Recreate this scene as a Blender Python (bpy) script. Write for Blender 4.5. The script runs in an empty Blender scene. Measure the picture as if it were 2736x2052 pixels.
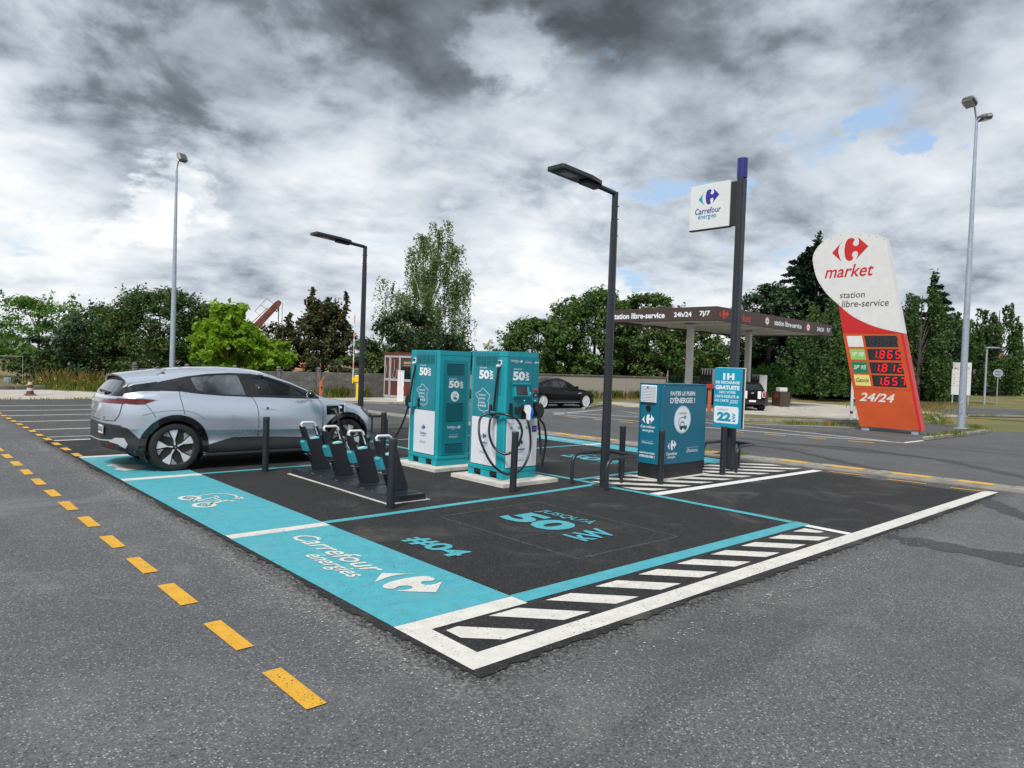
import bpy, bmesh, math, random
import numpy as np
from mathutils import Vector, Matrix
from mathutils.bvhtree import BVHTree
import mathutils.geometry as mg

scene = bpy.context.scene
col = scene.collection
R = math.radians

# ---------------------------------------------------------------- camera
cam_d = bpy.data.cameras.new('camera'); cam = bpy.data.objects.new('camera', cam_d); col.objects.link(cam)
cam_d.sensor_width = 36; cam_d.lens = 24.953; cam_d.clip_start = 0.1; cam_d.clip_end = 6000
RT = Vector((0.73973327, -0.67198656, 0.03505372)); DN = Vector((0.00847488, -0.04278539, -0.99904834)); FW = Vector((0.67284684, 0.73932637, -0.02595477))
m = Matrix(((RT.x, -DN.x, -FW.x, -2.457), (RT.y, -DN.y, -FW.y, -2.934), (RT.z, -DN.z, -FW.z, 1.67), (0, 0, 0, 1)))
cam.matrix_world = m
scene.camera = cam

# ---------------------------------------------------------------- light and sky
SUN_EL, SUN_AZ = R(50), R(208)          # direction towards the sun, azimuth counted from +x towards +y
sun_dir = Vector((math.cos(SUN_EL) * math.cos(SUN_AZ), math.cos(SUN_EL) * math.sin(SUN_AZ), math.sin(SUN_EL)))
sd = bpy.data.lights.new('sun', 'SUN'); sd.energy = 3.0; sd.angle = R(16); sd.color = (1.0, 0.96, 0.9)
so = bpy.data.objects.new('sun', sd); col.objects.link(so)
so.rotation_euler = (-sun_dir).to_track_quat('-Z', 'Y').to_euler(); so.location = (0, 0, 30)

world = bpy.data.worlds.new('World'); scene.world = world; world.use_nodes = True
scene.view_settings.view_transform = 'Standard'; scene.view_settings.look = 'None'
scene.view_settings.exposure = 0.5; scene.view_settings.gamma = 1.0; scene.view_settings.use_curve_mapping = False


class NT:
    """small helper to wire shader nodes"""
    def __init__(self, tree):
        self.t = tree; tree.nodes.clear()
    def n(self, kind, **kw):
        nd = self.t.nodes.new(kind)
        for k, v in kw.items():
            if k.startswith('i_'):
                key = k[2:]; key = int(key) if key.isdigit() else key.replace('_', ' ')
                s = nd.inputs[key]
                if hasattr(v, 'is_output'): self.t.links.new(v, s)
                else: s.default_value = v
            else: setattr(nd, k, v)
        return nd
    def link(self, a, b): self.t.links.new(a, b)
    def math(self, op, a, b=0.0, c=0.0, clamp=False):
        nd = self.t.nodes.new('ShaderNodeMath'); nd.operation = op; nd.use_clamp = clamp
        for i, v in enumerate((a, b, c)):
            if hasattr(v, 'is_output'): self.t.links.new(v, nd.inputs[i])
            else: nd.inputs[i].default_value = v
        return nd.outputs[0]
    def vmath(self, op, a, b=(0, 0, 0), s=1.0):
        nd = self.t.nodes.new('ShaderNodeVectorMath'); nd.operation = op
        for i, v in enumerate((a, b)):
            if hasattr(v, 'is_output'): self.t.links.new(v, nd.inputs[i])
            else: nd.inputs[i].default_value = v
        if op == 'SCALE':
            if hasattr(s, 'is_output'): self.t.links.new(s, nd.inputs[3])
            else: nd.inputs[3].default_value = s
        return nd.outputs['Value'] if op in ('DOT_PRODUCT', 'LENGTH', 'DISTANCE') else nd.outputs[0]
    def smooth(self, v, a, b, lo=0.0, hi=1.0):
        nd = self.t.nodes.new('ShaderNodeMapRange'); nd.interpolation_type = 'SMOOTHSTEP'
        self.t.links.new(v, nd.inputs[0])
        for i, x in zip((1, 2, 3, 4), (a, b, lo, hi)): nd.inputs[i].default_value = x
        return nd.outputs[0]
    def lin(self, v, a, b, lo=0.0, hi=1.0):
        nd = self.t.nodes.new('ShaderNodeMapRange'); self.t.links.new(v, nd.inputs[0])
        for i, x in zip((1, 2, 3, 4), (a, b, lo, hi)): nd.inputs[i].default_value = x
        return nd.outputs[0]
    def noise(self, vec, scale, detail=4, rough=0.55, dist=0.0, lac=2.0):
        nd = self.t.nodes.new('ShaderNodeTexNoise')
        if vec is not None: self.t.links.new(vec, nd.inputs['Vector'])
        for k, v in (('Scale', scale), ('Detail', detail), ('Roughness', rough), ('Distortion', dist), ('Lacunarity', lac)): nd.inputs[k].default_value = v
        return nd.outputs[0]
    def mix(self, f, a, b, blend='MIX'):
        nd = self.t.nodes.new('ShaderNodeMix'); nd.data_type = 'RGBA'; nd.blend_type = blend
        for i, v in ((0, f), (6, a), (7, b)):
            if hasattr(v, 'is_output'): self.t.links.new(v, nd.inputs[i])
            else: nd.inputs[i].default_value = v if i == 0 else (*v, 1.0)
        return nd.outputs[2]


def px_dir(u, v):                        # direction of a point of the sky, from the camera's own numbers
    d = RT * ((u - 1368) / 1896.4) + DN * ((v - 1026) / 1896.4) + FW
    return d.normalized()


def build_sky():
    w = NT(world.node_tree)
    d = w.n('ShaderNodeTexCoord').outputs['Generated']
    sep = w.n('ShaderNodeSeparateXYZ', i_0=d)
    z = w.math('MAXIMUM', sep.outputs[2], 0.0)
    k = w.math('DIVIDE', 1.0, w.math('ADD', z, 0.34))
    p = w.vmath('SCALE', d, s=k)                                   # cloud layer seen from below
    sky = w.n('ShaderNodeTexSky', sky_type='NISHITA', sun_disc=False, sun_elevation=SUN_EL, sun_rotation=math.pi / 2 - SUN_AZ, altitude=100.0, air_density=1.0, dust_density=2.5, ozone_density=1.2)
    blue = w.mix(0.5, sky.outputs[0], (3.9, 5.5, 7.6))
    sunp = Vector((sun_dir.x, sun_dir.y, 0)).normalized() * 0.10
    pw = w.vmath('ADD', p, w.vmath('SCALE', w.vmath('SUBTRACT', w.n('ShaderNodeTexNoise', i_Vector=p, i_Scale=1.7, i_Detail=2.0).outputs['Color'], (0.5, 0.5, 0.5)), s=0.16))
    mid = w.noise(pw, 3.1, 9, 0.58)
    mid2 = w.noise(w.vmath('ADD', pw, (-sunp.x * .6, -sunp.y * .6, 0.04)), 3.1, 6, 0.56)
    low = w.noise(w.vmath('ADD', p, (3.1, -1.7, 0.6)), 1.5, 5, 0.52, 0.15)
    dens = mid
    wob = w.math('MULTIPLY', w.math('SUBTRACT', mid, 0.5), 0.45)
    def field(spots):
        out = None
        for (u, v, r0, r1, a_) in spots:
            dist = w.math('ADD', w.vmath('DISTANCE', d, tuple(px_dir(u, v))), wob)
            b_ = w.smooth(dist, r0, r1, a_, 0.0); out = b_ if out is None else w.math('ADD', out, b_)
        return out
    gaps = field([(1760, 540, .0, .13, .17), (2090, 490, .0, .06, .10), (1940, 660, .0, .11, .16), (2460, 235, .0, .03, .13), (2710, 240, .0, .05, .15), (1600, 640, .0, .07, .10), (1090, 600, .0, .06, .06), (30, 700, .0, .08, .08)])
    dark = field([(530, 390, .05, .13, .09), (1330, 60, .05, .20, .08), (2150, 0, .10, .30, .20), (2650, 60, .02, .2, .12), (1520, 40, .02, .2, .05), (120, 20, .04, .22, .08), (900, 60, .04, .2, .08), (1200, 480, .02, .10, .08), (1240, 640, .02, .075, .15)])
    light = field([(1420, 660, .04, .18, .12), (1500, 720, .0, .08, .06), (470, 585, .01, .05, .17), (350, 610, .01, .045, .17), (880, 330, .0, .2, .07), (2320, 330, .0, .16, .08), (130, 190, .0, .14, .10), (620, 190, .0, .12, .08), (40, 860, .0, .16, .06), (2050, 790, .0, .14, .08), (1330, 110, .0, .06, .14)])
    cover = w.smooth(w.math('ADD', w.math('SUBTRACT', dens, gaps), w.math('MULTIPLY', light, 0.7)), 0.25, 0.40)
    relief = w.math('SUBTRACT', mid2, mid)                          # side towards the sun is lit
    base = w.math('ADD', w.math('ADD', w.math('MULTIPLY', low, 1.0), 0.115), w.math('ADD', w.math('MULTIPLY', relief, 0.85), w.math('MULTIPLY', w.math('SUBTRACT', 0.5, mid), 0.30)))
    shade = w.math('ADD', w.math('SUBTRACT', base, dark), light)
    el = w.smooth(z, 0.04, 0.48, 0.075, -0.115)                        # overhead we see the flat undersides, near the horizon the sides
    shade = w.math('ADD', shade, el)
    ramp = w.n('ShaderNodeValToRGB', i_0=shade)
    cr = ramp.color_ramp
    stops = [(0.18, (0.085, 0.097, 0.112)), (0.33, (0.195, 0.226, 0.262)), (0.44, (0.385, 0.435, 0.495)), (0.55, (0.56, 0.615, 0.68)), (0.71, (0.745, 0.787, 0.835)), (0.97, (1.0, 1.0, 0.99))]
    cr.elements[0].position = stops[0][0]; cr.elements[0].color = (*stops[0][1], 1)
    cr.elements[1].position = stops[-1][0]; cr.elements[1].color = (*stops[-1][1], 1)
    for ps, c in stops[1:-1]:
        e = cr.elements.new(ps); e.color = (*c, 1)
    cloud = w.mix(1.0, ramp.outputs[0], (7.6, 7.6, 7.6), 'MULTIPLY')
    tot = w.mix(cover, blue, cloud)
    below = w.smooth(sep.outputs[2], -0.02, 0.0)
    tot = w.mix(below, (1.2, 1.2, 1.2), tot)
    bg = w.n('ShaderNodeBackground', i_Color=tot, i_Strength=0.1)
    w.n('ShaderNodeOutputWorld', i_Surface=bg.outputs[0])
    world.cycles.sampling_method = 'MANUAL'; world.cycles.sample_map_resolution = 512
build_sky()
# ================================================================ helpers
rnd = random.Random(7)
MATS = {}


def mat(name, rgb=(0.5, 0.5, 0.5), rough=0.5, metal=0.0, var=0.0, vscale=4.0, bump=0.0, bscale=60.0, spec=0.5, coat=0.0, grime=0.0, emit=None, estr=1.0):
    """plain procedural material: base colour with noise variation, roughness break-up, optional grime and bump"""
    if name in MATS: return MATS[name]
    m_ = bpy.data.materials.new(name); m_.use_nodes = True; MATS[name] = m_
    w = NT(m_.node_tree)
    co = w.n('ShaderNodeTexCoord').outputs['Object']
    c = None
    if var > 0 or grime > 0:
        n1 = w.noise(co, vscale, 6, 0.6, 0.2)
        lo = tuple(x * (1 - var) for x in rgb); hi = tuple(min(1, x * (1 + var)) for x in rgb)
        c = w.mix(w.smooth(n1, 0.3, 0.7), lo, hi)
        if grime > 0:
            g1 = w.noise(w.vmath('MULTIPLY', co, (1, 1, 0.25)), 9.0, 7, 0.65, 0.3)
            c = w.mix(w.smooth(g1, 0.55, 0.78, 0, grime), c, (0.12, 0.105, 0.09))
    r_ = w.lin(w.noise(co, 14, 5, 0.6), 0.25, 0.75, max(0.0, rough - 0.07), min(1, rough + 0.07))
    b = w.n('ShaderNodeBsdfPrincipled', i_Roughness=r_, i_Metallic=metal)
    b.inputs['Specular IOR Level'].default_value = spec
    b.inputs['Coat Weight'].default_value = coat; b.inputs['Coat Roughness'].default_value = 0.04
    if c is not None: w.link(c, b.inputs['Base Color'])
    else: b.inputs['Base Color'].default_value = (*rgb, 1)
    if bump > 0:
        bp = w.n('ShaderNodeBump', i_Strength=bump, i_Distance=0.01, i_Height=w.noise(co, bscale, 5, 0.6)); w.link(bp.outputs[0], b.inputs['Normal'])
    if emit: b.inputs['Emission Color'].default_value = (*emit, 1); b.inputs['Emission Strength'].default_value = estr
    w.n('ShaderNodeOutputMaterial', i_Surface=b.outputs[0])
    return m_


def tag(o, label=None, cat=None, group=None, kind=None):
    if label: o['label'] = label
    if cat: o['category'] = cat
    if group: o['group'] = group
    if kind: o['kind'] = kind
    return o


def empty(name, loc, rz=0.0, label=None, cat=None, group=None, scale=1.0):
    o = bpy.data.objects.new(name, None); col.objects.link(o); o.location = loc; o.rotation_euler = (0, 0, rz); o.scale = (scale,) * 3
    o.empty_display_size = 0.1
    return tag(o, label, cat, group)


def link(name, me, material, parent=None, smooth=None):
    o = bpy.data.objects.new(name, me); col.objects.link(o)
    if material is not None and not me.materials: me.materials.append(material)
    if parent is not None: o.parent = parent
    if smooth is not None and len(me.polygons):
        me.polygons.foreach_set('use_smooth', [True] * len(me.polygons)); me.set_sharp_from_angle(angle=smooth)
    return o


def copy_tree(o, parent=None):
    c = o.copy(); col.objects.link(c); c.parent = parent
    for ch in list(o.children): copy_tree(ch, c)
    return c


class MB:
    def __init__(s): s.v = []; s.f = []
    def add(s, vs, fs):
        b = len(s.v); s.v += [tuple(x) for x in vs]; s.f += [tuple(i + b for i in q) for q in fs]; return s
    def box(s, x0, y0, z0, x1, y1, z1, b=0.0, M=None):
        if x0 > x1: x0, x1 = x1, x0
        if y0 > y1: y0, y1 = y1, y0
        if z0 > z1: z0, z1 = z1, z0
        b = min(b, 0.49 * min(x1 - x0, y1 - y0, z1 - z0))
        if b <= 0:
            vs = [(x, y, z) for z in (z0, z1) for y in (y0, y1) for x in (x0, x1)]
            fs = [(0, 2, 3, 1), (4, 5, 7, 6), (0, 1, 5, 4), (1, 3, 7, 5), (3, 2, 6, 7), (2, 0, 4, 6)]
        else:
            X, Y, Z = (x0, x1), (y0, y1), (z0, z1); vs = []; idx = {}
            for i in (0, 1):
                for j in (0, 1):
                    for k in (0, 1):
                        sx, sy, sz = (1 - 2 * i), (1 - 2 * j), (1 - 2 * k)
                        for a in range(3):
                            p = [X[i] + sx * b, Y[j] + sy * b, Z[k] + sz * b]; p[a] = (X[i], Y[j], Z[k])[a]
                            idx[i, j, k, a] = len(vs); vs.append(p)
            fs = []
            def ax(a, sgn):
                o1, o2 = [t for t in range(3) if t != a]; q = []
                for (p1, p2) in ((0, 0), (1, 0), (1, 1), (0, 1)):
                    c = [0, 0, 0]; c[a] = sgn; c[o1] = p1; c[o2] = p2; q.append(idx[(*c, a)])
                fs.append(tuple(q))
            for a in range(3):
                for sg in (0, 1): ax(a, sg)
            for a in range(3):
                o1, o2 = [t for t in range(3) if t != a]
                for p1 in (0, 1):
                    for p2 in (0, 1):
                        c0 = [0, 0, 0]; c1 = [0, 0, 0]; c0[a] = 0; c1[a] = 1
                        for c in (c0, c1): c[o1] = p1; c[o2] = p2
                        fs.append((idx[(*c0, o1)], idx[(*c1, o1)], idx[(*c1, o2)], idx[(*c0, o2)]))
            for i in (0, 1):
                for j in (0, 1):
                    for k in (0, 1): fs.append((idx[i, j, k, 0], idx[i, j, k, 1], idx[i, j, k, 2]))
        if M is not None: vs = [M @ Vector(p) for p in vs]
        return s.add(vs, fs)
    def tube(s, pts, r, n=10, caps=True):
        pts = [Vector(p) for p in pts]; N = len(pts)
        rr = r if isinstance(r, (list, tuple)) else [r] * N
        vs = []; fs = []; up = None
        for i, p in enumerate(pts):
            t = (pts[min(i + 1, N - 1)] - pts[max(i - 1, 0)]).normalized()
            if up is None:
                up = Vector((0, 0, 1)) if abs(t.z) < 0.9 else Vector((1, 0, 0))
            a = t.cross(up).normalized(); up = a.cross(t).normalized()
            for k in range(n):
                th = 2 * math.pi * k / n; vs.append(p + (a * math.cos(th) + up * math.sin(th)) * rr[i])
        for i in range(N - 1):
            for k in range(n): fs.append((i * n + k, i * n + (k + 1) % n, (i + 1) * n + (k + 1) % n, (i + 1) * n + k))
        if caps: fs.append(tuple(range(n - 1, -1, -1))); fs.append(tuple(range((N - 1) * n, N * n)))
        return s.add(vs, fs)
    def cyl(s, x, y, z0, z1, r0, r1=None, n=20): return s.tube([(x, y, z0), (x, y, z1)], [r0, r0 if r1 is None else r1], n)
    def lathe(s, prof, n=24, M=None):
        """profile of (radius, height) turned about z"""
        vs = [(r * math.cos(2 * math.pi * k / n), r * math.sin(2 * math.pi * k / n), z) for r, z in prof for k in range(n)]
        fs = [(i * n + k, i * n + (k + 1) % n, (i + 1) * n + (k + 1) % n, (i + 1) * n + k) for i in range(len(prof) - 1) for k in range(n)]
        if prof[0][0] > 1e-6: fs.append(tuple(range(n - 1, -1, -1)))
        if prof[-1][0] > 1e-6: fs.append(tuple(range((len(prof) - 1) * n, len(prof) * n)))
        if M is not None: vs = [M @ Vector(p) for p in vs]
        return s.add(vs, fs)
    def prism(s, poly, d0, d1, O=(0, 0, 0), U=(1, 0, 0), V=(0, 1, 0), W=(0, 0, 1)):
        """polygon in (u, v) pushed from d0 to d1 along W"""
        O, U, V, W = (Vector(t) for t in (O, U, V, W)); n = len(poly)
        vs = [O + U * a + V * b + W * d for d in (d0, d1) for a, b in poly]
        tri = mg.tessellate_polygon([[Vector((a, b, 0)) for a, b in poly]])
        fs = [tuple(reversed(t)) for t in tri] + [tuple(i + n for i in t) for t in tri] + [(i, (i + 1) % n, (i + 1) % n + n, i + n) for i in range(n)]
        return s.add(vs, fs)
    def sheet(s, poly, z, O=(0, 0, 0), U=(1, 0, 0), V=(0, 1, 0), W=(0, 0, 1)):
        O, U, V, W = (Vector(t) for t in (O, U, V, W))
        vs = [O + U * a + V * b + W * z for a, b in poly]
        fs = list(mg.tessellate_polygon([[Vector((a, b, 0)) for a, b in poly]]))
        out = []
        for t in fs:
            a, b, c = (poly[i] for i in t)
            out.append(t if (b[0] - a[0]) * (c[1] - a[1]) - (b[1] - a[1]) * (c[0] - a[0]) > 0 else tuple(reversed(t)))
        return s.add(vs, out)
    def mesh(s, name):
        me = bpy.data.meshes.new(name); me.from_pydata(s.v, [], s.f); me.update(); return me
    def build(s, name, material, parent=None, smooth=None, fix=True):
        me = s.mesh(name)
        if fix:
            bm = bmesh.new(); bm.from_mesh(me); bmesh.ops.recalc_face_normals(bm, faces=bm.faces); bm.to_mesh(me); bm.free()
        return link(name, me, material, parent, smooth)


def arc(cx, cy, r, a0, a1, n):
    return [(cx + r * math.cos(R(a0 + (a1 - a0) * i / n)), cy + r * math.sin(R(a0 + (a1 - a0) * i / n))) for i in range(n + 1)]


def round_rect(x0, y0, x1, y1, r, n=5):
    return arc(x1 - r, y0 + r, r, -90, 0, n) + arc(x1 - r, y1 - r, r, 0, 90, n) + arc(x0 + r, y1 - r, r, 90, 180, n) + arc(x0 + r, y0 + r, r, 180, 270, n)


def spline(pts, k=6):
    """Catmull-Rom through points"""
    P = [Vector(p) for p in pts]; P = [P[0] * 2 - P[1]] + P + [P[-1] * 2 - P[-2]]; out = []
    for i in range(1, len(P) - 2):
        for j in range(k):
            t = j / k; a, b, c, d = P[i - 1:i + 3]
            out.append(0.5 * ((2 * b) + (c - a) * t + (2 * a - 5 * b + 4 * c - d) * t * t + (3 * b - a - 3 * c + d) * t ** 3))
    out.append(P[-2]); return out


# ---- lettering: every word a flat mesh fitted to its place on the thing that carries it
_txt = {}


def text_mesh(body, bold=0.0, shear=0.0, space=1.0):
    key = (body, bold, shear, space)
    if key in _txt: return _txt[key]
    cu = bpy.data.curves.new('lettering', 'FONT'); cu.body = body; cu.size = 1.0; cu.offset = bold; cu.shear = shear; cu.space_character = space; cu.resolution_u = 3
    o = bpy.data.objects.new('lettering_tmp', cu); col.objects.link(o)
    dg = bpy.context.evaluated_depsgraph_get(); me = bpy.data.meshes.new_from_object(o.evaluated_get(dg))
    bpy.data.objects.remove(o); bpy.data.curves.remove(cu)
    n = len(me.vertices); v = np.empty(n * 3); me.vertices.foreach_get('co', v); v = v.reshape(-1, 3)[:, :2].copy()
    f = [tuple(p.vertices) for p in me.polygons]; bpy.data.meshes.remove(me)
    lo = v.min(0); hi = v.max(0); v = (v - lo) / (hi - lo)
    _txt[key] = (v, f, (hi - lo)); return _txt[key]


def lettering(parent, body, material, O, U, V, box, bold=0.0, shear=0.0, lift=0.003, keep=False, space=1.0, name='lettering'):
    """box = (u0, v0, u1, v1) in the plane O + u U + v V; keep=True keeps the letters' own proportions and centres them"""
    v, f, dim = text_mesh(body, bold, shear, space)
    u0, v0, u1, v1 = box; O, U, V = Vector(O), Vector(U), Vector(V); W = U.cross(V)
    if keep:
        s_ = min((u1 - u0) / dim[0], (v1 - v0) / dim[1]); w_, h_ = dim[0] * s_, dim[1] * s_
        cu, cv = (u0 + u1) / 2, (v0 + v1) / 2; u0, u1, v0, v1 = cu - w_ / 2, cu + w_ / 2, cv - h_ / 2, cv + h_ / 2
    vs = [O + U * (u0 + a * (u1 - u0)) + V * (v0 + b * (v1 - v0)) + W * lift for a, b in v]
    me = bpy.data.meshes.new(name); me.from_pydata([tuple(p) for p in vs], [], f); me.update()
    return link(name, me, material, parent)


LOGO_L = [(-1.0, 0.11), (-0.41, -0.52), (-0.48, -0.36)] + [(-0.56, -0.2), (-0.6, -0.02), (-0.6, 0.1), (-0.56, 0.3), (-0.5, 0.46), (-0.44, 0.62)]
LOGO_L = [((245 - 378) / 133, (216 - 230) / 133), ((318 - 378) / 133, (216 - 298) / 133), ((303 - 378) / 133, -0.36), ((293 - 378) / 133, -0.1), ((294 - 378) / 133, 0.1), ((303 - 378) / 133, 0.33), ((325 - 378) / 133, (216 - 145) / 133)]
LOGO_R = [((x - 378) / 133, (216 - y) / 133) for x, y in [(435, 133), (470, 165), (512, 205), (470, 248), (428, 290), (438, 265), (440, 248), (434, 236), (421, 230), (405, 236), (396, 250), (396, 264), (405, 275), (405, 285), (395, 297), (375, 301), (355, 288), (344, 262), (339, 235), (338, 205), (343, 170), (352, 148), (365, 136), (385, 132), (403, 137), (411, 150), (402, 162), (398, 176), (404, 188), (417, 195), (432, 192), (442, 180), (443, 160), (438, 145)]]


def logo(parent, m_left, m_right, O, U, V, box, lift=0.003):
    u0, v0, u1, v1 = box; O, U, V = Vector(O), Vector(U), Vector(V); W = U.cross(V)
    def fit(poly): return [(u0 + (a + 1) / 2.01 * (u1 - u0), v0 + (b + 0.64) / 1.28 * (v1 - v0)) for a, b in poly]
    for poly, m_ in ((LOGO_L, m_left), (LOGO_R, m_right)):
        MB().sheet(fit(poly), lift, O, U, V, W).build('emblem', m_, parent, fix=False)


def disc_poly(cx, cy, rx, ry, n=40): return [(cx + rx * math.cos(2 * math.pi * i / n), cy + ry * math.sin(2 * math.pi * i / n)) for i in range(n)]


def stroke(mb, pts, w, lift, O, U, V):
    """flat line of width w through (u, v) points"""
    W = Vector(U).cross(Vector(V)); L = []; Rr = []
    for i, p in enumerate(pts):
        a = Vector(pts[max(i - 1, 0)]); b = Vector(pts[min(i + 1, len(pts) - 1)]); t = (b - a)
        n_ = Vector((-t.y, t.x)).normalized() * w / 2
        L.append((p[0] + n_.x, p[1] + n_.y)); Rr.append((p[0] - n_.x, p[1] - n_.y))
    O, U, V = Vector(O), Vector(U), Vector(V); n = len(pts)
    vs = [O + U * a + V * b + W * lift for a, b in L + Rr]
    mb.add(vs, [(i + n, i + 1 + n, i + 1, i) for i in range(n - 1)])


# ---- colours of the place
TEAL = (0.005, 0.27, 0.325); TEAL_D = (0.005, 0.185, 0.235)
M_dark = mat('anthracite_paint', (0.015, 0.018, 0.024), 0.38, var=0.12, vscale=3, spec=0.5)
M_teal = mat('teal_paint', TEAL, 0.42, var=0.06, vscale=2.5, spec=0.45, grime=0.08)
M_teal_panel = mat('teal_panel', TEAL_D, 0.36, var=0.05, vscale=2, spec=0.45, grime=0.06)
M_cab = mat('cabinet_blue', (0.006, 0.125, 0.20), 0.36, var=0.05, vscale=2, spec=0.45, grime=0.06)
M_board = mat('sign_cyan', (0.004, 0.27, 0.42), 0.35, var=0.04, vscale=3)
M_whitep = mat('white_panel', (0.62, 0.65, 0.70), 0.35, var=0.03, vscale=3, grime=0.06)
M_ink = mat('white_print', (0.68, 0.73, 0.77), 0.45, var=0.03)
M_navy = mat('navy_print', (0.025, 0.025, 0.26), 0.4)
M_cyan = mat('cyan_print', (0.01, 0.30, 0.38), 0.4)
M_redp = mat('red_print', (0.45, 0.02, 0.02), 0.4)
M_black = mat('black_plastic', (0.012, 0.012, 0.013), 0.4, var=0.2)
M_cable = mat('black_cable', (0.009, 0.009, 0.010), 0.32)
M_hole = mat('dark_recess', (0.004, 0.005, 0.006), 0.7)
M_galv = mat('galvanised_steel', (0.34, 0.39, 0.46), 0.42, 0.35, var=0.12, vscale=8, grime=0.12)
M_chrome = mat('chrome', (0.72, 0.72, 0.72), 0.18, 1.0)
M_conc = mat('concrete', (0.40, 0.385, 0.35), 0.9, var=0.22, vscale=5, bump=0.5, bscale=90, grime=0.35)
M_rubber = mat('tyre_rubber', (0.012, 0.012, 0.012), 0.75, var=0.2, vscale=30)
M_whitem = mat('white_metal', (0.66, 0.68, 0.70), 0.4, var=0.05, grime=0.25)
M_red = mat('red_paint', (0.42, 0.022, 0.012), 0.4, var=0.08)
M_yellow = mat('yellow_metal', (0.72, 0.50, 0.02), 0.45, var=0.08, grime=0.25)
# ================================================================ the ground
def asphalt(name, lo, mid, hi, grain=150.0, patch=0.18, tint=(1, 1, 1), stains=True, bump=0.55, dust=0.25, edge=False, tracks=None, dustc=(0.26, 0.245, 0.215)):
    m_ = bpy.data.materials.new(name); m_.use_nodes = True; w = NT(m_.node_tree)
    co = w.n('ShaderNodeNewGeometry').outputs['Position']
    g1 = w.noise(co, grain, 3, 0.7); g2 = w.noise(co, grain * 0.42, 4, 0.65)
    vo = w.n('ShaderNodeTexVoronoi', feature='F1', i_Vector=co, i_Scale=grain * 0.62)
    g = w.math('ADD', w.math('MULTIPLY', g1, 0.6), w.math('MULTIPLY', g2, 0.4))
    c = w.mix(w.smooth(g, 0.36, 0.52), lo, mid); c = w.mix(w.smooth(g, 0.53, 0.68), c, hi)
    stone = w.math('GREATER_THAN', w.n('ShaderNodeSeparateColor', i_0=vo.outputs['Color']).outputs[0], 0.86)
    c = w.mix(w.math('MULTIPLY', stone, w.smooth(vo.outputs['Distance'], 0.5, 0.25, 0.0, 0.6)), c, tuple(min(1, x * 1.7) for x in hi))
    big = w.noise(co, 0.42, 5, 0.6, 0.6); c = w.mix(w.smooth(big, 0.32, 0.7, patch, 0.0), c, tuple(x * 0.45 for x in mid))
    dst = w.noise(co, 1.1, 7, 0.66, 0.8); c = w.mix(w.smooth(dst, 0.50, 0.78, 0, dust), c, dustc)
    if stains:
        st = w.noise(w.vmath('MULTIPLY', co, (0.35, 1.6, 1)), 0.6, 6, 0.7, 1.2); c = w.mix(w.smooth(st, 0.62, 0.74, 0, 0.25), c, tuple(x * 0.4 for x in lo))
    if edge:                                                       # crumbled, dusty margin along the saw cut round the fresh patch
        sp_ = w.n('ShaderNodeSeparateXYZ', i_0=co); X_, Y_ = sp_.outputs[0], sp_.outputs[1]
        inx = w.math('MULTIPLY', w.smooth(X_, -0.3, 0.1), w.smooth(X_, 10.4, 9.0)); iny = w.math('MULTIPLY', w.smooth(Y_, -0.4, 0.0), w.smooth(Y_, 13.2, 12.0))
        dl = w.math('MULTIPLY', X_, -1.0); db = w.math('MULTIPLY', Y_, -1.0); wv = w.math('MULTIPLY', w.math('SUBTRACT', w.noise(co, 3.0, 6, 0.7, 0.5), 0.5), 0.55)
        ml = w.math('MULTIPLY', w.smooth(w.math('ADD', dl, wv), 0.42, 0.10), iny); mbm = w.math('MULTIPLY', w.smooth(w.math('ADD', db, wv), 0.34, 0.10), inx)
        mm = w.math('MAXIMUM', ml, w.math('MULTIPLY', mbm, 0.8)); brk = w.smooth(w.noise(co, 26, 5, 0.7), 0.42, 0.66)
        c = w.mix(w.math('MULTIPLY', mm, w.math('MULTIPLY', brk, 0.55)), c, (0.33, 0.315, 0.28))
        dk = w.math('MAXIMUM', w.math('MULTIPLY', w.smooth(w.math('ADD', dl, w.math('MULTIPLY', wv, 0.6)), 0.20, 0.06), iny), w.math('MULTIPLY', w.smooth(w.math('ADD', db, w.math('MULTIPLY', wv, 0.6)), 0.22, 0.06), inx))
        c = w.mix(w.math('MULTIPLY', dk, w.smooth(w.noise(co, 40, 4, 0.7), 0.62, 0.44, 0, 0.9)), c, (0.022, 0.021, 0.020))
    if tracks:                                                     # worn wheel paths and scuffs
        tk = w.noise(w.vmath('MULTIPLY', co, tracks), 1.0, 5, 0.6, 0.4); c = w.mix(w.smooth(tk, 0.56, 0.66, 0, 0.22 if edge else 0.5), c, tuple(x * 0.5 for x in lo)); c = w.mix(w.smooth(tk, 0.40, 0.30, 0, 0.22), c, hi)
    b = w.n('ShaderNodeBsdfPrincipled', i_Base_Color=c, i_Roughness=w.lin(g2, 0.3, 0.7, 0.68, 0.95)); b.inputs['Specular IOR Level'].default_value = 0.35
    bp = w.n('ShaderNodeBump', i_Strength=bump, i_Distance=0.006, i_Height=g); w.link(bp.outputs[0], b.inputs['Normal'])
    w.n('ShaderNodeOutputMaterial', i_Surface=b.outputs[0]); MATS[name] = m_; return m_


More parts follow.
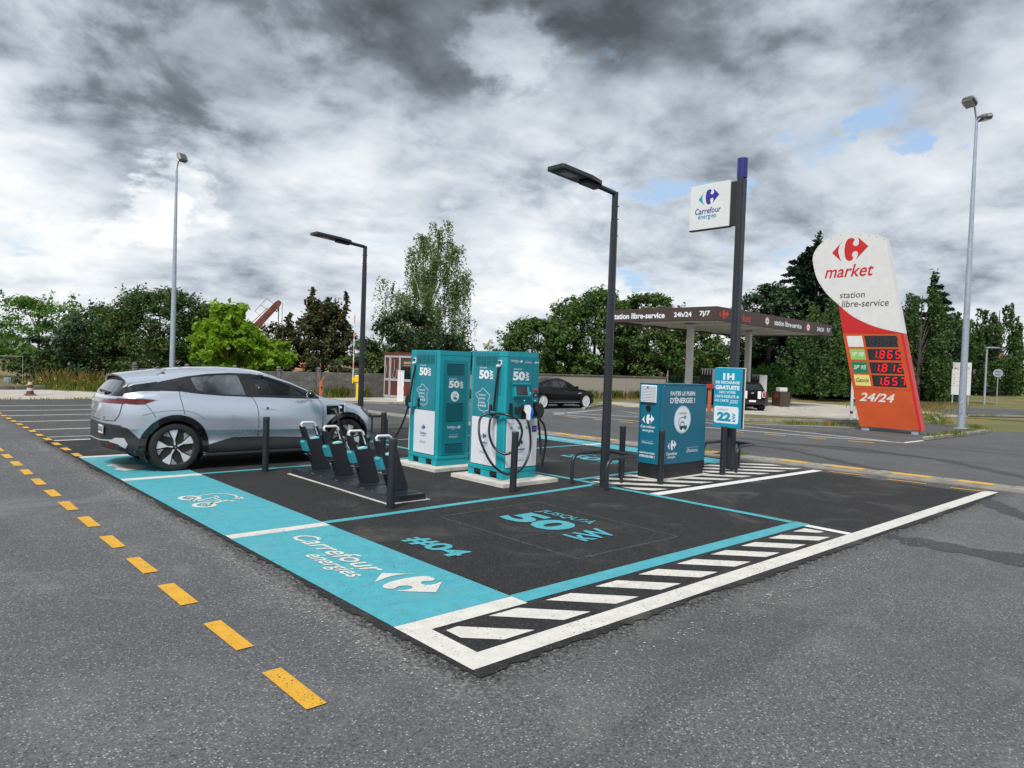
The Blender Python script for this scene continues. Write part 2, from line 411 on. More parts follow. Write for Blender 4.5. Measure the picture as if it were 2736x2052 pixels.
def paint(name, rgb, wear=0.5, dirt=(0.03, 0.03, 0.03), dust=0.2, edge=0.0):
    """road paint: pitted where the aggregate shows through, dusty in places"""
    m_ = bpy.data.materials.new(name); m_.use_nodes = True; w = NT(m_.node_tree)
    co = w.n('ShaderNodeNewGeometry').outputs['Position']
    n1 = w.noise(co, 8, 6, 0.6); pit = w.noise(co, 62, 4, 0.62); zone = w.noise(co, 1.7, 5, 0.6, 0.5)
    c = w.mix(w.smooth(n1, 0.3, 0.7), tuple(x * 0.9 for x in rgb), tuple(min(1, x * 1.06) for x in rgb))
    c = w.mix(w.smooth(w.noise(co, 2.6, 6, 0.65, 0.6), 0.5, 0.8, 0, dust), c, (0.28, 0.26, 0.22))
    sc_ = w.noise(w.vmath('MULTIPLY', co, (0.7, 7.0, 1.0)), 1.0, 6, 0.68, 0.6); c = w.mix(w.smooth(sc_, 0.56, 0.74, 0, 0.30), c, (0.06, 0.058, 0.055))
    thr = w.math('ADD', pit, w.math('MULTIPLY', w.math('SUBTRACT', zone, 0.5), 0.34 * wear))
    holes = w.smooth(thr, 0.69 - 0.09 * wear, 0.72 - 0.09 * wear)
    c = w.mix(w.math('MULTIPLY', holes, 0.9), c, dirt)
    b = w.n('ShaderNodeBsdfPrincipled', i_Base_Color=c, i_Roughness=0.62)
    bp = w.n('ShaderNodeBump', i_Strength=0.45, i_Distance=0.005, i_Height=w.noise(co, 140, 3, 0.65)); w.link(bp.outputs[0], b.inputs['Normal'])
    w.n('ShaderNodeOutputMaterial', i_Surface=b.outputs[0]); MATS[name] = m_; return m_


M_old = asphalt('worn_asphalt', (0.024, 0.026, 0.029), (0.108, 0.113, 0.120), (0.29, 0.30, 0.31), 125, 0.34, dust=0.30, edge=True, bump=0.9, tracks=(0.10, 0.9, 0.5))
M_new = asphalt('fresh_asphalt', (0.004, 0.004, 0.0045), (0.0165, 0.0165, 0.017), (0.075, 0.073, 0.071), 120, 0.1, dust=0.75, bump=1.0, dustc=(0.085, 0.083, 0.078))
M_lane = asphalt('lane_asphalt', (0.028, 0.03, 0.033), (0.092, 0.096, 0.10), (0.22, 0.225, 0.23), 88, 0.4, dust=0.15, tracks=(1.3, 0.07, 0.5))
P_teal = paint('teal_road_paint', (0.06, 0.335, 0.40), 0.62, dust=0.26)
P_white = paint('white_road_paint', (0.60, 0.585, 0.545), 0.72, dust=0.22)
P_white2 = paint('fresh_white_paint', (0.68, 0.68, 0.68), 0.35, dust=0.12)
P_yel = paint('yellow_road_paint', (0.62, 0.33, 0.02), 0.8, dust=0.2)
P_yel2 = paint('worn_yellow_paint', (0.60, 0.34, 0.035), 0.7, dust=0.22)
M_strip = mat('edging_concrete', (0.20, 0.188, 0.165), 0.92, var=0.3, vscale=3, bump=0.5, bscale=70, grime=0.5)
M_padc = mat('pad_concrete', (0.40, 0.37, 0.325), 0.92, var=0.16, vscale=1.2, bump=0.3, bscale=60, grime=0.35)
M_kerb = mat('kerb_concrete', (0.235, 0.222, 0.195), 0.92, var=0.25, vscale=3, bump=0.4, bscale=60, grime=0.55)


def grass_mat(name, a, b_, c_, sc=0.6):
    m_ = bpy.data.materials.new(name); m_.use_nodes = True; w = NT(m_.node_tree)
    co = w.n('ShaderNodeNewGeometry').outputs['Position']
    n1 = w.noise(co, sc, 6, 0.65, 0.5); n2 = w.noise(co, 14, 5, 0.7)
    c = w.mix(w.smooth(n1, 0.35, 0.62), a, b_); c = w.mix(w.smooth(n2, 0.42, 0.72, 0, 0.75), c, c_)
    b = w.n('ShaderNodeBsdfPrincipled', i_Base_Color=c, i_Roughness=0.9)
    w.n('ShaderNodeOutputMaterial', i_Surface=b.outputs[0]); MATS[name] = m_; return m_


M_dry = grass_mat('dry_grass', (0.20, 0.145, 0.055), (0.085, 0.105, 0.025), (0.14, 0.125, 0.04), 0.35)
M_soil = grass_mat('weedy_soil', (0.13, 0.10, 0.06), (0.075, 0.07, 0.035), (0.16, 0.13, 0.08), 0.8)


def flat(name, poly, z, material, parent=None, kind=None):
    o = MB().sheet(poly, z).build(name, material, parent, fix=False)
    if kind: o['kind'] = kind
    return o


def slab(name, poly, z0, z1, material, parent=None, kind=None, smooth=None):
    o = MB().prism(poly, z0, z1).build(name, material, parent, smooth)
    if kind: o['kind'] = kind
    return o


def rect(x0, y0, x1, y1): return [(x0, y0), (x1, y0), (x1, y1), (x0, y1)]


# one sheet to the horizon (dry meadow), the asphalt of the car park on it
flat('ground', rect(-900, -900, 3000, 3000), -0.03, M_dry, kind='structure')
lot = flat('car_park', [(-60, -60), (60, -60), (60, -5), (45, -3.5), (25.6, 3.85), (19.1, 3.85), (19.2, 10.2), (24.5, 12.6), (24.2, 15.2), (22.6, 17.6), (22.2, 21.3), (12.0, 21.3), (11.6, 25.1), (-60, 25.1)], -0.004, M_old, kind='structure')
MARK = lot
flat('access_lane', [(11.2, -14), (60, -14), (60, -5.2), (45, -3.4), (25.6, 3.75), (19.1, 3.75), (15.3, 12), (14.6, 15), (13.5, 20.5), (12.0, 21.2), (9.6, 21.2), (10.1, 9.8), (10.6, 4.0)], 0.0, M_lane, kind='structure')


def ragged(x0, y0, x1, y1, amp, step, seed, per=None):
    """rectangle with a frayed outline, the way hand-laid asphalt ends"""
    r_ = random.Random(seed); out = []
    def run(ax, ay, bx, by, a):
        n = max(2, int(math.hypot(bx - ax, by - ay) / step)); nx, ny = (by - ay), -(bx - ax); L = math.hypot(nx, ny); ph = r_.random() * 9
        for i in range(n):
            t = i / n; k = a * (r_.random() * 0.55 + 0.45 * math.sin(t * n * step * 2.6 + ph) * math.sin(t * n * step * 0.9 + ph))
            out.append((ax + (bx - ax) * t + nx / L * k, ay + (by - ay) * t + ny / L * k))
    a = per or (amp,) * 4
    run(x0, y0, x1, y0, a[0]); run(x1, y0, x1, y1, a[1]); run(x1, y1, x0, y1, a[2]); run(x0, y1, x0, y0, a[3])
    return out


fresh = flat('fresh_asphalt_patch', ragged(-0.03, -0.05, 9.9, 12.22, 0.1, 0.05, 5, (0.075, 0.02, 0.05, 0.065)), 0.004, M_new, kind='structure')
# crumbs of fresh asphalt lying along the patch's edge
cr = MB(); r_ = random.Random(11)
for i in range(1100):
    if r_.random() < 0.55: x, y = r_.uniform(-0.1, 9.5), -0.07 - abs(r_.gauss(0, 0.06))
    else: x, y = -0.06 - abs(r_.gauss(0, 0.06)), r_.uniform(-0.1, 12)
    s_ = r_.uniform(0.003, 0.008); a = r_.uniform(0, 6.3)
    P = [(x + s_ * math.cos(a + t) * r_.uniform(.6, 1.2), y + s_ * math.sin(a + t) * r_.uniform(.6, 1.2), 0.001) for t in (0, 1.6, 3.1, 4.7)]
    cr.add(P + [(x, y, 0.001 + s_ * 0.8)], [(0, 1, 4), (1, 2, 4), (2, 3, 4), (3, 0, 4)])
tag(cr.build('asphalt_crumbs', M_new, fresh), kind='stuff')
# pale cement dust swept out where the patch was cut
M_dust = mat('cement_dust', (0.34, 0.325, 0.29), 0.95, var=0.25, vscale=9, bump=0.4)
cd = MB()
for i in range(1300):
    if r_.random() < 0.6: x, y = -0.2 - abs(r_.gauss(0, 0.13)), r_.choice((r_.gauss(11.2, 1.0), r_.gauss(3.5, 1.6), r_.gauss(1.2, 0.9), r_.gauss(7, 1.5)))
    elif r_.random() < 0.6: x, y = r_.gauss(3.4, 1.7), -0.3 - abs(r_.gauss(0, 0.1))
    else: x, y = r_.gauss(-0.55, 0.1), r_.gauss(11.3, 0.9)
    if x > -0.16 and y > -0.16: continue
    s_ = r_.uniform(0.003, 0.010); a = r_.uniform(0, 6.3)
    cd.add([(x + s_ * math.cos(a + t), y + s_ * math.sin(a + t), 0.0) for t in (0, 1.6, 3.1, 4.7)] + [(x, y, s_ * 0.35)], [(0, 1, 4), (1, 2, 4), (2, 3, 4), (3, 0, 4)])
tag(cd.build('cement_grit', M_dust, lot), kind='stuff')

Z1, Z2, Z3 = 0.0065, 0.0085, 0.0105
def line(name, poly, m_, z=Z1, parent=None): return flat(name, poly, z, m_, parent or fresh)
# white corner frame and the hatching between the two lines
line('white_line', [(0, 0), (10.28, 0), (10.24, .17), (.17, .17), (.17, .62), (1.0, .62), (1.0, .79), (0, .79)], P_white)
line('hatch_stripe', [(.23, .40), (.42, .22), (.68, .22), (.33, .56), (.23, .55)], P_white)
x = 0.61; k = 0
while x < 5.0:
    q = [(x, .585), (x + .35, .23), (x + .35 + .262, .23), (x + .262, .585)]
    if x > 4.8: q = [(4.87, .585), (5.07, .385), (5.17, .385), (5.14, .585)]
    line('hatch_stripe', q, P_white); k += 1; x = 0.61 + 0.5335 * k
line('teal_line', rect(1.003, .645, 5.40, .815), P_teal)
line('white_line', rect(5.24, .173, 5.36, .64), P_white2, Z1)
# teal parking band on the drive side with white dividers
line('teal_band', rect(.003, .793, 1.0, 3.497), P_teal)
line('white_divider', rect(.01, 3.5, 1.0, 3.65), P_white)
line('teal_band', rect(.003, 3.653, 1.0, 7.157), P_teal)
line('white_divider', rect(.01, 7.16, 1.0, 7.33), P_white)
line('teal_band', rect(.003, 7.333, 1.0, 9.637), P_teal)
line('white_divider', rect(.01, 9.64, 1.0, 9.80), P_white)
def wavy(x0, y0, x1, y1, w, amp, seed, n=24):
    r1 = random.Random(seed); ph = r1.uniform(0, 6); top_ = []; bot = []
    for i in range(n + 1):
        t = i / n; e = amp * (math.sin(t * 5 + ph) + 0.5 * math.sin(t * 11 + ph * 2)); dx, dy = x1 - x0, y1 - y0; L = math.hypot(dx, dy)
        px_, py_ = x0 + dx * t - dy / L * e, y0 + dy * t + dx / L * e
        top_.append((px_ - dy / L * w / 2, py_ + dx / L * w / 2)); bot.append((px_ + dy / L * w / 2, py_ - dx / L * w / 2))
    return bot + top_[::-1]
line('teal_line', wavy(1.003, 3.62, 5.30, 3.74, .105, .016, 3), P_teal)
line('teal_line', wavy(1.003, 7.27, 5.20, 7.36, .095, .012, 8), P_teal)
line('teal_line', wavy(5.33, .82, 5.32, 3.70, .115, .008, 4), P_teal, Z2)
line('teal_line', wavy(5.34, 3.78, 5.22, 9.70, .105, .02, 6), P_teal, Z2)
line('teal_line', wavy(5.40, 4.17, 9.0, 4.28, .105, .012, 9), P_teal)
line('teal_line', wavy(5.30, 7.38, 9.05, 7.36, .10, .012, 10), P_teal)
line('teal_line', wavy(1.003, 9.72, 9.0, 9.92, .09, .010, 12), P_teal)
line('teal_band', [(9.06, 4.12), (9.72, 4.16), (9.76, 7.26), (9.08, 7.26)], P_teal)
line('white_divider', [(9.08, 7.263), (9.76, 7.263), (9.76, 7.42), (9.08, 7.42)], P_white)
line('teal_band', [(9.08, 7.423), (9.76, 7.423), (9.72, 9.9), (9.06, 9.9)], P_teal)
# zebra island round the cabinet
line('white_line', [(5.40, 2.70), (10.04, 2.58), (10.02, 2.73), (5.40, 2.86)], P_white2)
k = 0
while True:
    c = 5.80 + k * 0.58; k += 1                       # where the stripe meets the front line
    if c > 10.6: break
    y0, y1 = 2.93, 4.10
    q = [(c - .14, y0 + .03), (c + .14, y0), (c + .14 - (y1 - y0), y1), (c - .14 - (y1 - y0), y1)]
    def clipx(poly, xl, keep_right):
        out = []
        for i in range(len(poly)):
            a, b = poly[i], poly[(i + 1) % len(poly)]; ia, ib = (a[0] >= xl) == keep_right, (b[0] >= xl) == keep_right
            if ia: out.append(a)
            if ia != ib:
                t = (xl - a[0]) / (b[0] - a[0]); out.append((xl, a[1] + t * (b[1] - a[1])))
        return out
    q = clipx(q, 5.47, True)
    if len(q) > 2: q = clipx(q, 9.98, False)
    if len(q) > 2: line('zebra_stripe', q, P_white)
# dark fresh patch in front of the zebra has its own thin yellow dashes by the edging
for a, b in ((.15, .60), (.95, 1.53), (1.91, 2.48)): flat('yellow_dash', [(10.12, a), (10.19, a), (10.12, b), (10.05, b)], Z1, P_yel, MARK)
# yellow dashes along the drive
for k in range(26):
    rj = random.Random(k); a = 0.14 + k * 0.905 + rj.uniform(-.02, .02); s_ = 0.5 + rj.uniform(-.025, .025); e_ = [rj.uniform(-.006, .006) for _ in range(4)]
    flat('yellow_dash', [(-.895 + e_[0], a + e_[1]), (-.79 + e_[2], a), (-.79 + e_[3], a + s_ + e_[0]), (-.895 + e_[1], a + s_)], 0.002, P_yel, MARK)
for k in range(19):
    a = 9.85 + k * 0.82
    flat('yellow_dash', rect(-.02, a, .085, a + .40), Z2, P_yel, MARK)
for y in (12.25, 14.48, 16.5, 18.3, 20.0, 21.9): flat('bay_line', [(.09, y - .045), (5.2, y + .02), (5.2, y + .10), (.09, y + .045)], 0.002 if y > 12.3 else Z1, P_white2, MARK)
flat('bay_line', [(.09, 12.9), (5.3, 12.96), (5.3, 13.0), (.09, 12.95)], 0.002, P_white2, MARK)
# concrete edging strip between the two car parks
def strip_x(y, e): return (10.55 if e == 0 else 11.2) - 0.085 * y + (0.0 if y < 6 else 0.02 * (y - 6))
sp_ = [(strip_x(y, 0), y) for y in np.arange(-2, 21, 1.0)] + [(strip_x(y, 1), y) for y in np.arange(20, -3, -1.0)]
strip = slab('edging_strip', sp_, -0.02, 0.012, M_strip, kind='structure')
for k, y in enumerate(np.arange(-1.0, 20, 1.0)):
    x0, x1 = strip_x(y, 0) + 0.01, strip_x(y, 1) - 0.01
    MB().box(x0 + .28, y + .01, 0.0, x1, y + .985, 0.022, 0.008).build('edging_stone', M_kerb, strip)
for a, b in [(.23, .74), (1.12, 1.74), (2.19, 2.79), (3.2, 3.71), (4.7, 5.3), (6.0, 6.5), (7.51, 8.05), (8.2, 8.6), (8.92, 9.42), (10.2, 10.7), (11.4, 11.9), (12.6, 13.1)]:
    flat('yellow_dash', [(strip_x(a, 1) - .30, a), (strip_x(a, 1) - .03, a), (strip_x(b, 1) - .03, b), (strip_x(b, 1) - .30, b)], 0.0255, P_yel2, strip)
# markings of the far lane
def road_line(pts, w, m_, name, z=0.004, par=MARK):
    mb = MB(); stroke(mb, pts, w, z, (0, 0, 0), (1, 0, 0), (0, 1, 0)); mb.build(name, m_, par, fix=False)
road_line([(15.6, 14.65), (16.1, 11.4), (16.6, 7.9), (17.15, 5.7), (17.72, 3.87)], .10, P_white2, 'white_line')
road_line([(16.3, 15.36), (18.0, 12.2), (18.2, 8.7), (18.0, 6.5), (17.76, 4.33)], .10, P_white2, 'white_line')
road_line([(17.72, 3.87), (19.1, 3.85)], .10, P_white2, 'white_line')
road_line([(15.6, 14.65), (20.3, 16.1), (19.5, 14.0), (19.3, 9.2), (22.1, 6.75)], .10, P_white2, 'white_line')
road_line([(15.2, 17.9), (20.6, 18.0)], .10, P_white2, 'white_line'); road_line([(15.0, 20.0), (20.6, 20.2)], .10, P_white2, 'white_line')
far_y = [(14.75, 15.2), (14.92, 14.4), (15.05, 13.6), (15.14, 12.95), (15.24, 12.5), (15.32, 11.95), (15.38, 11.5), (15.45, 11.0), (15.52, 10.5), (15.6, 9.9), (15.7, 9.3), (15.8, 8.7), (15.9, 8.1), (16.0, 7.5), (16.15, 6.95), (16.25, 6.38), (16.42, 5.84), (16.52, 5.39), (16.66, 4.86), (16.81, 4.27), (16.95, 3.8)]
for i in range(0, len(far_y) - 1, 2): road_line([far_y[i], far_y[i + 1]], .15, P_yel2, 'yellow_dash')
M_mark = asphalt('rubber_marked_asphalt', (0.015, 0.016, 0.018), (0.052, 0.054, 0.057), (0.14, 0.142, 0.145), 88, 0.3, dust=0.1)
def band(pts, w_, seed, z):
    P_ = spline([(*p, 0) for p in pts], 8); r1 = random.Random(seed); L_, R_2 = [], []
    for i, p in enumerate(P_):
        t_ = (P_[min(i + 1, len(P_) - 1)] - P_[max(i - 1, 0)]).normalized(); k_ = w_ / 2 * (.55 + r1.random() * .9) * min(1, .25 + i / 6, .25 + (len(P_) - 1 - i) / 6); L_.append((p.x - t_.y * k_, p.y + t_.x * k_)); R_2.append((p.x + t_.y * k_, p.y - t_.x * k_))
    return R_2 + L_[::-1]
flat('tar_joint', band([(5.6, -.08), (5.6, -.6), (5.66, -1.3), (5.9, -2.4), (6.3, -4.5)], .42, 2, 0), -.001, M_mark, lot)
flat('tyre_mark', band([(13.0, 5.9), (14.3, 5.1), (14.8, 4.2), (14.66, 3.2), (14.2, 1.87), (12.8, .21), (11.6, -1.2)], .26, 4, 0), .003, M_mark, lot)
flat('tyre_mark', band([(12.6, 6.2), (12.9, 4.9), (12.3, 3.7), (11.5, 2.5), (11.25, 1.6)], .22, 5, 0), .003, M_mark, lot); flat('tyre_mark', band([(9.6, .05), (9.1, -.2), (8.3, -.75), (6.8, -2.2)], .3, 6, 0), -.001, M_mark, lot)
# chalked rectangle scratched in the bay, faint
M_chalk = mat('chalk_mark', (0.10, 0.095, 0.085), 0.9, var=0.4, vscale=20)
mb = MB()
for a, b in (((2.15, 3.22), (2.14, 1.2)), ((2.14, 1.2), (3.61, 1.17)), ((3.61, 1.17), (3.67, 3.25)), ((3.67, 3.25), (2.15, 3.22))): stroke(mb, [a, b], .012, Z1, (0, 0, 0), (1, 0, 0), (0, 1, 0))
mb.build('chalk_outline', M_chalk, fresh, fix=False)
# drain grate by the edging
dg_ = empty('drain_grate', (10.55, 4.75, 0.028), 0.0, 'small rusty drain grate in the concrete edging by the zebra island', 'drain grate')
MB().box(-.12, -.22, -.03, .12, .22, -.006).build('pit', M_hole, dg_)
for k in range(7): MB().box(-.11, -.2 + k * .06, -.006, .11, -.17 + k * .06, .008).build('bar', mat('rusty_iron', (0.09, 0.05, 0.03), 0.8, var=0.4, vscale=12), dg_)

# floor lettering: reads from inside the bay, letters stand along +x
U, V = (0, -1, 0), (1, 0, 0)
def fl(body, box, m_, z=Z3, bold=0.0, shear=0.0, keep=False): return lettering(fresh, body, m_, (0, 0, z), U, V, (-box[0], box[1], -box[2], box[3]), bold, shear, 0.0, keep)
fl('Carrefour', (3.25, .455, 1.86, .67), P_white, bold=.012, shear=.25)
fl('énergies', (2.60, .235, 1.83, .43), P_white, bold=.012, shear=.3)
logo(fresh, P_white, P_white, (0, 0, Z3), U, V, (-1.80, .36, -1.17, .80), 0.0)
fl('#04', (2.60, 1.23, 1.85, 1.52), P_teal, bold=.03)
fl("JUSQU'À", (2.84, 3.21, 2.04, 3.44), P_teal, bold=.012)
fl('50', (2.86, 2.66, 2.02, 3.15), P_teal, bold=.045)
lettering(fresh, 'kW', P_teal, (0, 0, Z3), (1, 0, 0), (0, 1, 0), (2.66, 1.56, 3.18, 1.88), 0.03, 0, 0.0)
fl('50', (6.30, 7.20, 5.45, 7.68), P_teal, bold=.045)
fl("JUSQU'À", (6.30, 7.75, 5.5, 7.95), P_teal, bold=.012)
lettering(fresh, 'kW', P_teal, (0, 0, Z3), (1, 0, 0), (0, 1, 0), (7.2, 5.02, 7.7, 5.36), 0.05, 0, 0.0)
fl('Carrefour énergies', (9.25, 9.28, 7.65, 9.56), P_white, bold=.012, shear=.25)
fl('#03', (9.1, 8.2, 8.35, 8.5), P_teal, bold=.055)
# bicycle with a plug
mb = MB(); O3 = (0, 0, Z3)
def sk(pts, w): stroke(mb, [(-a, b) for a, b in pts], w, 0.0, O3, U, V)
def ring(cx, cy, rx, ry, w): sk([(cx + rx * math.cos(t * math.pi / 12), cy + ry * math.sin(t * math.pi / 12)) for t in range(25)], w)
ring(5.58, .32, .125, .10, .05); ring(5.10, .32, .125, .10, .05); ring(5.58, .32, .03, .025, .02); ring(5.10, .32, .03, .025, .02)
sk([(5.58, .32), (5.36, .31), (5.22, .56), (5.46, .54), (5.36, .31)], .042); sk([(5.10, .32), (5.23, .62), (5.14, .66)], .042); sk([(5.46, .54), (5.49, .60)], .024); sk([(5.56, .60), (5.43, .60)], .03)
sk([(5.66, .44), (5.70, .62), (5.62, .76), (5.46, .80), (5.30, .78)], .03); sk([(5.30, .735), (5.30, .825)], .075); sk([(5.26, .76), (5.20, .76)], .016); sk([(5.26, .80), (5.20, .80)], .016)
mb.build('bicycle_symbol', P_white, fresh, fix=False)
# car with a plug, partly under the parked car
mb = MB(); mb.sheet([(-a, b) for a, b in [(8.78, .22), (8.62, .38), (8.5, .54), (8.3, .6), (8.12, .5), (8.02, .36), (7.98, .22), (8.1, .2), (8.14, .15), (8.24, .15), (8.28, .2), (8.5, .2), (8.54, .15), (8.64, .15), (8.68, .2)]][::-1], 0.0, O3, U, V)
sk([(8.7, .45), (8.85, .6), (8.75, .75), (8.5, .76), (8.42, .76)], .025); sk([(8.43, .70), (8.43, .82)], .09)
mb.build('car_symbol', P_white, fresh, fix=False)
# ================================================================ charging station
def bollard(x, y, label, tilt=(0, 0)):
    t = empty('bollard', (x, y, 0.002), 0, label, 'bollard', 'dark steel bollards of the charging bays'); t.rotation_euler = (tilt[0], tilt[1], 0)
    MB().lathe([(.0, -.02), (.046, -.02), (.046, .785), (.040, .795), (.0, .795)], 22).build('post', M_dark, t, smooth=0.5)
    MB().lathe([(.048, .755), (.048, .788), (.043, .7995), (.0, .80)], 22).build('cap', M_dark, t, smooth=0.5)
    return t
bollard(1.95, 3.88, 'dark round bollard in front of the scooter charging rack, nearest to the camera', (0, .012))
bollard(1.84, 7.05, 'dark round bollard beside the silver car door, left of the rack')
bollard(3.87, 3.93, 'dark round bollard in front of the charger with the coiled cables', (.006, .01))
bollard(6.17, 3.97, 'dark round bollard left of the blue cabinet, behind the tube hoop')
bollard(6.18, 3.25, 'dark round bollard in front of the blue cabinet corner')
bollard(4.05, 7.42, 'dark round bollard between the silver car nose and the chargers')
bollard(7.90, 3.27, 'dark round bollard in front of the cyan information board post')


def hoop(x0, y0, rz, label, w=0.64, d=0.72, h=0.44, r=.026):
    t = empty('bump_guard', (x0, y0, 0), rz, label, 'guard rail', 'tubular bump guards')
    def leg(a): return a
    k = .14; pts = [(0, 0, 0), (0, 0, h - k)]
    pts += [(0 + (k - k * math.cos(R(a))), 0, h - k + k * math.sin(R(a))) for a in (22, 45, 68, 90)]
    pts += [(d - k, 0, h)] + [(d - k + k * math.sin(R(a)), k - k * math.cos(R(a)), h) for a in (22, 45, 68, 90)]
    pts += [(d, w - k, h)] + [(d - k + k * math.cos(R(a)), w - k + k * math.sin(R(a)), h) for a in (22, 45, 68, 90)]
    pts += [(k, w, h)] + [(k - k * math.sin(R(a)), w, h - k + k * math.cos(R(a))) for a in (22, 45, 68, 90)] + [(0, w, 0)]
    MB().tube(pts, r, 12).build('rail', M_dark, t, smooth=0.6)
    MB().tube([(d, w * .5, 0), (d, w * .5, h)], r, 12).build('leg', M_dark, t, smooth=0.6)
    return t
hoop(5.03, 3.31, 0, 'bent dark tube guard round the foot of the nearest lamp post')
hoop(8.36, 3.29, R(4), 'bent dark tube guard round the foot of the tall sign post', 0.62, 0.72)
hoop(6.2, 11.35, R(180), 'bent dark tube guard at the far lamp post, behind the silver car', 0.64, 0.72)


def lamp_post(x, y, label, aim):
    t = empty('lamp_post', (x, y, 0), aim, label, 'lamp post', 'dark area lamps of the charging bays')
    MB().box(-.13, -.13, 0, .13, .13, .012, .004).build('base_plate', M_dark, t)
    # octagonal tapering mast, ribbed
    n = 8; mb = MB(); mb.tube([(0, 0, .01), (0, 0, 1.4), (0, 0, 3.75)], [.066, .062, .05], n); mb.build('mast', M_dark, t, smooth=0.3)
    MB().tube([(0, 0, 3.70), (0, 0, 4.16)], .044, 16).build('spigot', M_dark, t, smooth=0.6)
    for z in (3.55, 3.78, 3.96):
        for a in (0, 120, 240): MB().tube([(.04 * math.cos(R(a)), .04 * math.sin(R(a)), z), (.062 * math.cos(R(a)), .062 * math.sin(R(a)), z)], .008, 6).build('bolt', M_black, t)
    ar = MB().tube([(0.0, 0, 4.12), (.02, 0, 4.145), (.40, 0, 4.18)], .035, 14).build('arm', M_dark, t, smooth=0.5)
    M_ = Matrix.Translation((.36, 0, 4.19)) @ Matrix.Rotation(R(-4), 4, 'Y')
    prof = [(0, .06), (.05, .105), (.30, .155), (.84, .155), (.87, .13), (.87, -.13), (.84, -.155), (.30, -.155), (.05, -.105), (0, -.06)]
    mb = MB(); mb.prism(prof, -.018, .03); mb.v = [tuple(M_ @ Vector(p)) for p in mb.v]; hd = mb.build('head', M_dark, t)
    mb = MB(); mb.box(.0, -.085, -.062, .34, .085, -.019, .02, M_); mb.build('driver_box', M_dark, t)
    for k in range(6): MB().box(.05 + k * .045, -.07, .03, .062 + k * .045, .07, .048, 0, M_).build('cooling_fin', M_dark, t)
    MB().box(.42, -.115, -.0245, .80, .115, -.0185, .002, M_).build('lens_frame', M_black, t)
    MB().box(.50, -.07, -.028, .72, .07, -.0246, 0, M_).build('lens', mat('led_lens', (0.22, 0.22, 0.20), 0.15, var=0.3, vscale=30), t)
    MB().box(-.072, -.02, 1.0, -.062, .02, 1.06, 0).build('sticker', M_ink, t)
    return t
lamp_post(5.33, 3.60, 'dark lamp post with flat LED head nearest to the camera, by the cabinet', R(180))
lamp_post(5.57, 10.80, 'dark lamp post with flat LED head behind the silver car bonnet', R(180))

# ---------------------------------------------------------------- fast chargers
FRANCE = [(.48, 1.0), (.40, .93), (.36, .85), (.24, .86), (.20, .80), (.02, .76), (.05, .68), (.16, .63), (.22, .54), (.27, .46), (.25, .34), (.23, .16), (.33, .09), (.48, .04), (.58, .06), (.60, -.02), (.67, -.02), (.72, .06), (.88, .07), (.95, .17), (.92, .30), (.93, .43), (.86, .48), (.97, .62), (1.0, .74), (.86, .80), (.72, .88), (.60, .96)]


def ev_icon(mb, cx, cy, s, O, U, V, lift):
    """little electric car with a cable and plug, s = width"""
    P = lambda pts: [(cx + a * s, cy + b * s) for a, b in pts]
    W = Vector(U).cross(Vector(V))
    mb.sheet(P([(-.5, -.28), (.5, -.28), (.5, -.05), (.42, .0), (.22, .05), (.05, .28), (-.32, .28), (-.46, .02), (-.5, -.05)]), lift, O, U, V, W)
    for q in (-.27, .27): mb.sheet(P(disc_poly(q, -.3, .12, .12, 14)), lift, O, U, V, W)
    stroke(mb, P([(-.5, -.1), (-.62, .0), (-.64, .3), (-.5, .55), (-.15, .6), (.1, .6)]), .05 * s, lift, O, U, V)
    stroke(mb, P([(.1, .6), (.24, .6)]), .26 * s, lift, O, U, V)
    for q in (.54, .66): stroke(mb, P([(.24, q), (.36, q)]), .05 * s, lift, O, U, V)


def drive_logo(parent, m_, O, U, V, box, small=True):
    """maker's mark: a tilted leaf ring with DRIVECO beside it, small line above"""
    u0, v0, u1, v1 = box; h = v1 - v0; mb = MB()
    pts = [(u0 + h * .38 + h * .36 * math.cos(t) * (1 if t < 4 else .9), v0 + h * .36 + h * .34 * math.sin(t)) for t in [k * .3 - .5 for k in range(17)]]
    stroke(mb, pts, h * .1, .003, O, U, V); stroke(mb, [(u0 + h * .1, v0 + h * .1), (u0 + h * .6, v0 + h * .62)], h * .08, .003, O, U, V)
    mb.build('emblem', m_, parent, fix=False)
    lettering(parent, 'DRIVECO', m_, O, U, V, (u0 + h * .85, v0 + h * .16, u1, v0 + h * .56), .015, 0)
    if small: lettering(parent, 'Conception 100% française', m_, O, U, V, (u0 - h * .1, v0 + h * .86, u1 + h * .1, v0 + h * 1.04))


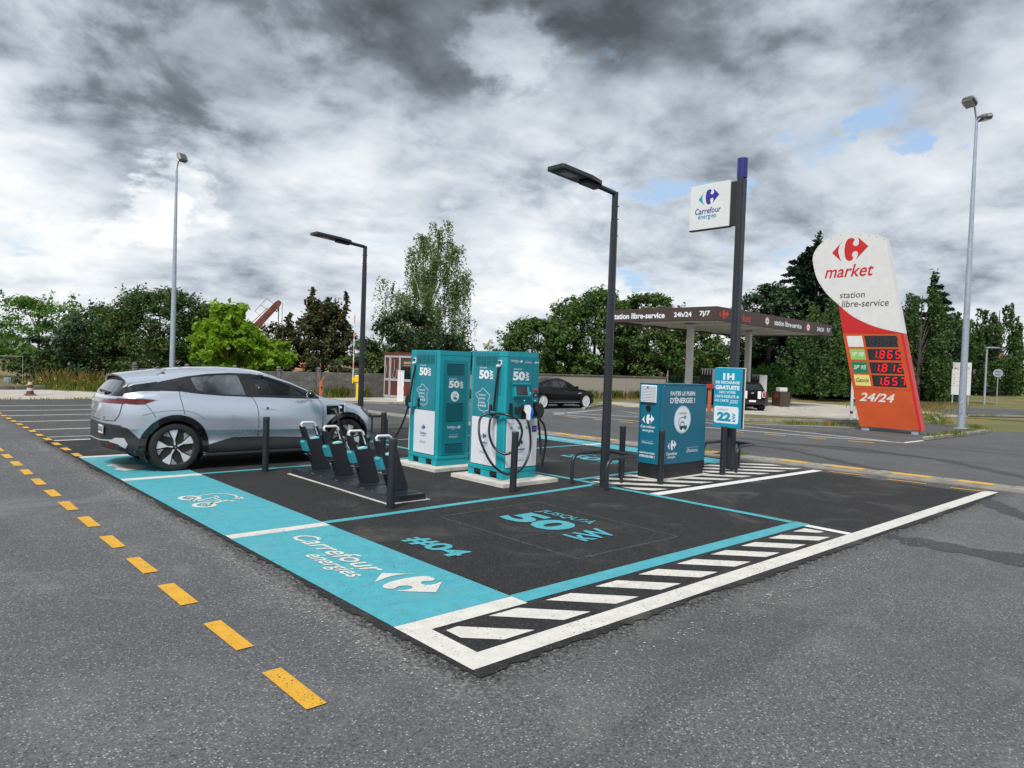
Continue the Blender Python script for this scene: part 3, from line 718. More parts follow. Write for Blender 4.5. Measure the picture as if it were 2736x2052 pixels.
def charger(x, y, rz, label):
    """local: front (screen) looks to -y, 0.64 wide in x, 0.80 deep in y, 1.86 high; origin at the middle of the footprint"""
    t = empty('fast_charger', (x, y, 0.055), rz, label, 'charger', 'teal fast chargers')
    wx, wy = .32, .385; Z0, ZT = .155, 1.805
    # pallet-like base with fork openings towards both sides
    for yy in ((-wy, -wy + .13), (-.10, .10), (wy - .13, wy)): MB().box(-wx, yy[0], 0, wx, yy[1], .095, .004).build('foot', M_teal, t)
    MB().box(-wx + .01, -wy + .01, .04, wx - .01, wy - .01, .094).build('base_core', M_hole, t)
    MB().box(-wx - .008, -wy - .008, .095, wx + .008, wy + .008, Z0, .012).build('base_rail', M_teal, t)
    # body: chamfered corners
    c = .02; SH = .02; poly = [(-wx + c, -wy), (wx - c, -wy), (wx, -wy + c), (wx, wy - c), (wx - c, wy), (-wx + c, wy), (-wx, wy - c), (-wx, -wy + c)]
    MB().prism(poly, Z0, ZT - .065).build('body', M_teal, t)
    MB().prism([(a * 1.012, b * 1.01) for a, b in poly], ZT - .062, ZT, ).build('roof', M_teal, t)
    MB().prism([(a * .99, b * .99) for a, b in poly], ZT, ZT + .008).build('roof_lid', M_teal, t)
    Uf, Vf, Of = (1, 0, 0), (0, 0, 1), (0, -wy, 0)                       # front
    Ub, Ob = (-1, 0, 0), (0, wy, 0)                                     # back
    # ---- both sides alike; the cable side faces the front edge
    for s in (-1, 1):
        Us = (0, -1, 0) if s < 0 else (0, 1, 0); Os = (s * wx, 0, 0)
        f = 1 if s < 0 else -1                                          # +u runs to the front edge on the left side, to the back on the right
        def B(y0, z0, y1, z1, d, name, m_, b=.003, par=t): return MB().box(s * wx, y0, z0, s * (wx + d), y1, z1, b).build(name, m_, par)
        B(-.23, .86, .315, ZT - .01, .010, 'side_panel', M_teal_panel)
        B(-.235, .17, .318, .855, .012, 'white_side_panel', M_whitep)
        for (q0, q1) in ((1.60, 1.665), (1.672, 1.737)):
            for k in range(4):
                vp = B(-.19 + k * .12, q0, -.09 + k * .12, q1, .0115, 'vent', M_hole, 0)
                for j in range(4): MB().box(s * (wx + .0116), -.19 + k * .12, q0 + .003 + j * .016, s * (wx + .0165), -.09 + k * .12, q0 + .010 + j * .016).build('slat', M_teal, vp)
        # print, u measured from the middle towards the front
        o = (s * (wx + .010), 0, 0); sh = lambda a, b: (a, b) if s < 0 else (-b, -a)
        def let(txt, y0, z0, y1, z1, m_=M_ink, bold=0.0, lift=.003):
            # y0 is the left end as read
            u0, u1 = (-y0, -y1) if s < 0 else (y0, y1)
            return lettering(t, txt, m_, o, Us, (0, 0, 1), (u0, z0, u1, z1), bold, 0, lift)
        L = (lambda a: a - .02) if s < 0 else (lambda a: .085 - a)             # reading direction flips on the other side
        let("JUSQU'À", L(.195), 1.555, L(.03), 1.583, bold=.02)
        let('50', L(.205), 1.408, L(-.02), 1.538, bold=.05)
        lettering(t, 'kW', M_ink, o, (0, 0, 1), (0, 1, 0) if s < 0 else (0, -1, 0), (1.412, (-.128 if s < 0 else -.193), 1.54, (-.05 if s < 0 else -.115)), .04, 0, .003)
        mb = MB(); pts = [((-(L(.28) - (a * .33 if s < 0 else -a * .33))) if s < 0 else (L(.28) + a * .33), .93 + b * .345) for a, b in FRANCE]
        stroke(mb, pts + pts[:1], .007, .003, o, Us, (0, 0, 1)); mb.build('map_outline', M_cyan if False else M_ink, t, fix=False)
        for k, tx in enumerate(('Rechargez', 'partout', 'en France')): let(tx, L(.20 - .01 * k), 1.158 - k * .052, L(.04 + .01 * k), 1.190 - k * .052, bold=.02)
        for k in range(4):
            mb = MB(); yv = L(.195 - k * .05); ev_icon(mb, (-yv if s < 0 else yv), 1.02, .036, o, Us, (0, 0, 1), .003); mb.build('vehicle_icon', M_ink, t, fix=False)
        o = (s * (wx + .012), 0, 0)
        ul = (-L(.12) if s < 0 else L(.12)); logo(t, M_cyan, M_navy, o, Us, (0, 0, 1), (ul, .545, ul + .125, .625))
        let('Carrefour', L(.14), .475, L(-.03), .515, M_navy, .01); let('énergies', L(.115), .437, L(-.01), .470, M_cyan)
        u0 = -L(.135) if s < 0 else L(.135); drive_logo(t, M_cyan, o, Us, (0, 0, 1), (u0, .33, u0 + .15, .375))
        # cable outlet, door handle, bracket
        B(-.30, 1.62, -.23, 1.685, .014, 'cable_plate', M_whitep); MB().lathe([(0, 0), (.02, 0), (.02, .02), (0, .02)], 14, Matrix.Translation((s * (wx + .012), -.265, 1.655)) @ Matrix.Rotation(R(90 * s), 4, 'Y')).build('cable_gland', M_black, t)
        B(-.285, 1.18, -.225, 1.58, .004, 'cable_recess', M_teal_panel, 0)
        MB().box(s * (wx + .004), -.262 - .02, 1.585, s * (wx + .06), -.225, 1.62, .01).build('strain_relief', M_whitep, t)
        hd = MB(); hd.prism(round_rect(-.125, .90, -.09, 1.05, .0165, 5), 0, .028, (s * (wx + .010), 0, 0), (0, 1, 0), (0, 0, 1), (s, 0, 0)); hd.build('door_handle', M_black, t)
        br = MB(); br.box(s * wx, -.29, .90, s * (wx + .10), -.19, .914, .003); br.box(s * (wx + .085), -.29, .914, s * (wx + .10), -.19, .962, .003); br.build('cable_bracket', M_teal, t)
    # ---- front: left door with screen, right column with sockets
    def F(x0, z0, x1, z1, d, name, m_, b=.003): return MB().box(x0 + SH, -wy, z0, x1 + SH, -wy - d, z1, b).build(name, m_, t)
    F(-.295, .86, .168, 1.738, .010, 'front_panel', M_teal_panel); F(.175, .86, .298, 1.738, .010, 'socket_column', M_teal_panel)
    F(-.295, .17, .168, .855, .012, 'white_front_panel', M_whitep); F(.175, .17, .298, .855, .012, 'white_column_panel', M_whitep)
    O = (SH, -wy - .010, 0)
    lettering(t, 'Carrefour', M_ink, O, Uf, Vf, (-.262, 1.672, -.115, 1.70), .02); lettering(t, 'énergies', M_ink, O, Uf, Vf, (-.20, 1.645, -.12, 1.668))
    logo(t, M_ink, M_ink, O, Uf, Vf, (-.105, 1.655, -.035, 1.70)); drive_logo(t, M_ink, O, Uf, Vf, (.01, 1.65, .145, 1.69)); lettering(t, '#04' if rz == 0 else '#03', M_ink, O, Uf, Vf, (.20, 1.655, .285, 1.683), .03)
    lettering(t, "JUSQU'À", M_ink, O, Uf, Vf, (-.21, 1.55, -.045, 1.58), .02); lettering(t, '50', M_ink, O, Uf, Vf, (-.218, 1.405, .015, 1.535), .05)
    lettering(t, 'kW', M_ink, O, (0, 0, 1), (-1, 0, 0), (1.408, -.098, 1.532, -.030), .04)
    # tilted screen in a recess with a sunken frame
    MB().box(-.20, -wy - .0101, 1.155, .115, -wy - .0125, 1.37).build('screen_recess', M_teal, t)
    sc = MB(); sc.prism([(0, 1.17), (.055, 1.185), (.02, 1.345), (0, 1.345)], -.185, .10, (0, -wy - .0125, 0), (0, -1, 0), (0, 0, 1), (1, 0, 0)); sc.build('screen_housing', M_teal, t)
    MB().box(-.205, -wy - .012, 1.345, .12, -wy - .05, 1.372, .004).build('screen_hood', M_teal, t)
    MS = Matrix.Translation((-.05, -wy - .0125 - .0385, 1.265)) @ Matrix.Rotation(R(-12.3), 4, 'X')
    MB().box(-.105, -.004, -.068, .105, .004, .066, .002, MS).build('screen', mat('dead_screen', (0.03, 0.036, 0.045), 0.18, var=0.2, vscale=12), t)
    # buttons, readers, sockets
    Mf = lambda x_, z_: Matrix.Translation((x_ + SH, -wy - .010, z_)) @ Matrix.Rotation(R(90), 4, 'X')
    MB().lathe([(0, 0), (.030, 0), (.030, .006), (.022, .007), (.022, .022), (.016, .026), (0, .026)], 20, Mf(.236, 1.268)).build('emergency_button', M_red, t, smooth=0.6)
    F(.192, 1.165, .288, 1.222, .013, 'card_reader', M_black); mb = MB()
    for k in range(3): stroke(mb, [(.225 + k * .012, 1.178 + k * .004), (.232 + k * .014, 1.19 + k * .004), (.228 + k * .014, 1.206)], .006, .004, O, Uf, Vf)
    mb.build('contactless_symbol', M_ink, t, fix=False)
    MB().sheet(disc_poly(.128, 1.225, .02, .02, 18), .003, O, Uf, Vf, (0, -1, 0)).build('round_sticker', M_ink, t, fix=False)
    for (x_, z_) in ((.02, 1.12), (.236, 1.12)): MB().sheet(disc_poly(x_, z_, .011, .009, 12), .003, O, Uf, Vf, (0, -1, 0)).build('status_light', mat('green_led', (0.05, 0.5, 0.3), 0.4, emit=(0.1, 0.9, 0.55), estr=0.8), t, fix=False)
    hd = MB(); hd.prism(round_rect(-.262, .905, -.226, 1.085, .017, 5), 0, .03, (SH, -wy - .01, 0), Uf, Vf, (0, -1, 0)); hd.build('door_handle', M_black, t)
    F(-.15, .93, -.045, 1.04, .05, 'type2_socket', M_black, .012); F(-.03, .85, .07, 1.06, .0125, 'plug_recess', M_hole, 0); F(.19, .89, .29, 1.095, .0125, 'plug_recess', M_hole, 0)
    for k, (tx, xx) in enumerate((('RECHARGEZ', -.262), ('PARTOUT EN FRANCE', -.115), ("C'EST FACILE", .035))):
        lettering(t, tx, M_navy, (SH, -wy - .012, 0), Uf, Vf, (xx, .79, xx + .10, .802)); mb = MB(); ev_icon(mb, xx + .05, .735, .045, (SH, -wy - .012, 0), Uf, Vf, .003); mb.build('pictogram', M_cyan, t, fix=False)
    Ow = (SH, -wy - .012, 0)
    F(.192, .665, .288, .755, .0145, 'blue_label', M_navy, 0); lettering(t, 'RECHARGE', M_ink, (SH, -wy - .0145, 0), Uf, Vf, (.20, .72, .28, .735)); lettering(t, 'GRATUITE', M_ink, (SH, -wy - .0145, 0), Uf, Vf, (.20, .69, .28, .705))
    logo(t, M_cyan, M_navy, Ow, Uf, Vf, (-.105, .47, .02, .57)); lettering(t, 'Carrefour', M_navy, Ow, Uf, Vf, (-.14, .405, .06, .45), .01); lettering(t, 'énergies', M_cyan, Ow, Uf, Vf, (-.11, .365, .03, .40)); drive_logo(t, M_cyan, Ow, Uf, Vf, (-.12, .25, .05, .30))
    # ---- plugs hanging in their holders
    def gun(x0, z0, body, trim, lean):
        mb = MB(); mb.prism([(-.03, .07), (.045, .075), (.07, .03), (.055, -.06), (.06, -.13), (.03, -.145), (.005, -.13), (.0, -.06), (-.035, -.01)], -.027, .027, (x0 + SH, -wy - .045, z0), (.85, -.53, 0), (0, 0, 1), (.53, .85, 0))
        g_ = mb.build('charging_plug', body, t); mb = MB(); mb.prism([(.045, .09), (.085, .05), (.10, -.03), (.085, -.10), (.06, -.13), (.055, -.06), (.07, .03)], -.03, .03, (x0 + SH, -wy - .045, z0), (.85, -.53, 0), (0, 0, 1), (.53, .85, 0)); mb.build('handle', trim, g_)
        return g_
    gun(.035, .985, M_ink if False else M_whitep, mat('blue_plastic', (0.01, 0.10, 0.42), 0.35), 0); gun(.25, 1.0, M_black, M_black, 0)
    # ---- back: bolted door with louvres
    def Bk(x0, z0, x1, z1, d, name, m_, b=.003, par=t): return MB().box(x0, wy, z0, x1, wy + d, z1, b).build(name, m_, par)
    Bk(-.24, .145 + .02, .24, 1.665, .008, 'rear_door', M_teal_panel)
    for (q0, q1) in ((1.44, 1.61), (.705, .985), (.205, .345)):
        lv = Bk(-.17, q0, .17, q1, .0095, 'louvre', M_hole, 0); n = int((q1 - q0) / .016)
        for k in range(n): MB().box(-.168, wy + .0096, q0 + .004 + k * .016, .168, wy + .016, q0 + .012 + k * .016).build('slat', M_teal_panel, lv)
    for a in np.linspace(.22, 1.62, 9):
        for b in (-.215, .215): Bk(b - .006, a, b + .006, a + .012, .012, 'rivet', M_teal, 0)
    O = (0, wy + .008, 0)
    lettering(t, "JUSQU'À", M_ink, O, Ub, Vf, (-.125, 1.355, .03, 1.385), .02); lettering(t, '50', M_ink, O, Ub, Vf, (-.13, 1.228, .085, 1.345), .05); lettering(t, 'kW', M_ink, O, (0, 0, 1), (1, 0, 0), (1.225, -.16, 1.34, -.095), .04)
    MB().sheet(disc_poly(.0, 1.095, .082, .082), .003, O, Ub, Vf, (0, 1, 0)).build('round_badge', M_ink, t, fix=False); mb = MB(); ev_icon(mb, .01, 1.07, .07, O, Ub, Vf, .005); mb.build('pictogram', M_teal_panel, t, fix=False); lettering(t, 'recharge', M_teal_panel, O, Ub, Vf, (-.04, 1.125, .04, 1.14), 0, 0, .005)
    lettering(t, 'Carrefour', M_ink, O, Ub, Vf, (-.135, .59, .035, .63), .02); lettering(t, 'énergies', M_ink, O, Ub, Vf, (-.06, .565, .03, .59)); logo(t, M_ink, M_ink, O, Ub, Vf, (.05, .575, .135, .63)); drive_logo(t, M_ink, O, Ub, Vf, (-.085, .43, .085, .49))
    return t
MB_slab = lambda name, x0, y0, x1, y1, par, lab: None
def plinth(x0, y0, x1, y1, label):
    o = slab('concrete_plinth', ragged(x0, y0, x1, y1, .012, .06, int(x0 * 7 + y0)), 0.0, .055, M_conc2, smooth=None); tag(o, label, 'plinth', 'concrete plinths under the chargers'); return o
M_conc2 = mat('pale_concrete', (0.52, 0.50, 0.46), 0.9, var=0.12, vscale=6, bump=0.5, bscale=110, grime=0.25)
plinth(3.94, 5.78, 4.98, 6.92, 'pale concrete plinth under the left fast charger'); plinth(3.94, 4.20, 5.00, 5.36, 'pale concrete plinth under the right fast charger')
chA = charger(4.48, 4.855, 0, 'teal fast charger with screen and coiled black cables, right of the pair')
chB = charger(4.45, 6.385, R(180), 'teal fast charger showing its louvred back, left of the pair')


def cable(name, pts, r, parent, k=7): return MB().tube(spline(pts, k), r, 10).build(name, M_cable, parent, smooth=0.8)
# cables of the right charger (local coordinates, origin at 4.48 4.855 0.055)
def lc(pts): return [(x - 4.48, y - 4.855, z - .055) for x, y, z in pts]
cable('cable', lc([(4.125, 4.59, 1.64), (4.10, 4.60, 1.40), (4.09, 4.62, 1.10), (4.08, 4.62, .98), (4.03, 4.62, .90), (4.0, 4.60, .72), (4.03, 4.54, .54), (4.10, 4.40, .44), (4.18, 4.31, .47), (4.25, 4.27, .56), (4.30, 4.25, .76), (4.24, 4.29, .92), (4.13, 4.40, .985), (4.04, 4.60, .985), (3.94, 4.70, .94), (3.86, 4.66, .82), (3.83, 4.58, .62), (3.90, 4.45, .35), (4.03, 4.36, .20), (4.18, 4.30, .165), (4.36, 4.27, .25), (4.52, 4.31, .46), (4.55, 4.34, .68), (4.53, 4.37, .86), (4.525, 4.40, .90)]), .017, chA)
cable('cable', lc([(4.84, 4.60, 1.62), (4.87, 4.58, 1.3), (4.88, 4.58, .98), (4.93, 4.56, .8), (4.93, 4.5, .45), (4.90, 4.42, .25), (4.84, 4.36, .21), (4.83, 4.35, .3), (4.86, 4.33, .6), (4.82, 4.34, .82), (4.765, 4.37, .90), (4.75, 4.38, .94)]), .017, chA)
# cable of the left charger runs to the car
plug_w = (3.21, 7.63, .83)
cable('cable', [(-(x - 4.45), -(y - 6.385), z - .055) for x, y, z in [(4.125, 6.63, 1.63), (4.08, 6.64, 1.40), (4.05, 6.66, 1.10), (4.04, 6.67, .97), (3.98, 6.78, .62), (3.88, 6.93, .30), (3.74, 7.02, .10), (3.55, 7.02, .03), (3.30, 6.92, .025), (3.15, 6.86, .03), (3.22, 6.78, .06), (3.45, 6.72, .09), (3.60, 6.80, .05), (3.45, 7.0, .07), (3.30, 7.25, .22), (3.24, 7.40, .46), (3.22, 7.45, .66), (3.22, 7.50, .78), plug_w]], .016, chB)

# ---------------------------------------------------------------- scooter and bicycle charging rack
rk = empty('scooter_charging_rack', (2.33, 5.40, 0.006), 0, 'dark floor rack with four leaning docks for charging scooters', 'charging rack')
y0, y1 = -1.30, 1.27
mb = MB(); mb.prism([(-.27, 0), (-.24, .075), (.24, .075), (.27, 0)], y0, y1, (0, 0, 0), (1, 0, 0), (0, 0, 1), (0, 1, 0)); mb.build('base', M_dark, rk)
mb = MB(); mb.prism(ragged(-.30, y0 - .03, .30, y1 + .03, .012, .06, 3), -.004, .004); mb.build('mortar_bed', M_conc2, rk)
for k in range(4):
    yc = -1.03 + k * .665
    MB().box(-.235, yc - .16, .075, .235, yc - .02, .082, .002).build('wheel_tray', M_dark, rk); MB().box(-.18, yc - .10, .0765, .20, yc - .085, .0835, 0).build('wheel_slot', M_hole, rk)
    for (bx_, by_) in ((-.20, -.2), (.20, -.2), (-.20, .2), (.20, .2), (-.2, -.25), (.2, .25)): MB().lathe([(0, .075), (.011, .075), (.011, .083), (0, .085)], 8, Matrix.Translation((bx_, yc + by_, 0))).build('bolt', M_chrome, rk)
    d = empty('dock', (0, yc + .10, .08), 0); d.parent = rk
    # leaning column: parallelogram in the x-z plane, leans to -x going up
    S = -.36                                                        # lean per metre
    def q(x, z): return (x + S * z, z)
    col_ = [q(-.02, 0), q(.22, 0), q(.22, .62), q(.20, .62), q(.20, .44), q(.03, .44), q(.03, .62), q(-.02, .62)]
    mb = MB(); mb.prism(col_, -.055, .055, (0, 0, 0), (1, 0, 0), (0, 0, 1), (0, 1, 0)); mb.build('column', M_dark, d)
    mb = MB(); mb.tube([(q(.005, .60)[0], 0, .60), (q(.005, .655)[0], 0, .655), (q(.03, .675)[0], 0, .675), (q(.185, .675)[0], 0, .675), (q(.21, .655)[0], 0, .655), (q(.21, .50)[0], 0, .50)], [.017] * 6, 10); mb.build('handle', M_whitem, d, smooth=0.6)
    mb = MB(); mb.prism([q(-.08, .27), q(-.021, .27), q(-.021, .42), q(-.05, .42), q(-.08, .395)], -.052, .052, (0, 0, 0), (1, 0, 0), (0, 0, 1), (0, 1, 0)); mb.build('lock_housing', mat('teal_plastic', (0.03, 0.28, 0.36), 0.35), d)
    mb = MB(); mb.prism([q(.05, .437), q(.19, .447), q(.19, .468), q(.06, .452)], -.045, .045, (0, 0, 0), (1, 0, 0), (0, 0, 1), (0, 1, 0)); mb.build('charge_pad', mat('pale_cyan_plastic', (0.30, 0.62, 0.70), 0.35), d)
    MB().box(q(-.095, .2)[0], -.052, .215, q(-.03, .2)[0], .052, .225).build('hinge', M_chrome, d)
    mb = MB(); mb.tube([(q(.0, .455)[0], -.05, .455), (q(.0, .455)[0], .05, .455)], .016, 10); mb.build('lock_pin', mat('pale_cyan_plastic'), d, smooth=0.6)

# ---------------------------------------------------------------- blue supply cabinet
cb = empty('supply_cabinet', (7.055, 3.68, 0.01), 0, 'blue power supply cabinet on a black base with white lettering', 'cabinet')
hx, hy = .605, .215
MB().box(-hx + .012, -hy + .012, 0, hx - .012, hy - .012, .225, .004).build('base', M_black, cb)
MB().box(-hx + .03, -hy + .0085, .125, hx - .07, -hy + .013, .128).build('base_joint', M_hole, cb)
bd = MB().box(-hx, -hy, .226, hx, hy, 1.45, .006).build('body', M_cab, cb)
MB().box(-hx - .006, -hy - .006, 1.4505, hx + .006, hy + .006, 1.465, .004).build('lid', M_cab, cb)
for (xx, zz) in ((-hx + .02, 1.43), (hx - .03, 1.43), (hx - .03, .25)): MB().box(xx, -hy - .008, zz - .01, xx + .02, -hy - .0005, zz + .012, .002).build('hinge_pin', M_chrome, cb)
O, U_, V_ = (0, -hy, 0), (1, 0, 0), (0, 0, 1)
lettering(cb, 'FAITES LE PLEIN', M_ink, O, U_, V_, (-.40, 1.285, .26, 1.35), .035); lettering(cb, "D'ÉNERGIE !", M_ink, O, U_, V_, (-.40, 1.165, .265, 1.272), .035)
MB().sheet(disc_poly(-.06, .91, .228, .218), .003, O, U_, V_, (0, -1, 0)).build('badge_rim', mat('pale_blue_print', (0.35, 0.55, 0.66), 0.4), cb, fix=False); MB().sheet(disc_poly(-.06, .91, .208, .198), .005, O, U_, V_, (0, -1, 0)).build('round_badge', M_ink, cb, fix=False)
mb = MB(); ev_icon(mb, -.035, .825, .20, O, U_, V_, .007); mb.build('pictogram', M_cab, cb, fix=False); lettering(cb, 'recharge', M_cab, O, U_, V_, (-.17, .985, .04, 1.03), 0, 0, .007)
mb = MB(); mb.sheet([(-.10, .86), (-.03, .86), (-.03, .815), (-.12, .815)], .009, O, U_, V_, (0, -1, 0)); mb.sheet([(-.015, .86), (.0, .86), (.045, .815), (-.015, .815)], .009, O, U_, V_, (0, -1, 0)); mb.build('icon_windows', M_ink, cb, fix=False)
logo(cb, M_ink, M_ink, O, U_, V_, (-.425, .44, -.195, .60)); lettering(cb, 'Carrefour', M_ink, O, U_, V_, (-.45, .365, -.165, .415), .02); lettering(cb, 'énergies', M_ink, O, U_, V_, (-.41, .305, -.21, .355), .01); drive_logo(cb, M_ink, O, U_, V_, (.09, .37, .40, .465))
O, U_ = (-hx, 0, 0), (0, -1, 0)
g_ = MB().box(-hx - .001, -.115, 1.165, -hx - .02, .175, 1.435, .004).build('air_grille', M_whitep, cb)
for k in range(11): MB().box(-hx - .0205, -.105, 1.175 + k * .0235, -hx - .036, .165, 1.19 + k * .0235, .002).build('slat', M_whitep, g_)
MB().box(-hx - .037, .02, 1.385, -hx - .0385, .05, 1.41).build('sticker', M_navy, g_)
MB().lathe([(0, 0), (.046, 0), (.046, .014), (.036, .018), (.034, .008), (0, .008)], 22, Matrix.Translation((-hx, .03, 1.08)) @ Matrix.Rotation(R(-90), 4, 'Y')).build('round_inlet', M_black, cb, smooth=0.5)
logo(cb, M_ink, M_ink, O, U_, V_, (-.145, .835, .085, .985)); lettering(cb, 'Carrefour', M_ink, O, U_, V_, (-.17, .775, .11, .815), .02); lettering(cb, 'énergies', M_ink, O, U_, V_, (-.13, .705, .075, .755), .01)
drive_logo(cb, M_ink, O, U_, V_, (-.13, .525, .08, .575)); lettering(cb, 'FAITES LE PLEIN', M_ink, O, U_, V_, (-.17, .375, .115, .40), .035); lettering(cb, "D'ÉNERGIE !", M_ink, O, U_, V_, (-.17, .32, .115, .362), .035)
for yy in (-.19, .18): MB().box(-hx - .004, yy, .24, -hx - .0005, yy + .004, 1.44).build('edge_seam', M_hole, cb)
slab('cabinet_footing', ragged(6.40, 3.40, 7.72, 3.95, .02, .07, 8), 0.009, .019, M_conc2)
tag(bpy.data.objects['cabinet_footing'], 'thin pale concrete footing under the blue cabinet', 'footing')

# ---------------------------------------------------------------- tall sign post with flag sign and cyan board
sp = empty('sign_post', (8.68, 3.60, 0.01), 0, 'tall dark post with blue tip, white flag sign and cyan board', 'sign')
MB().box(-.11, -.11, 0, .11, .11, .012).build('base_plate', M_dark, sp)
MB().tube([(-.035, 0, .01), (-.035, 0, 5.03)], .062, 18).build('post', M_dark, sp, smooth=0.6); MB().box(-.02, -.055, .01, .085, .055, 5.02, .01).build('post', M_dark, sp)
MB().tube([(0, 0, 5.03), (0, 0, 5.36)], .088, 22).build('blue_tip', mat('dark_blue_paint', (0.018, 0.02, 0.16), 0.35), sp, smooth=0.6)
MB().box(-.03, .06, 4.22, .03, .19, 4.99, .006).build('sign_bracket', M_dark, sp)
MB().box(-.045, .19, 4.225, .045, 1.00, 5.025, .006).build('flag_sign', mat('sign_white', (0.62, 0.64, 0.64), 0.35, var=0.03), sp)
MB().box(-.046, .19, 4.212, .046, 1.0, 4.224).build('sign_edge', M_black, sp)
O, U_ = (-.045, 0, 0), (0, -1, 0)
logo(sp, M_cyan, M_navy, O, U_, V_, (-.82, 4.655, -.40, 4.925)); lettering(sp, 'Carrefour', M_navy, O, U_, V_, (-.885, 4.50, -.36, 4.605), .012); lettering(sp, 'énergies', M_cyan, O, U_, V_, (-.82, 4.385, -.45, 4.495), .008)
# board: faces the drive like the flag sign above it
b_ = empty('information_board', (8.47, 3.565, 0.01), 0, 'cyan board reading 1H DE RECHARGE GRATUITE on the tall post', 'sign board')
MB().box(-.02, -.265, .725, .0, .265, 1.75, .004).build('panel', M_board, b_); MB().box(.001, -.262, .73, .075, .262, 1.745, .004).build('back_box', M_dark, b_); MB().box(.076, -.272, .72, .09, .272, 1.755, .003).build('back_frame', M_whitep, b_)
for zz in (.95, 1.5): MB().box(.0905, -.05, zz, .15, .05, zz + .1).build('mount_arm', M_dark, b_)
O = (-.02, 0, 0); U_ = (0, -1, 0)
def bl(tx, x0, z0, x1, z1, bold=.03, m_=M_ink, lift=.003): return lettering(b_, tx, m_, O, U_, V_, (x0, z0, x1, z1), bold, 0, lift)
bl('1H', -.095, 1.545, .12, 1.66, .06); bl('DE RECHARGE', -.235, 1.475, .225, 1.525, .035); bl('GRATUITE', -.235, 1.375, .225, 1.45, .06); bl('AVEC VOTRE', -.165, 1.31, .155, 1.352); bl('CARTE FIDÉLITÉ', -.24, 1.235, .15, 1.292); bl('OU CARTE', -.24, 1.165, .03, 1.21); logo(b_, M_ink, M_ink, O, U_, V_, (.165, 1.235, .225, 1.285)); lettering(b_, 'pass', M_ink, O, U_, V_, (.05, 1.12, .21, 1.205), 0, .35)
MB().sheet(round_rect(-.24, .80, .225, 1.09, .04), .003, O, U_, V_, (-1, 0, 0)).build('white_field', M_ink, b_, fix=False)
M_bl2 = M_board
bl("JUSQU'À", -.17, 1.01, .02, 1.055, 0, M_bl2, .005); bl('22', -.18, .835, .085, .99, .06, M_bl2, .005); lettering(b_, 'kW', M_bl2, O, (0, 0, 1), (0, 1, 0), (.835, -.175, .985, -.105), .03, 0, .005)
# ================================================================ cars
def glass_mat(name, tint, alpha, mir=0.02):
    m_ = bpy.data.materials.new(name); m_.use_nodes = True; w = NT(m_.node_tree); MATS[name] = m_
    tr = w.n('ShaderNodeBsdfTransparent', i_Color=(*tint, 1)); gl = w.n('ShaderNodeBsdfGlossy', i_Color=(0.9, 0.93, 0.95, 1), i_Roughness=0.02)
    df = w.n('ShaderNodeBsdfDiffuse', i_Color=(0.01, 0.012, 0.013, 1))
    fr = w.n('ShaderNodeFresnel', i_IOR=1.5); k = w.math('ADD', w.math('MULTIPLY', fr.outputs[0], 1.3), mir, clamp=True)
    inner = w.n('ShaderNodeMixShader', i_0=alpha, i_1=tr.outputs[0], i_2=df.outputs[0]); mx = w.n('ShaderNodeMixShader', i_0=k, i_1=inner.outputs[0], i_2=gl.outputs[0])
    w.n('ShaderNodeOutputMaterial', i_Surface=mx.outputs[0]); return m_


def paint_mat(name, rgb, metal=0.55, rough=0.32, coat=0.9, spec=0.5):
    m_ = bpy.data.materials.new(name); m_.use_nodes = True; w = NT(m_.node_tree); MATS[name] = m_
    co = w.n('ShaderNodeTexCoord').outputs['Object']
    fl = w.noise(co, 900, 2, 0.5); dirt = w.noise(co, 3.0, 6, 0.6, 0.4); sep = w.n('ShaderNodeSeparateXYZ', i_0=co)
    c = w.mix(fl, tuple(x * 0.93 for x in rgb), tuple(min(1, x * 1.06) for x in rgb))
    low = w.math('MULTIPLY', w.smooth(sep.outputs[2], 0.65, 0.2, 0, 0.35 if metal > 0 else 0.05), w.smooth(dirt, 0.35, 0.7))
    c = w.mix(low, c, (0.16, 0.15, 0.13))
    b = w.n('ShaderNodeBsdfPrincipled', i_Base_Color=c, i_Roughness=w.math('ADD', rough, w.math('MULTIPLY', low, 0.5)), i_Metallic=metal)
    b.inputs['Coat Weight'].default_value = coat; b.inputs['Coat Roughness'].default_value = 0.035; b.inputs['Specular IOR Level'].default_value = spec
    w.n('ShaderNodeOutputMaterial', i_Surface=b.outputs[0]); return m_


M_silver = paint_mat('silver_blue_paint', (0.57, 0.625, 0.72), 0.66, 0.27)
M_blackcar = paint_mat('black_car_paint', (0.002, 0.002, 0.003), 0.0, 0.3, 0.25, 0.2)
M_glass = glass_mat('clear_glass', (0.80, 0.84, 0.83), 0.04); M_glassr = glass_mat('privacy_glass', (0.55, 0.58, 0.58), 0.12, 0.24); M_glassd = glass_mat('dark_glass', (0.25, 0.27, 0.28), 0.75)
M_trim = mat('black_trim', (0.012, 0.013, 0.015), 0.45, var=0.2, vscale=8); M_gloss = mat('gloss_black', (0.006, 0.006, 0.007), 0.1, coat=0.6)
M_clad = mat('grey_cladding', (0.022, 0.025, 0.030), 0.42, var=0.15, vscale=5, grime=0.15)
M_skid = mat('silver_trim', (0.42, 0.44, 0.47), 0.4, 0.3); M_lamp = mat('tail_lamp_red', (0.10, 0.003, 0.006), 0.12, coat=0.8); M_lampc = mat('lamp_clear', (0.55, 0.56, 0.58), 0.08, 0.4, coat=0.8)
M_seat = mat('seat_fabric', (0.06, 0.062, 0.066), 0.85, var=0.2, vscale=12); M_alloy = mat('alloy', (0.66, 0.68, 0.71), 0.33, 0.25); M_rimd = mat('rim_black', (0.010, 0.010, 0.011), 0.35)


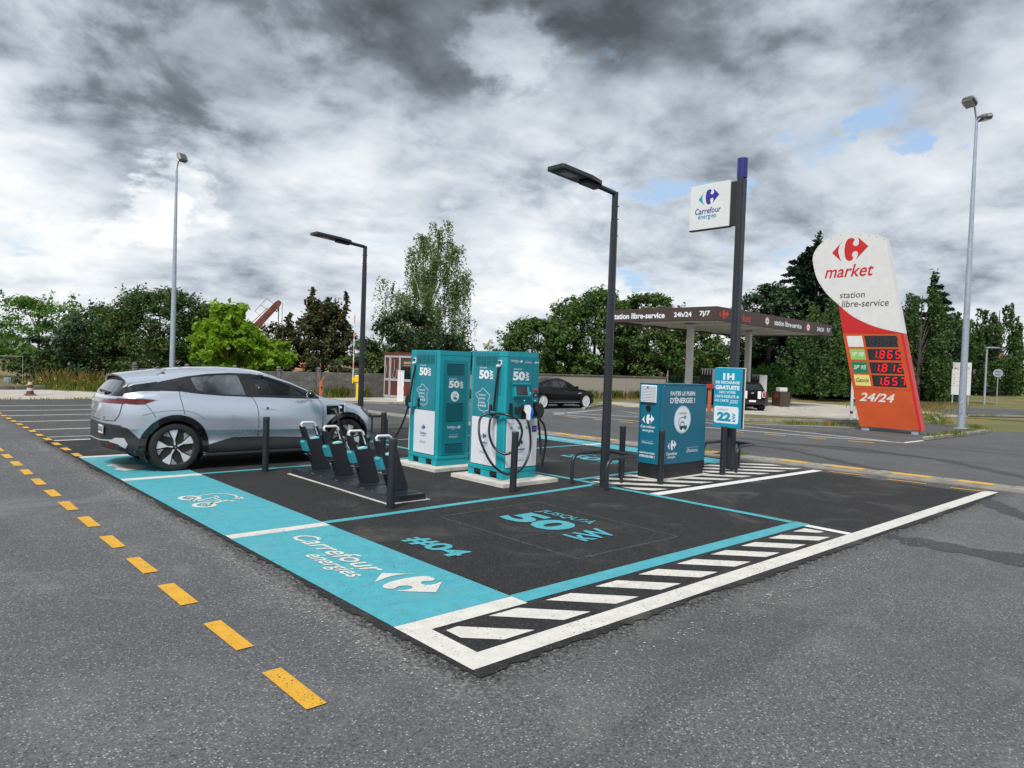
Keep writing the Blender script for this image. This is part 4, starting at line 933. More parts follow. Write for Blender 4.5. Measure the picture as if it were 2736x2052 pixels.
class Car:
    def __init__(s, T, step=.03, sub=4):
        """T: tables of (x, value); builds the closed body shell and a ray tree of it"""
        s.T = T; xs = np.arange(T['x'][0], T['x'][1] + 1e-6, step)
        fine = np.arange(T['x'][0] - .2, T['x'][1] + .2, .01); tab = {}
        for k in ('W', 'zb', 'zbelt', 'zedge', 'we', 'ztop'):
            a = np.array(T[k]); v = np.interp(fine, a[:, 0], a[:, 1]); n = T.get('soft', 7); ker = np.ones(n) / n; v2 = np.convolve(np.pad(v, n // 2, mode='edge'), ker, 'valid'); tab[k] = v2[:len(fine)]
        g = lambda k, x: float(np.interp(x, fine, tab[k])); s.g = g
        rings = []
        FR = T.get('fr', [(.60, 0), (.88, .005), (.955, .05), (.972, .14), (.955, .27), (.966, .36), (.982, .40), (.9935, .425), (.996, .46), (.999, .56), (1.0, .66), (.990, .80), (.968, .915), (.945, .975)])
        for x in xs:
            W, zb, zl, ze, we, zt = (g(k, x) for k in ('W', 'zb', 'zbelt', 'zedge', 'we', 'ztop')); H = zl - zb
            P = [(0, zb)] + [(a * W, zb + b * H) for a, b in FR] + [(.915 * W, zl + .012)]
            wb = .915 * W; P += [(wb + (we - wb) * .5, zl + (ze - zl) * .52), (we, ze), (we * .88, ze + (zt - ze) * .42), (we * .5, ze + (zt - ze) * .86), (0, zt)]
            ring = [(x, -p.x, p.y) for p in spline([(a, b) for a, b in P], sub)]
            rings.append(ring)
        n = len(rings[0]); vs = []; 
        for r_ in rings: vs += r_ + [(p[0], -p[1], p[2]) for p in r_[-2:0:-1]]
        m = 2 * n - 2; fs = [(i * m + j, (i + 1) * m + j, (i + 1) * m + (j + 1) % m, i * m + (j + 1) % m) for i in range(len(rings) - 1) for j in range(m)]
        fs.append(tuple(range(m))); fs.append(tuple((len(rings) - 1) * m + j for j in range(m - 1, -1, -1)))
        s.v = vs; s.f = fs; s.bvh = BVHTree.FromPolygons([Vector(v) for v in vs], fs)
    def hit(s, proj, a, b, off=.004, sg=-1):
        o, d = {'side': (Vector((a, sg * 3, b)), Vector((0, -sg, 0))), 'top': (Vector((a, b, 4)), Vector((0, 0, -1))), 'rear': (Vector((-3, a, b)), Vector((1, 0, 0))), 'front': (Vector((8, a, b)), Vector((-1, 0, 0)))}[proj]
        p, nrm, i, dist = s.bvh.ray_cast(o, d)
        if p is None: return None
        if nrm.dot(d) > 0: nrm = -nrm
        return p + nrm * off
    def body(s, name, material, parent, cuts=(), hubs=(), rc=.385, shield=None):
        keep = []
        for f in s.f:
            if len(f) > 4: keep.append(f); continue
            c = sum((Vector(s.v[i]) for i in f), Vector()) / len(f); drop = False
            for hx_, hz in hubs:
                if abs(c.y) > .45 and math.hypot(c.x - hx_, c.z - hz) < rc: drop = True
            if not drop:
                for poly in cuts:
                    if abs(c.y) > .40 and inside(poly, c.x, c.z) and c.z > .9: drop = True; break
            if not drop and shield and shield(c): drop = True
            if not drop: keep.append(f)
        me = bpy.data.meshes.new(name); me.from_pydata(s.v, [], keep); me.update()
        return link(name, me, material, parent, smooth=R(40))
    def patch(s, name, poly, material, parent, proj='side', sg=-1, off=.004, step=.045, thick=0.0):
        xs = [p[0] for p in poly]; ys = [p[1] for p in poly]; mb = MB(); cache = {}
        def vid(u, v):
            k = (round(u, 4), round(v, 4))
            if k not in cache:
                h = s.hit(proj, u, v, off, sg); cache[k] = None if h is None else len(mb.v)
                if h is not None: mb.v.append(tuple(h))
            return cache[k]
        x0 = math.floor(min(xs) / step) * step; y0 = math.floor(min(ys) / step) * step
        for i in range(int((max(xs) - x0) / step) + 1):
            for j in range(int((max(ys) - y0) / step) + 1):
                q = clip_cell(poly, x0 + i * step, y0 + j * step, x0 + (i + 1) * step, y0 + (j + 1) * step)
                if len(q) < 3: continue
                ids = [vid(*p) for p in q]; ids2 = []
                for t in ids:
                    if t is not None and (not ids2 or ids2[-1] != t): ids2.append(t)
                if len(ids2) > 2 and ids2[0] == ids2[-1]: ids2.pop()
                if len(set(ids2)) > 2 and len(set(ids2)) == len(ids2): mb.f.append(tuple(ids2))
        return mb.build(name, material, parent, smooth=R(35))
    def seam(s, name, pts, w, material, parent, proj='side', sg=-1, off=.003, k=5):
        P = spline([(*p, 0) for p in pts], k) if len(pts) > 2 else [Vector((*p, 0)) for p in pts]; mb = MB(); ok = []
        for i, p in enumerate(P):
            t = P[min(i + 1, len(P) - 1)] - P[max(i - 1, 0)]; n_ = Vector((-t.y, t.x, 0)).normalized() * w / 2
            a = s.hit(proj, p.x + n_.x, p.y + n_.y, off, sg); b = s.hit(proj, p.x - n_.x, p.y - n_.y, off, sg)
            if a is None or b is None: continue
            mb.v += [tuple(a), tuple(b)]; ok.append(len(mb.v) - 2)
        mb.f = [(ok[i], ok[i] + 1, ok[i + 1] + 1, ok[i + 1]) for i in range(len(ok) - 1)]
        return mb.build(name, material, parent)


def inside(poly, x, y):
    c = False; n = len(poly)
    for i in range(n):
        (x1, y1), (x2, y2) = poly[i], poly[(i + 1) % n]
        if (y1 > y) != (y2 > y) and x < (x2 - x1) * (y - y1) / (y2 - y1) + x1: c = not c
    return c


def clip_cell(poly, x0, y0, x1, y1):
    for (ax, lim, sg) in ((0, x0, 1), (0, x1, -1), (1, y0, 1), (1, y1, -1)):
        out = []
        for i in range(len(poly)):
            a, b = poly[i], poly[(i + 1) % len(poly)]; da, db = sg * (a[ax] - lim), sg * (b[ax] - lim)
            if da >= 0: out.append(a)
            if (da > 0 and db < 0) or (da < 0 and db > 0):
                t = da / (da - db); out.append((a[0] + t * (b[0] - a[0]), a[1] + t * (b[1] - a[1])))
        poly = out
        if len(poly) < 3: return []
    return poly


def shrink(poly, d):
    cx = sum(p[0] for p in poly) / len(poly); cy = sum(p[1] for p in poly) / len(poly)
    return [(cx + (x - cx) * (1 - d / max(.01, math.hypot(x - cx, y - cy))), cy + (y - cy) * (1 - d / max(.01, math.hypot(x - cx, y - cy)))) for x, y in poly]


def wheel(parent, x, y, r, rim, side, style='blade', ang=0.0, n=36):
    """side = -1: outer face to -y"""
    t = empty('wheel', (x, y, r)); t.parent = parent
    M_ = Matrix.Rotation(R(90), 4, 'X') if side < 0 else Matrix.Rotation(R(-90), 4, 'X')
    w = .108
    MB().lathe([(rim, -w), (rim + (r - rim) * .5, -w - .006), (r - .012, -w + .004), (r, -w + .03), (r + .0005, 0), (r, w - .03), (r - .012, w - .004), (rim + (r - rim) * .5, w + .006), (rim + .004, w), (rim - .006, w - .012), (rim - .02, w - .03)], n, M_).build('tyre', M_rubber, t, smooth=R(40))
    MB().lathe([(0, w - .06), (rim - .03, w - .06), (rim - .012, w - .02), (rim, w - .004), (rim, -w), (0, -w)], n, M_).build('rim', M_rimd, t, smooth=R(30))
    def pol(r0, a): return (r0 * math.cos(R(a)), r0 * math.sin(R(a)))
    if style == 'blade':
        for k in range(5):
            a = ang + 72 * k
            q = [pol(.035, a - 16), pol(.105, a - 3.2), pol(rim * .965, a - 15), pol(rim * .985, a - 9), pol(rim * .99, a), pol(rim * .985, a + 8), pol(rim * .965, a + 12), pol(.105, a + 3.2), pol(.035, a + 16)]
            mb = MB(); mb.prism(q, w - .03, w - .012); mb.v = [tuple(M_ @ Vector(p)) for p in mb.v]; mb.build('spoke', M_alloy, t)
            mb = MB()
            for j in range(5):
                b = a + 17.5 + j * 3.6; r1 = rim * .95; r0 = rim * (.62 + .055 * j)
                mb.prism([pol(r0, b - .6), pol(r1, b - .6), pol(r1, b + .6), pol(r0, b + .6)], w - .03, w - .018)
            mb.v = [tuple(M_ @ Vector(p)) for p in mb.v]; mb.build('spoke_fins', M_alloy, t)
    else:
        for k in range(10):
            a = ang + 36 * k; mb = MB(); mb.prism([pol(.04, a - 9), pol(rim * .97, a - 4.2), pol(rim * .99, a), pol(rim * .97, a + 4.2), pol(.04, a + 9)], w - .045, w - .012); mb.v = [tuple(M_ @ Vector(p)) for p in mb.v]; mb.build('spoke', M_alloy, t)
        MB().lathe([(rim * .93, w - .03), (rim * .95, w - .006), (rim * 1.0, w - .002), (rim * 1.0, w - .02)], n, M_).build('rim_lip', M_alloy, t, smooth=R(40))
    MB().lathe([(0, w - .004), (.026, w - .004), (.033, w - .012), (.036, w - .03), (0, w - .03)], 18, M_).build('hub_cap', M_rimd if style == 'blade' else M_alloy, t, smooth=R(40))
    if style == 'blade':
        mb = MB(); stroke(mb, [(0, .014), (.010, 0), (0, -.014), (-.010, 0), (0, .014)], .004, w - .003, (0, 0, 0), (1, 0, 0), (0, 1, 0)); mb.v = [tuple(M_ @ Vector(p)) for p in mb.v]; mb.build('hub_emblem', M_alloy, t, fix=False)
    return t


def arch_ring(hx_, hz, r0, r1, a0=-25, a1=205, n=26, sq=1.0):
    out = [(hx_ + r1 * math.cos(R(a0 + (a1 - a0) * i / n)), hz + r1 * sq * math.sin(R(a0 + (a1 - a0) * i / n))) for i in range(n + 1)]
    inn = [(hx_ + r0 * math.cos(R(a1 + (a0 - a1) * i / n)), hz + r0 * math.sin(R(a1 + (a0 - a1) * i / n))) for i in range(n + 1)]
    return out + inn


def wells(parent, hubs, W, r=.40):
    for hx_, hz in hubs:
        for sg in (-1, 1):
            mb = MB(); n = 20; pts = [(hx_ + r * math.cos(R(-30 + 240 * i / n)), hz + r * math.sin(R(-30 + 240 * i / n))) for i in range(n + 1)]
            mb.add([(a, sg * (W - .03), b) for a, b in pts] + [(a, sg * .5, b) for a, b in pts], [(i, i + 1, i + n + 2, i + n + 1) for i in range(n)])
            mb.sheet(pts, 0, (0, sg * .5, 0), (1, 0, 0), (0, 0, 1), (0, 1, 0)); mb.build('wheel_well', M_hole, parent)


# ---------------------------------------------------------------- the silver hatchback on charge
T_main = dict(x=(-.02, 4.17), soft=7,
    W=[(-.02, .28), (.02, .46), (.06, .56), (.11, .65), (.17, .725), (.25, .785), (.36, .835), (.55, .874), (.9, .885), (3.2, .885), (3.5, .878), (3.75, .85), (3.95, .79), (4.06, .71), (4.13, .60), (4.17, .46)],
    zb=[(-.02, .36), (.06, .31), (.3, .27), (.6, .22), (1.2, .19), (3.1, .18), (3.7, .20), (4.0, .22), (4.17, .27)],
    zbelt=[(-.02, .92), (.04, .99), (.12, 1.03), (.3, 1.075), (.55, 1.11), (.86, 1.13), (1.15, 1.095), (1.44, 1.07), (1.94, 1.05), (2.47, 1.027), (2.95, 1.012), (3.2, .985), (3.65, .905), (3.9, .835), (4.05, .765), (4.12, .70), (4.17, .60)],
    zedge=[(-.02, .95), (.04, 1.02), (.1, 1.085), (.2, 1.19), (.3, 1.24), (.45, 1.262), (.67, 1.292), (.99, 1.362), (1.27, 1.402), (1.6, 1.422), (1.9, 1.416), (2.2, 1.374), (2.55, 1.270), (2.87, 1.140), (3.06, 1.045), (3.2, 1.005), (3.65, .930), (3.9, .862), (4.05, .79), (4.12, .725), (4.17, .62)],
    we=[(-.02, .25), (.06, .46), (.12, .54), (.2, .585), (.3, .60), (.7, .61), (1.2, .625), (2.0, .625), (2.5, .655), (2.9, .70), (3.1, .735), (3.3, .75), (3.65, .73), (3.9, .66), (4.06, .56), (4.17, .34)],
    ztop=[(-.02, .96), (.04, 1.035), (.1, 1.12), (.2, 1.255), (.28, 1.345), (.34, 1.368), (.47, 1.395), (.77, 1.445), (1.2, 1.482), (1.59, 1.495), (1.9, 1.487), (2.15, 1.46), (2.35, 1.405), (2.6, 1.31), (2.9, 1.175), (3.15, 1.055), (3.3, 1.025), (3.65, .965), (3.9, .895), (4.05, .815), (4.12, .745), (4.17, .64)])
car = Car(T_main, .03, 4)
HUBS = [(.793, .345), (3.49, .345)]
G_rear = [(1.03, 1.30), (1.09, 1.345), (1.37, 1.378), (1.74, 1.388), (1.83, 1.075), (1.47, 1.090), (1.185, 1.118), (1.08, 1.165)]
G_front = [(1.93, 1.382), (2.13, 1.366), (2.39, 1.285), (2.64, 1.182), (2.79, 1.095), (2.79, 1.045), (2.376, 1.048), (2.02, 1.068)]
DLO = [(.36, 1.152), (.52, 1.232), (.67, 1.272), (.99, 1.345), (1.27, 1.386), (1.6, 1.407), (1.9, 1.401), (2.2, 1.358), (2.55, 1.255), (2.87, 1.125), (3.03, 1.045), (3.0, 1.017), (2.47, 1.032), (1.94, 1.053), (1.44, 1.073), (1.155, 1.098), (.86, 1.135)]
mc = empty('silver_hatchback', (0, 8.545, 0), 0, 'silver blue electric hatchback parked on charge beside the chargers', 'car')
def ws_hole(c): return 2.22 < c.x < 3.13 and c.z > 1.03 and abs(c.y) < (.50 + .12 * (c.x - 2.2) if c.x > 2.3 else .5) and c.z > 1.0
car.body('body', M_silver, mc, [shrink(G_rear, -.012), shrink(G_front, -.012)], HUBS, .40, ws_hole)
wells(mc, HUBS, .885, .405)
for sg in (-1, 1):
    # black window surround as a frame: outline with the two panes cut out, built as strips
    def frame(outer_top, outer_bot, name, m_=M_trim): return car.patch(name, outer_top + outer_bot[::-1], m_, mc, 'side', sg, .005)
    frame([(.36, 1.152), (.52, 1.232), (.67, 1.272), (.99, 1.345), (1.03, 1.35)], [(.36, 1.152), (.86, 1.135), (1.0, 1.118), (1.06, 1.11), (1.07, 1.11)], 'rear_pillar')
    frame([(1.02, 1.349), (1.27, 1.386), (1.6, 1.407), (1.9, 1.401), (1.95, 1.396)], [(1.0, 1.285), (1.085, 1.343), (1.37, 1.376), (1.74, 1.386), (1.95, 1.382)], 'window_frame')
    frame([(1.04, 1.31), (1.09, 1.165), (1.19, 1.120), (1.47, 1.092), (1.82, 1.077), (1.86, 1.076)], [(.98, 1.118), (1.155, 1.098), (1.25, 1.089), (1.44, 1.073), (1.84, 1.055), (1.86, 1.054)], 'window_frame')
    car.patch('centre_pillar', [(1.73, 1.40), (1.94, 1.40), (2.025, 1.05), (1.825, 1.052)], M_trim, mc, 'side', sg, .006)
    frame([(1.92, 1.401), (2.2, 1.358), (2.55, 1.255), (2.87, 1.125), (3.03, 1.045)], [(1.92, 1.381), (2.13, 1.352), (2.39, 1.272), (2.64, 1.168), (2.78, 1.085)], 'window_frame')
    frame([(2.01, 1.070), (2.376, 1.050), (2.79, 1.050), (2.84, 1.12), (3.03, 1.045)], [(2.01, 1.05), (2.47, 1.032), (2.80, 1.022), (2.92, 1.02), (3.0, 1.018)], 'window_frame')
    car.patch('side_window', shrink(G_rear, -.006), M_glassr, mc, 'side', sg, -.004); car.patch('side_window', shrink(G_front, -.006), M_glass, mc, 'side', sg, -.004)
    car.patch('quarter_vent', [(.56, 1.165), (.86, 1.152), (.98, 1.16), (.97, 1.25), (.90, 1.275), (.75, 1.235)], M_gloss, mc, 'side', sg, .008); car.patch('hidden_handle', [(.80, 1.19), (.94, 1.25), (.96, 1.235), (.82, 1.17)], M_hole, mc, 'side', sg, .011)
    # wheel arch lips and lower cladding
    ra = [(p[0], p[1]) for p in arch_ring(*HUBS[0], .378, .462, -12, 192, 30)]; fa = arch_ring(*HUBS[1], .378, .452, -16, 192, 30)
    car.patch('wheel_arch', ra, M_gloss, mc, 'side', sg, .010, .035); car.patch('wheel_arch', fa, M_gloss, mc, 'side', sg, .010, .035)
    car.patch('sill_cladding', [(1.245, .20), (3.04, .20), (3.045, .37), (2.9, .405), (2.0, .45), (1.6, .455), (1.255, .36)], M_clad, mc, 'side', sg, .008)
    MB().box(1.18, sg * .80, .175, 3.10, sg * .892, .235, .02).build('sill', M_trim, mc)
    # shut lines, handle
    for ln in ([(.842, 1.14), (.845, 1.06), (.865, .976), (.885, .90), (.905, .81)], [(1.89, 1.05), (1.945, .95), (1.972, .85), (1.986, .6), (1.984, .24)], [(2.99, 1.015), (3.04, .93), (3.053, .85), (3.045, .6), (3.01, .42)], [(.40, .96), (.45, .90), (.50, .82), (.525, .77)], [(1.25, .46), (1.22, .38), (1.20, .27)]):
        car.seam('shut_line', ln, .007, M_hole, mc, 'side', sg)
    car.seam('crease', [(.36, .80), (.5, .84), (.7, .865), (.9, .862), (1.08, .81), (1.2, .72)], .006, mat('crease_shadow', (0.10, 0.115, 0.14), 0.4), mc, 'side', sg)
    car.patch('door_handle', [(2.03, .872), (2.03, .898), (2.20, .886), (2.30, .868), (2.28, .860)], M_silver, mc, 'side', sg, .010); car.patch('handle_recess', [(2.105, .866), (2.105, .898), (2.135, .896), (2.135, .864)], M_hole, mc, 'side', sg, .013)
    # mirror
    mb = MB(); P0 = Vector((2.82, sg * .90, 1.06)); mb.lathe([(0, -.075), (.05, -.068), (.072, -.03), (.075, .02), (.055, .055), (0, .062)], 16, Matrix.Translation((2.76, sg * 1.00, 1.10)) @ Matrix.Rotation(R(90), 4, 'Y') @ Matrix.Diagonal((.85, 1.35, .9, 1)))
    mr = mb.build('mirror', M_gloss, mc, smooth=R(50)); MB().box(2.78, sg * .84, 1.035, 2.84, sg * .97, 1.06, .008).build('mirror_arm', M_trim, mr)
    # lamps
    car.patch('tail_lamp', [(.545, 1.020), (.40, 1.028), (.20, 1.030), (.10, 1.028), (.10, .985), (.20, .958), (.30, .950), (.38, .955)], M_lamp, mc, 'side', sg, .007); car.seam('lamp_chrome', [(.10, 1.035), (.25, 1.036), (.42, 1.032), (.56, 1.020)], .013, M_chrome, mc, 'side', sg, .008)
    car.patch('head_lamp', [(3.79, .868), (3.93, .850), (4.03, .800), (4.06, .735), (4.02, .685), (3.93, .725), (3.86, .79)], M_gloss, mc, 'side', sg, .006); car.patch('lamp_lens', [(3.93, .838), (4.02, .795), (4.045, .745), (3.98, .755)], M_lampc, mc, 'side', sg, .011)
    for k in range(4): car.seam('lamp_fin', [(3.84 + k * .03, .835 - k * .026), (3.93 + k * .03, .800 - k * .026)], .006, M_skid, mc, 'side', sg, .010)
    car.patch('front_lip', [(3.86, .215), (3.93, .23), (4.12, .26), (4.12, .33), (4.0, .33), (3.88, .36)], M_trim, mc, 'side', sg, .009)
    car.seam('front_blade', [(4.10, .60), (4.085, .50), (4.07, .42), (4.05, .34)], .02, M_skid, mc, 'side', sg, .010)
    # rear bumper cladding wraps round the corner
    car.patch('rear_cladding', [(.02, .33), (.20, .30), (.37, .26), (.42, .34), (.40, .475), (.33, .485), (.27, .555), (.20, .625), (.10, .655), (.02, .665)], M_clad, mc, 'side', sg, .008)
    for h_, an in ((HUBS[0], 98), (HUBS[1], 70)): wheel(mc, h_[0], sg * .768, .343, .256, sg, 'blade', an)
# rear face
car.patch('rear_cladding', [(-.66, .33), (.66, .33), (.70, .45), (.68, .66), (.3, .675), (-.3, .675), (-.68, .66), (-.70, .45)], M_clad, mc, 'rear', 0, .010)
car.patch('tailgate_glass', [(-.50, 1.075), (.50, 1.075), (.47, 1.18), (.42, 1.295), (-.42, 1.295), (-.47, 1.18)], M_glassd, mc, 'rear', 0, .006); car.patch('glass_surround', [(-.64, 1.055), (.64, 1.055), (.60, 1.19), (.54, 1.33), (-.54, 1.33), (-.60, 1.19)], M_gloss, mc, 'rear', 0, .003)
car.patch('light_bar', [(-.70, .955), (.70, .955), (.71, 1.02), (.55, 1.016), (.2, .996), (-.2, .996), (-.55, 1.016), (-.71, 1.02)], M_lamp, mc, 'rear', 0, .007); car.seam('lamp_chrome', [(-.70, 1.03), (0, 1.008), (.70, 1.03)], .012, M_chrome, mc, 'rear', 0, .009)
car.seam('shut_line', [(-.68, .96), (-.66, .82), (-.60, .735), (-.5, .715), (.5, .715), (.60, .735), (.66, .82), (.68, .96)], .008, M_hole, mc, 'rear', 0, .004)
car.seam('skid_strip', [(-.68, .452), (-.3, .435), (.3, .435), (.68, .452)], .018, M_skid, mc, 'rear', 0, .016); 
for sg in (-1, 1):
    car.patch('skid_corner', [(sg * a, b) for a, b in [(.50, .425), (.60, .485), (.70, .485), (.74, .40), (.72, .345), (.64, .40)]], M_skid, mc, 'rear', 0, .02); car.patch('reflector', [(sg * a, b) for a, b in [(.42, .37), (.60, .375), (.58, .405), (.44, .40)]], M_lamp, mc, 'rear', 0, .016)
pl_ = MB().box(-.055, -.13, .535, -.045, .13, .65).build('number_plate', mat('plate_white', (0.7, 0.7, 0.68), 0.4), mc); pl_.location = (.02, -.30, -.005)
pl_.rotation_euler = (0, 0, 0)
lettering(pl_, 'GD-382-KG', M_black, (-.055, 0, 0), (0, -1, 0), (0, 0, 1), (-.105, .56, .10, .63), .02)
MB().box(-.0565, .108, .537, -.0552, .128, .648).build('plate_band', M_navy, pl_); MB().box(-.0565, -.128, .537, -.0552, -.108, .648).build('plate_band', M_navy, pl_)
mb = MB(); stroke(mb, [(0, .075), (.035, 0), (0, -.075), (-.035, 0), (0, .075)], .016, 0, (-.045, 0, .95), (0, -1, 0), (0, 0, 1)); stroke(mb, [(0, .04), (.016, 0), (0, -.04), (-.016, 0), (0, .04)], .010, 0, (-.045, 0, .95), (0, -1, 0), (0, 0, 1)); mb.build('badge', M_chrome, mc, fix=False)
lettering(mc, 'MEGANE', M_chrome, (-.045, 0, 0), (0, -1, 0), (0, 0, 1), (-.14, .80, .14, .825), .03)
MB().box(-.046, -.60, .755, -.042, -.50, .775).build('trim_badge', mat('bronze', (0.2, 0.13, 0.07), 0.3, 0.8), mc)
# spoiler, aerial, wiper, charge flap
NY, NX = 20, 12; vs = []
for j in range(NY + 1):
    y_ = -.60 + 1.20 * j / NY; za = car.hit('top', .56, y_, .004).z; zb_ = car.hit('top', .66, y_, .004).z; sl_ = (zb_ - za) / .10
    for i in range(NX + 1):
        x_ = .56 - (.40 - .05 * (y_ / .6) ** 2) * i / NX; vs.append((x_, y_, za + sl_ * (x_ - .56) + .010 * (i / NX)))
n_ = len(vs); vs += [(p[0] + (.02 if True else 0), p[1], p[2] - .028) for p in vs]
fs = [(j * (NX + 1) + i, j * (NX + 1) + i + 1, (j + 1) * (NX + 1) + i + 1, (j + 1) * (NX + 1) + i) for j in range(NY) for i in range(NX)]; fs += [tuple(q + n_ for q in reversed(f)) for f in fs]
fs += [(j * (NX + 1) + NX, (j + 1) * (NX + 1) + NX, (j + 1) * (NX + 1) + NX + n_, j * (NX + 1) + NX + n_) for j in range(NY)] + [(i, i + 1, i + 1 + n_, i + n_) for i in range(NX)] + [(NY * (NX + 1) + i, NY * (NX + 1) + i + 1, NY * (NX + 1) + i + 1 + n_, NY * (NX + 1) + i + n_) for i in range(NX)]
MB().add(vs, fs).build('spoiler', M_silver, mc, smooth=R(40))
for sg in (-1, 1):
    car.patch('rear_pillar', [(.14, 1.09), (.36, 1.135), (.60, 1.14), (.60, 1.262), (.50, 1.245), (.30, 1.215), (.18, 1.17)], M_gloss, mc, 'side', sg, .007)
mb = MB(); mb.prism([(.70, 1.425), (.86, 1.44), (.84, 1.462), (.80, 1.475)], -.018, .018, (0, 0, 0), (1, 0, 0), (0, 0, 1), (0, 1, 0)); mb.build('aerial_fin', M_gloss, mc); MB().tube([(.80, 0, 1.47), (.64, 0, 1.62)], .003, 6).build('aerial', M_black, mc)
MB().tube([(.055, .02, 1.10), (.03, .02, 1.115), (.075, -.32, 1.10)], [.02, .018, .010], 8).build('rear_wiper', M_black, mc, smooth=R(50))
car.patch('charge_port', [(3.115, .765), (3.33, .76), (3.34, .905), (3.115, .908)], M_gloss, mc, 'side', -1, .006)
fl_ = MB().box(3.36, -1.02, .80, 3.385, -.885, .945, .01).build('charge_flap', M_silver, mc); fl_.rotation_euler = (0, 0, 0); MB().box(3.345, -1.01, .81, 3.3595, -.895, .935).build('flap_lining', M_gloss, fl_); MB().box(3.335, -.96, .87, 3.3445, -.91, .90).build('flap_label', M_ink, fl_)
mb = MB(); mb.tube([(3.22, -.86, .835), (3.22, -.94, .84), (3.215, -1.0, .83), (3.215, -1.04, .78), (3.22, -1.05, .72)], [.034, .032, .03, .022, .018], 12); mb.build('inserted_plug', M_black, mc, smooth=R(50))
# roof and bonnet seams, windscreen, interior
car.patch('windscreen', [(2.19, -.50), (2.3, -.51), (2.7, -.57), (3.14, -.64), (3.2, -.3), (3.22, 0), (3.2, .3), (3.14, .64), (2.7, .57), (2.3, .51), (2.19, .50), (2.16, 0)], M_glass, mc, 'top', 0, .002); car.patch('scuttle', [(3.10, -.66), (3.24, -.55), (3.29, 0), (3.24, .55), (3.10, .66), (3.15, .4), (3.185, 0), (3.15, -.4)], M_trim, mc, 'top', 0, .006)
for sg in (-1, 1): car.seam('bonnet_line', [(3.24, sg * .70), (3.5, sg * .72), (3.75, sg * .69), (3.95, sg * .58)], .008, M_hole, mc, 'top', 0, .003); car.seam('roof_line', [(.62, sg * .52), (.8, sg * .3), (.84, 0)], .006, M_hole, mc, 'top', 0, .003)
car.patch('grille', [(-.42, .30), (.42, .30), (.45, .42), (-.45, .42)], M_gloss, mc, 'front', 0, .008); car.patch('front_plate', [(-.26, .46), (.26, .46), (.26, .56), (-.26, .56)], mat('plate_white'), mc, 'front', 0, .012)
MB().box(.3, -.80, .24, 3.9, .80, .30).build('floor_pan', M_hole, mc); MB().box(.5, -.78, .30, 3.2, .78, .62).build('cabin_floor', M_seat, mc)
def seat(x, y, w, name='front_seat'):
    s_ = empty(name, (x, y, .62)); s_.parent = mc
    MB().box(-.02, -w / 2, 0, .46, w / 2, .14, .05).build('cushion', M_seat, s_)
    mb = MB(); mb.prism([(-.02, .10), (.10, .10), (-.05, .64), (-.14, .62)], -w / 2, w / 2, (0, 0, 0), (1, 0, 0), (0, 0, 1), (0, 1, 0)); mb.build('backrest', M_seat, s_)
    for o in ((0,) if w < .7 else (-.4, .4)): MB().box(-.20, o - .11, .62, -.11, o + .11, .78, .035).build('head_restraint', M_seat, s_)
seat(1.75, -.36, .50); seat(1.75, .36, .50); seat(.88, 0, 1.25, 'rear_seat')
mb = MB(); mb.prism([(2.45, .62), (2.50, .93), (2.62, 1.0), (3.12, 1.0), (3.1, .62)], -.72, .72, (0, 0, 0), (1, 0, 0), (0, 0, 1), (0, 1, 0)); mb.build('dashboard', mat('dash_grey', (0.12, 0.125, 0.13), 0.7), mc)
MB().tube([(2.32 + .06 * math.cos(t * .449), .36 + .18 * math.sin(t * .449), .95 + .17 * math.cos(t * .449)) for t in range(15)], .016, 8).build('steering_wheel', M_black, mc, smooth=R(50))
MB().box(2.35, -.06, 1.29, 2.38, .06, 1.35, .01).build('inner_mirror', M_black, mc)

# ---------------------------------------------------------------- black saloon by the wall
T_sal = dict(x=(0, 4.95), soft=11,
    W=[(0, .55), (.06, .72), (.2, .83), (.5, .90), (1, .935), (3.7, .935), (4.2, .91), (4.6, .82), (4.85, .66), (4.95, .46)],
    zb=[(0, .38), (.3, .27), (1, .2), (3.8, .19), (4.6, .2), (4.95, .28)],
    zbelt=[(0, .90), (.3, .98), (.9, 1.0), (1.6, .97), (2.6, .93), (3.3, .90), (3.9, .86), (4.5, .76), (4.8, .66), (4.95, .56)],
    zedge=[(0, .92), (.2, .99), (.5, 1.02), (.8, 1.08), (1.2, 1.22), (1.7, 1.345), (2.2, 1.375), (2.6, 1.34), (3.0, 1.20), (3.35, 1.02), (3.6, .92), (3.9, .88), (4.5, .78), (4.8, .68), (4.95, .58)],
    we=[(0, .50), (.3, .66), (.8, .66), (1.3, .60), (2.2, .60), (2.9, .68), (3.4, .76), (4.2, .72), (4.7, .56), (4.95, .34)],
    ztop=[(0, .93), (.2, 1.01), (.5, 1.05), (.8, 1.12), (1.2, 1.29), (1.7, 1.43), (2.2, 1.465), (2.6, 1.43), (3.0, 1.28), (3.4, 1.06), (3.65, .97), (4.2, .90), (4.6, .80), (4.85, .70), (4.95, .60)])
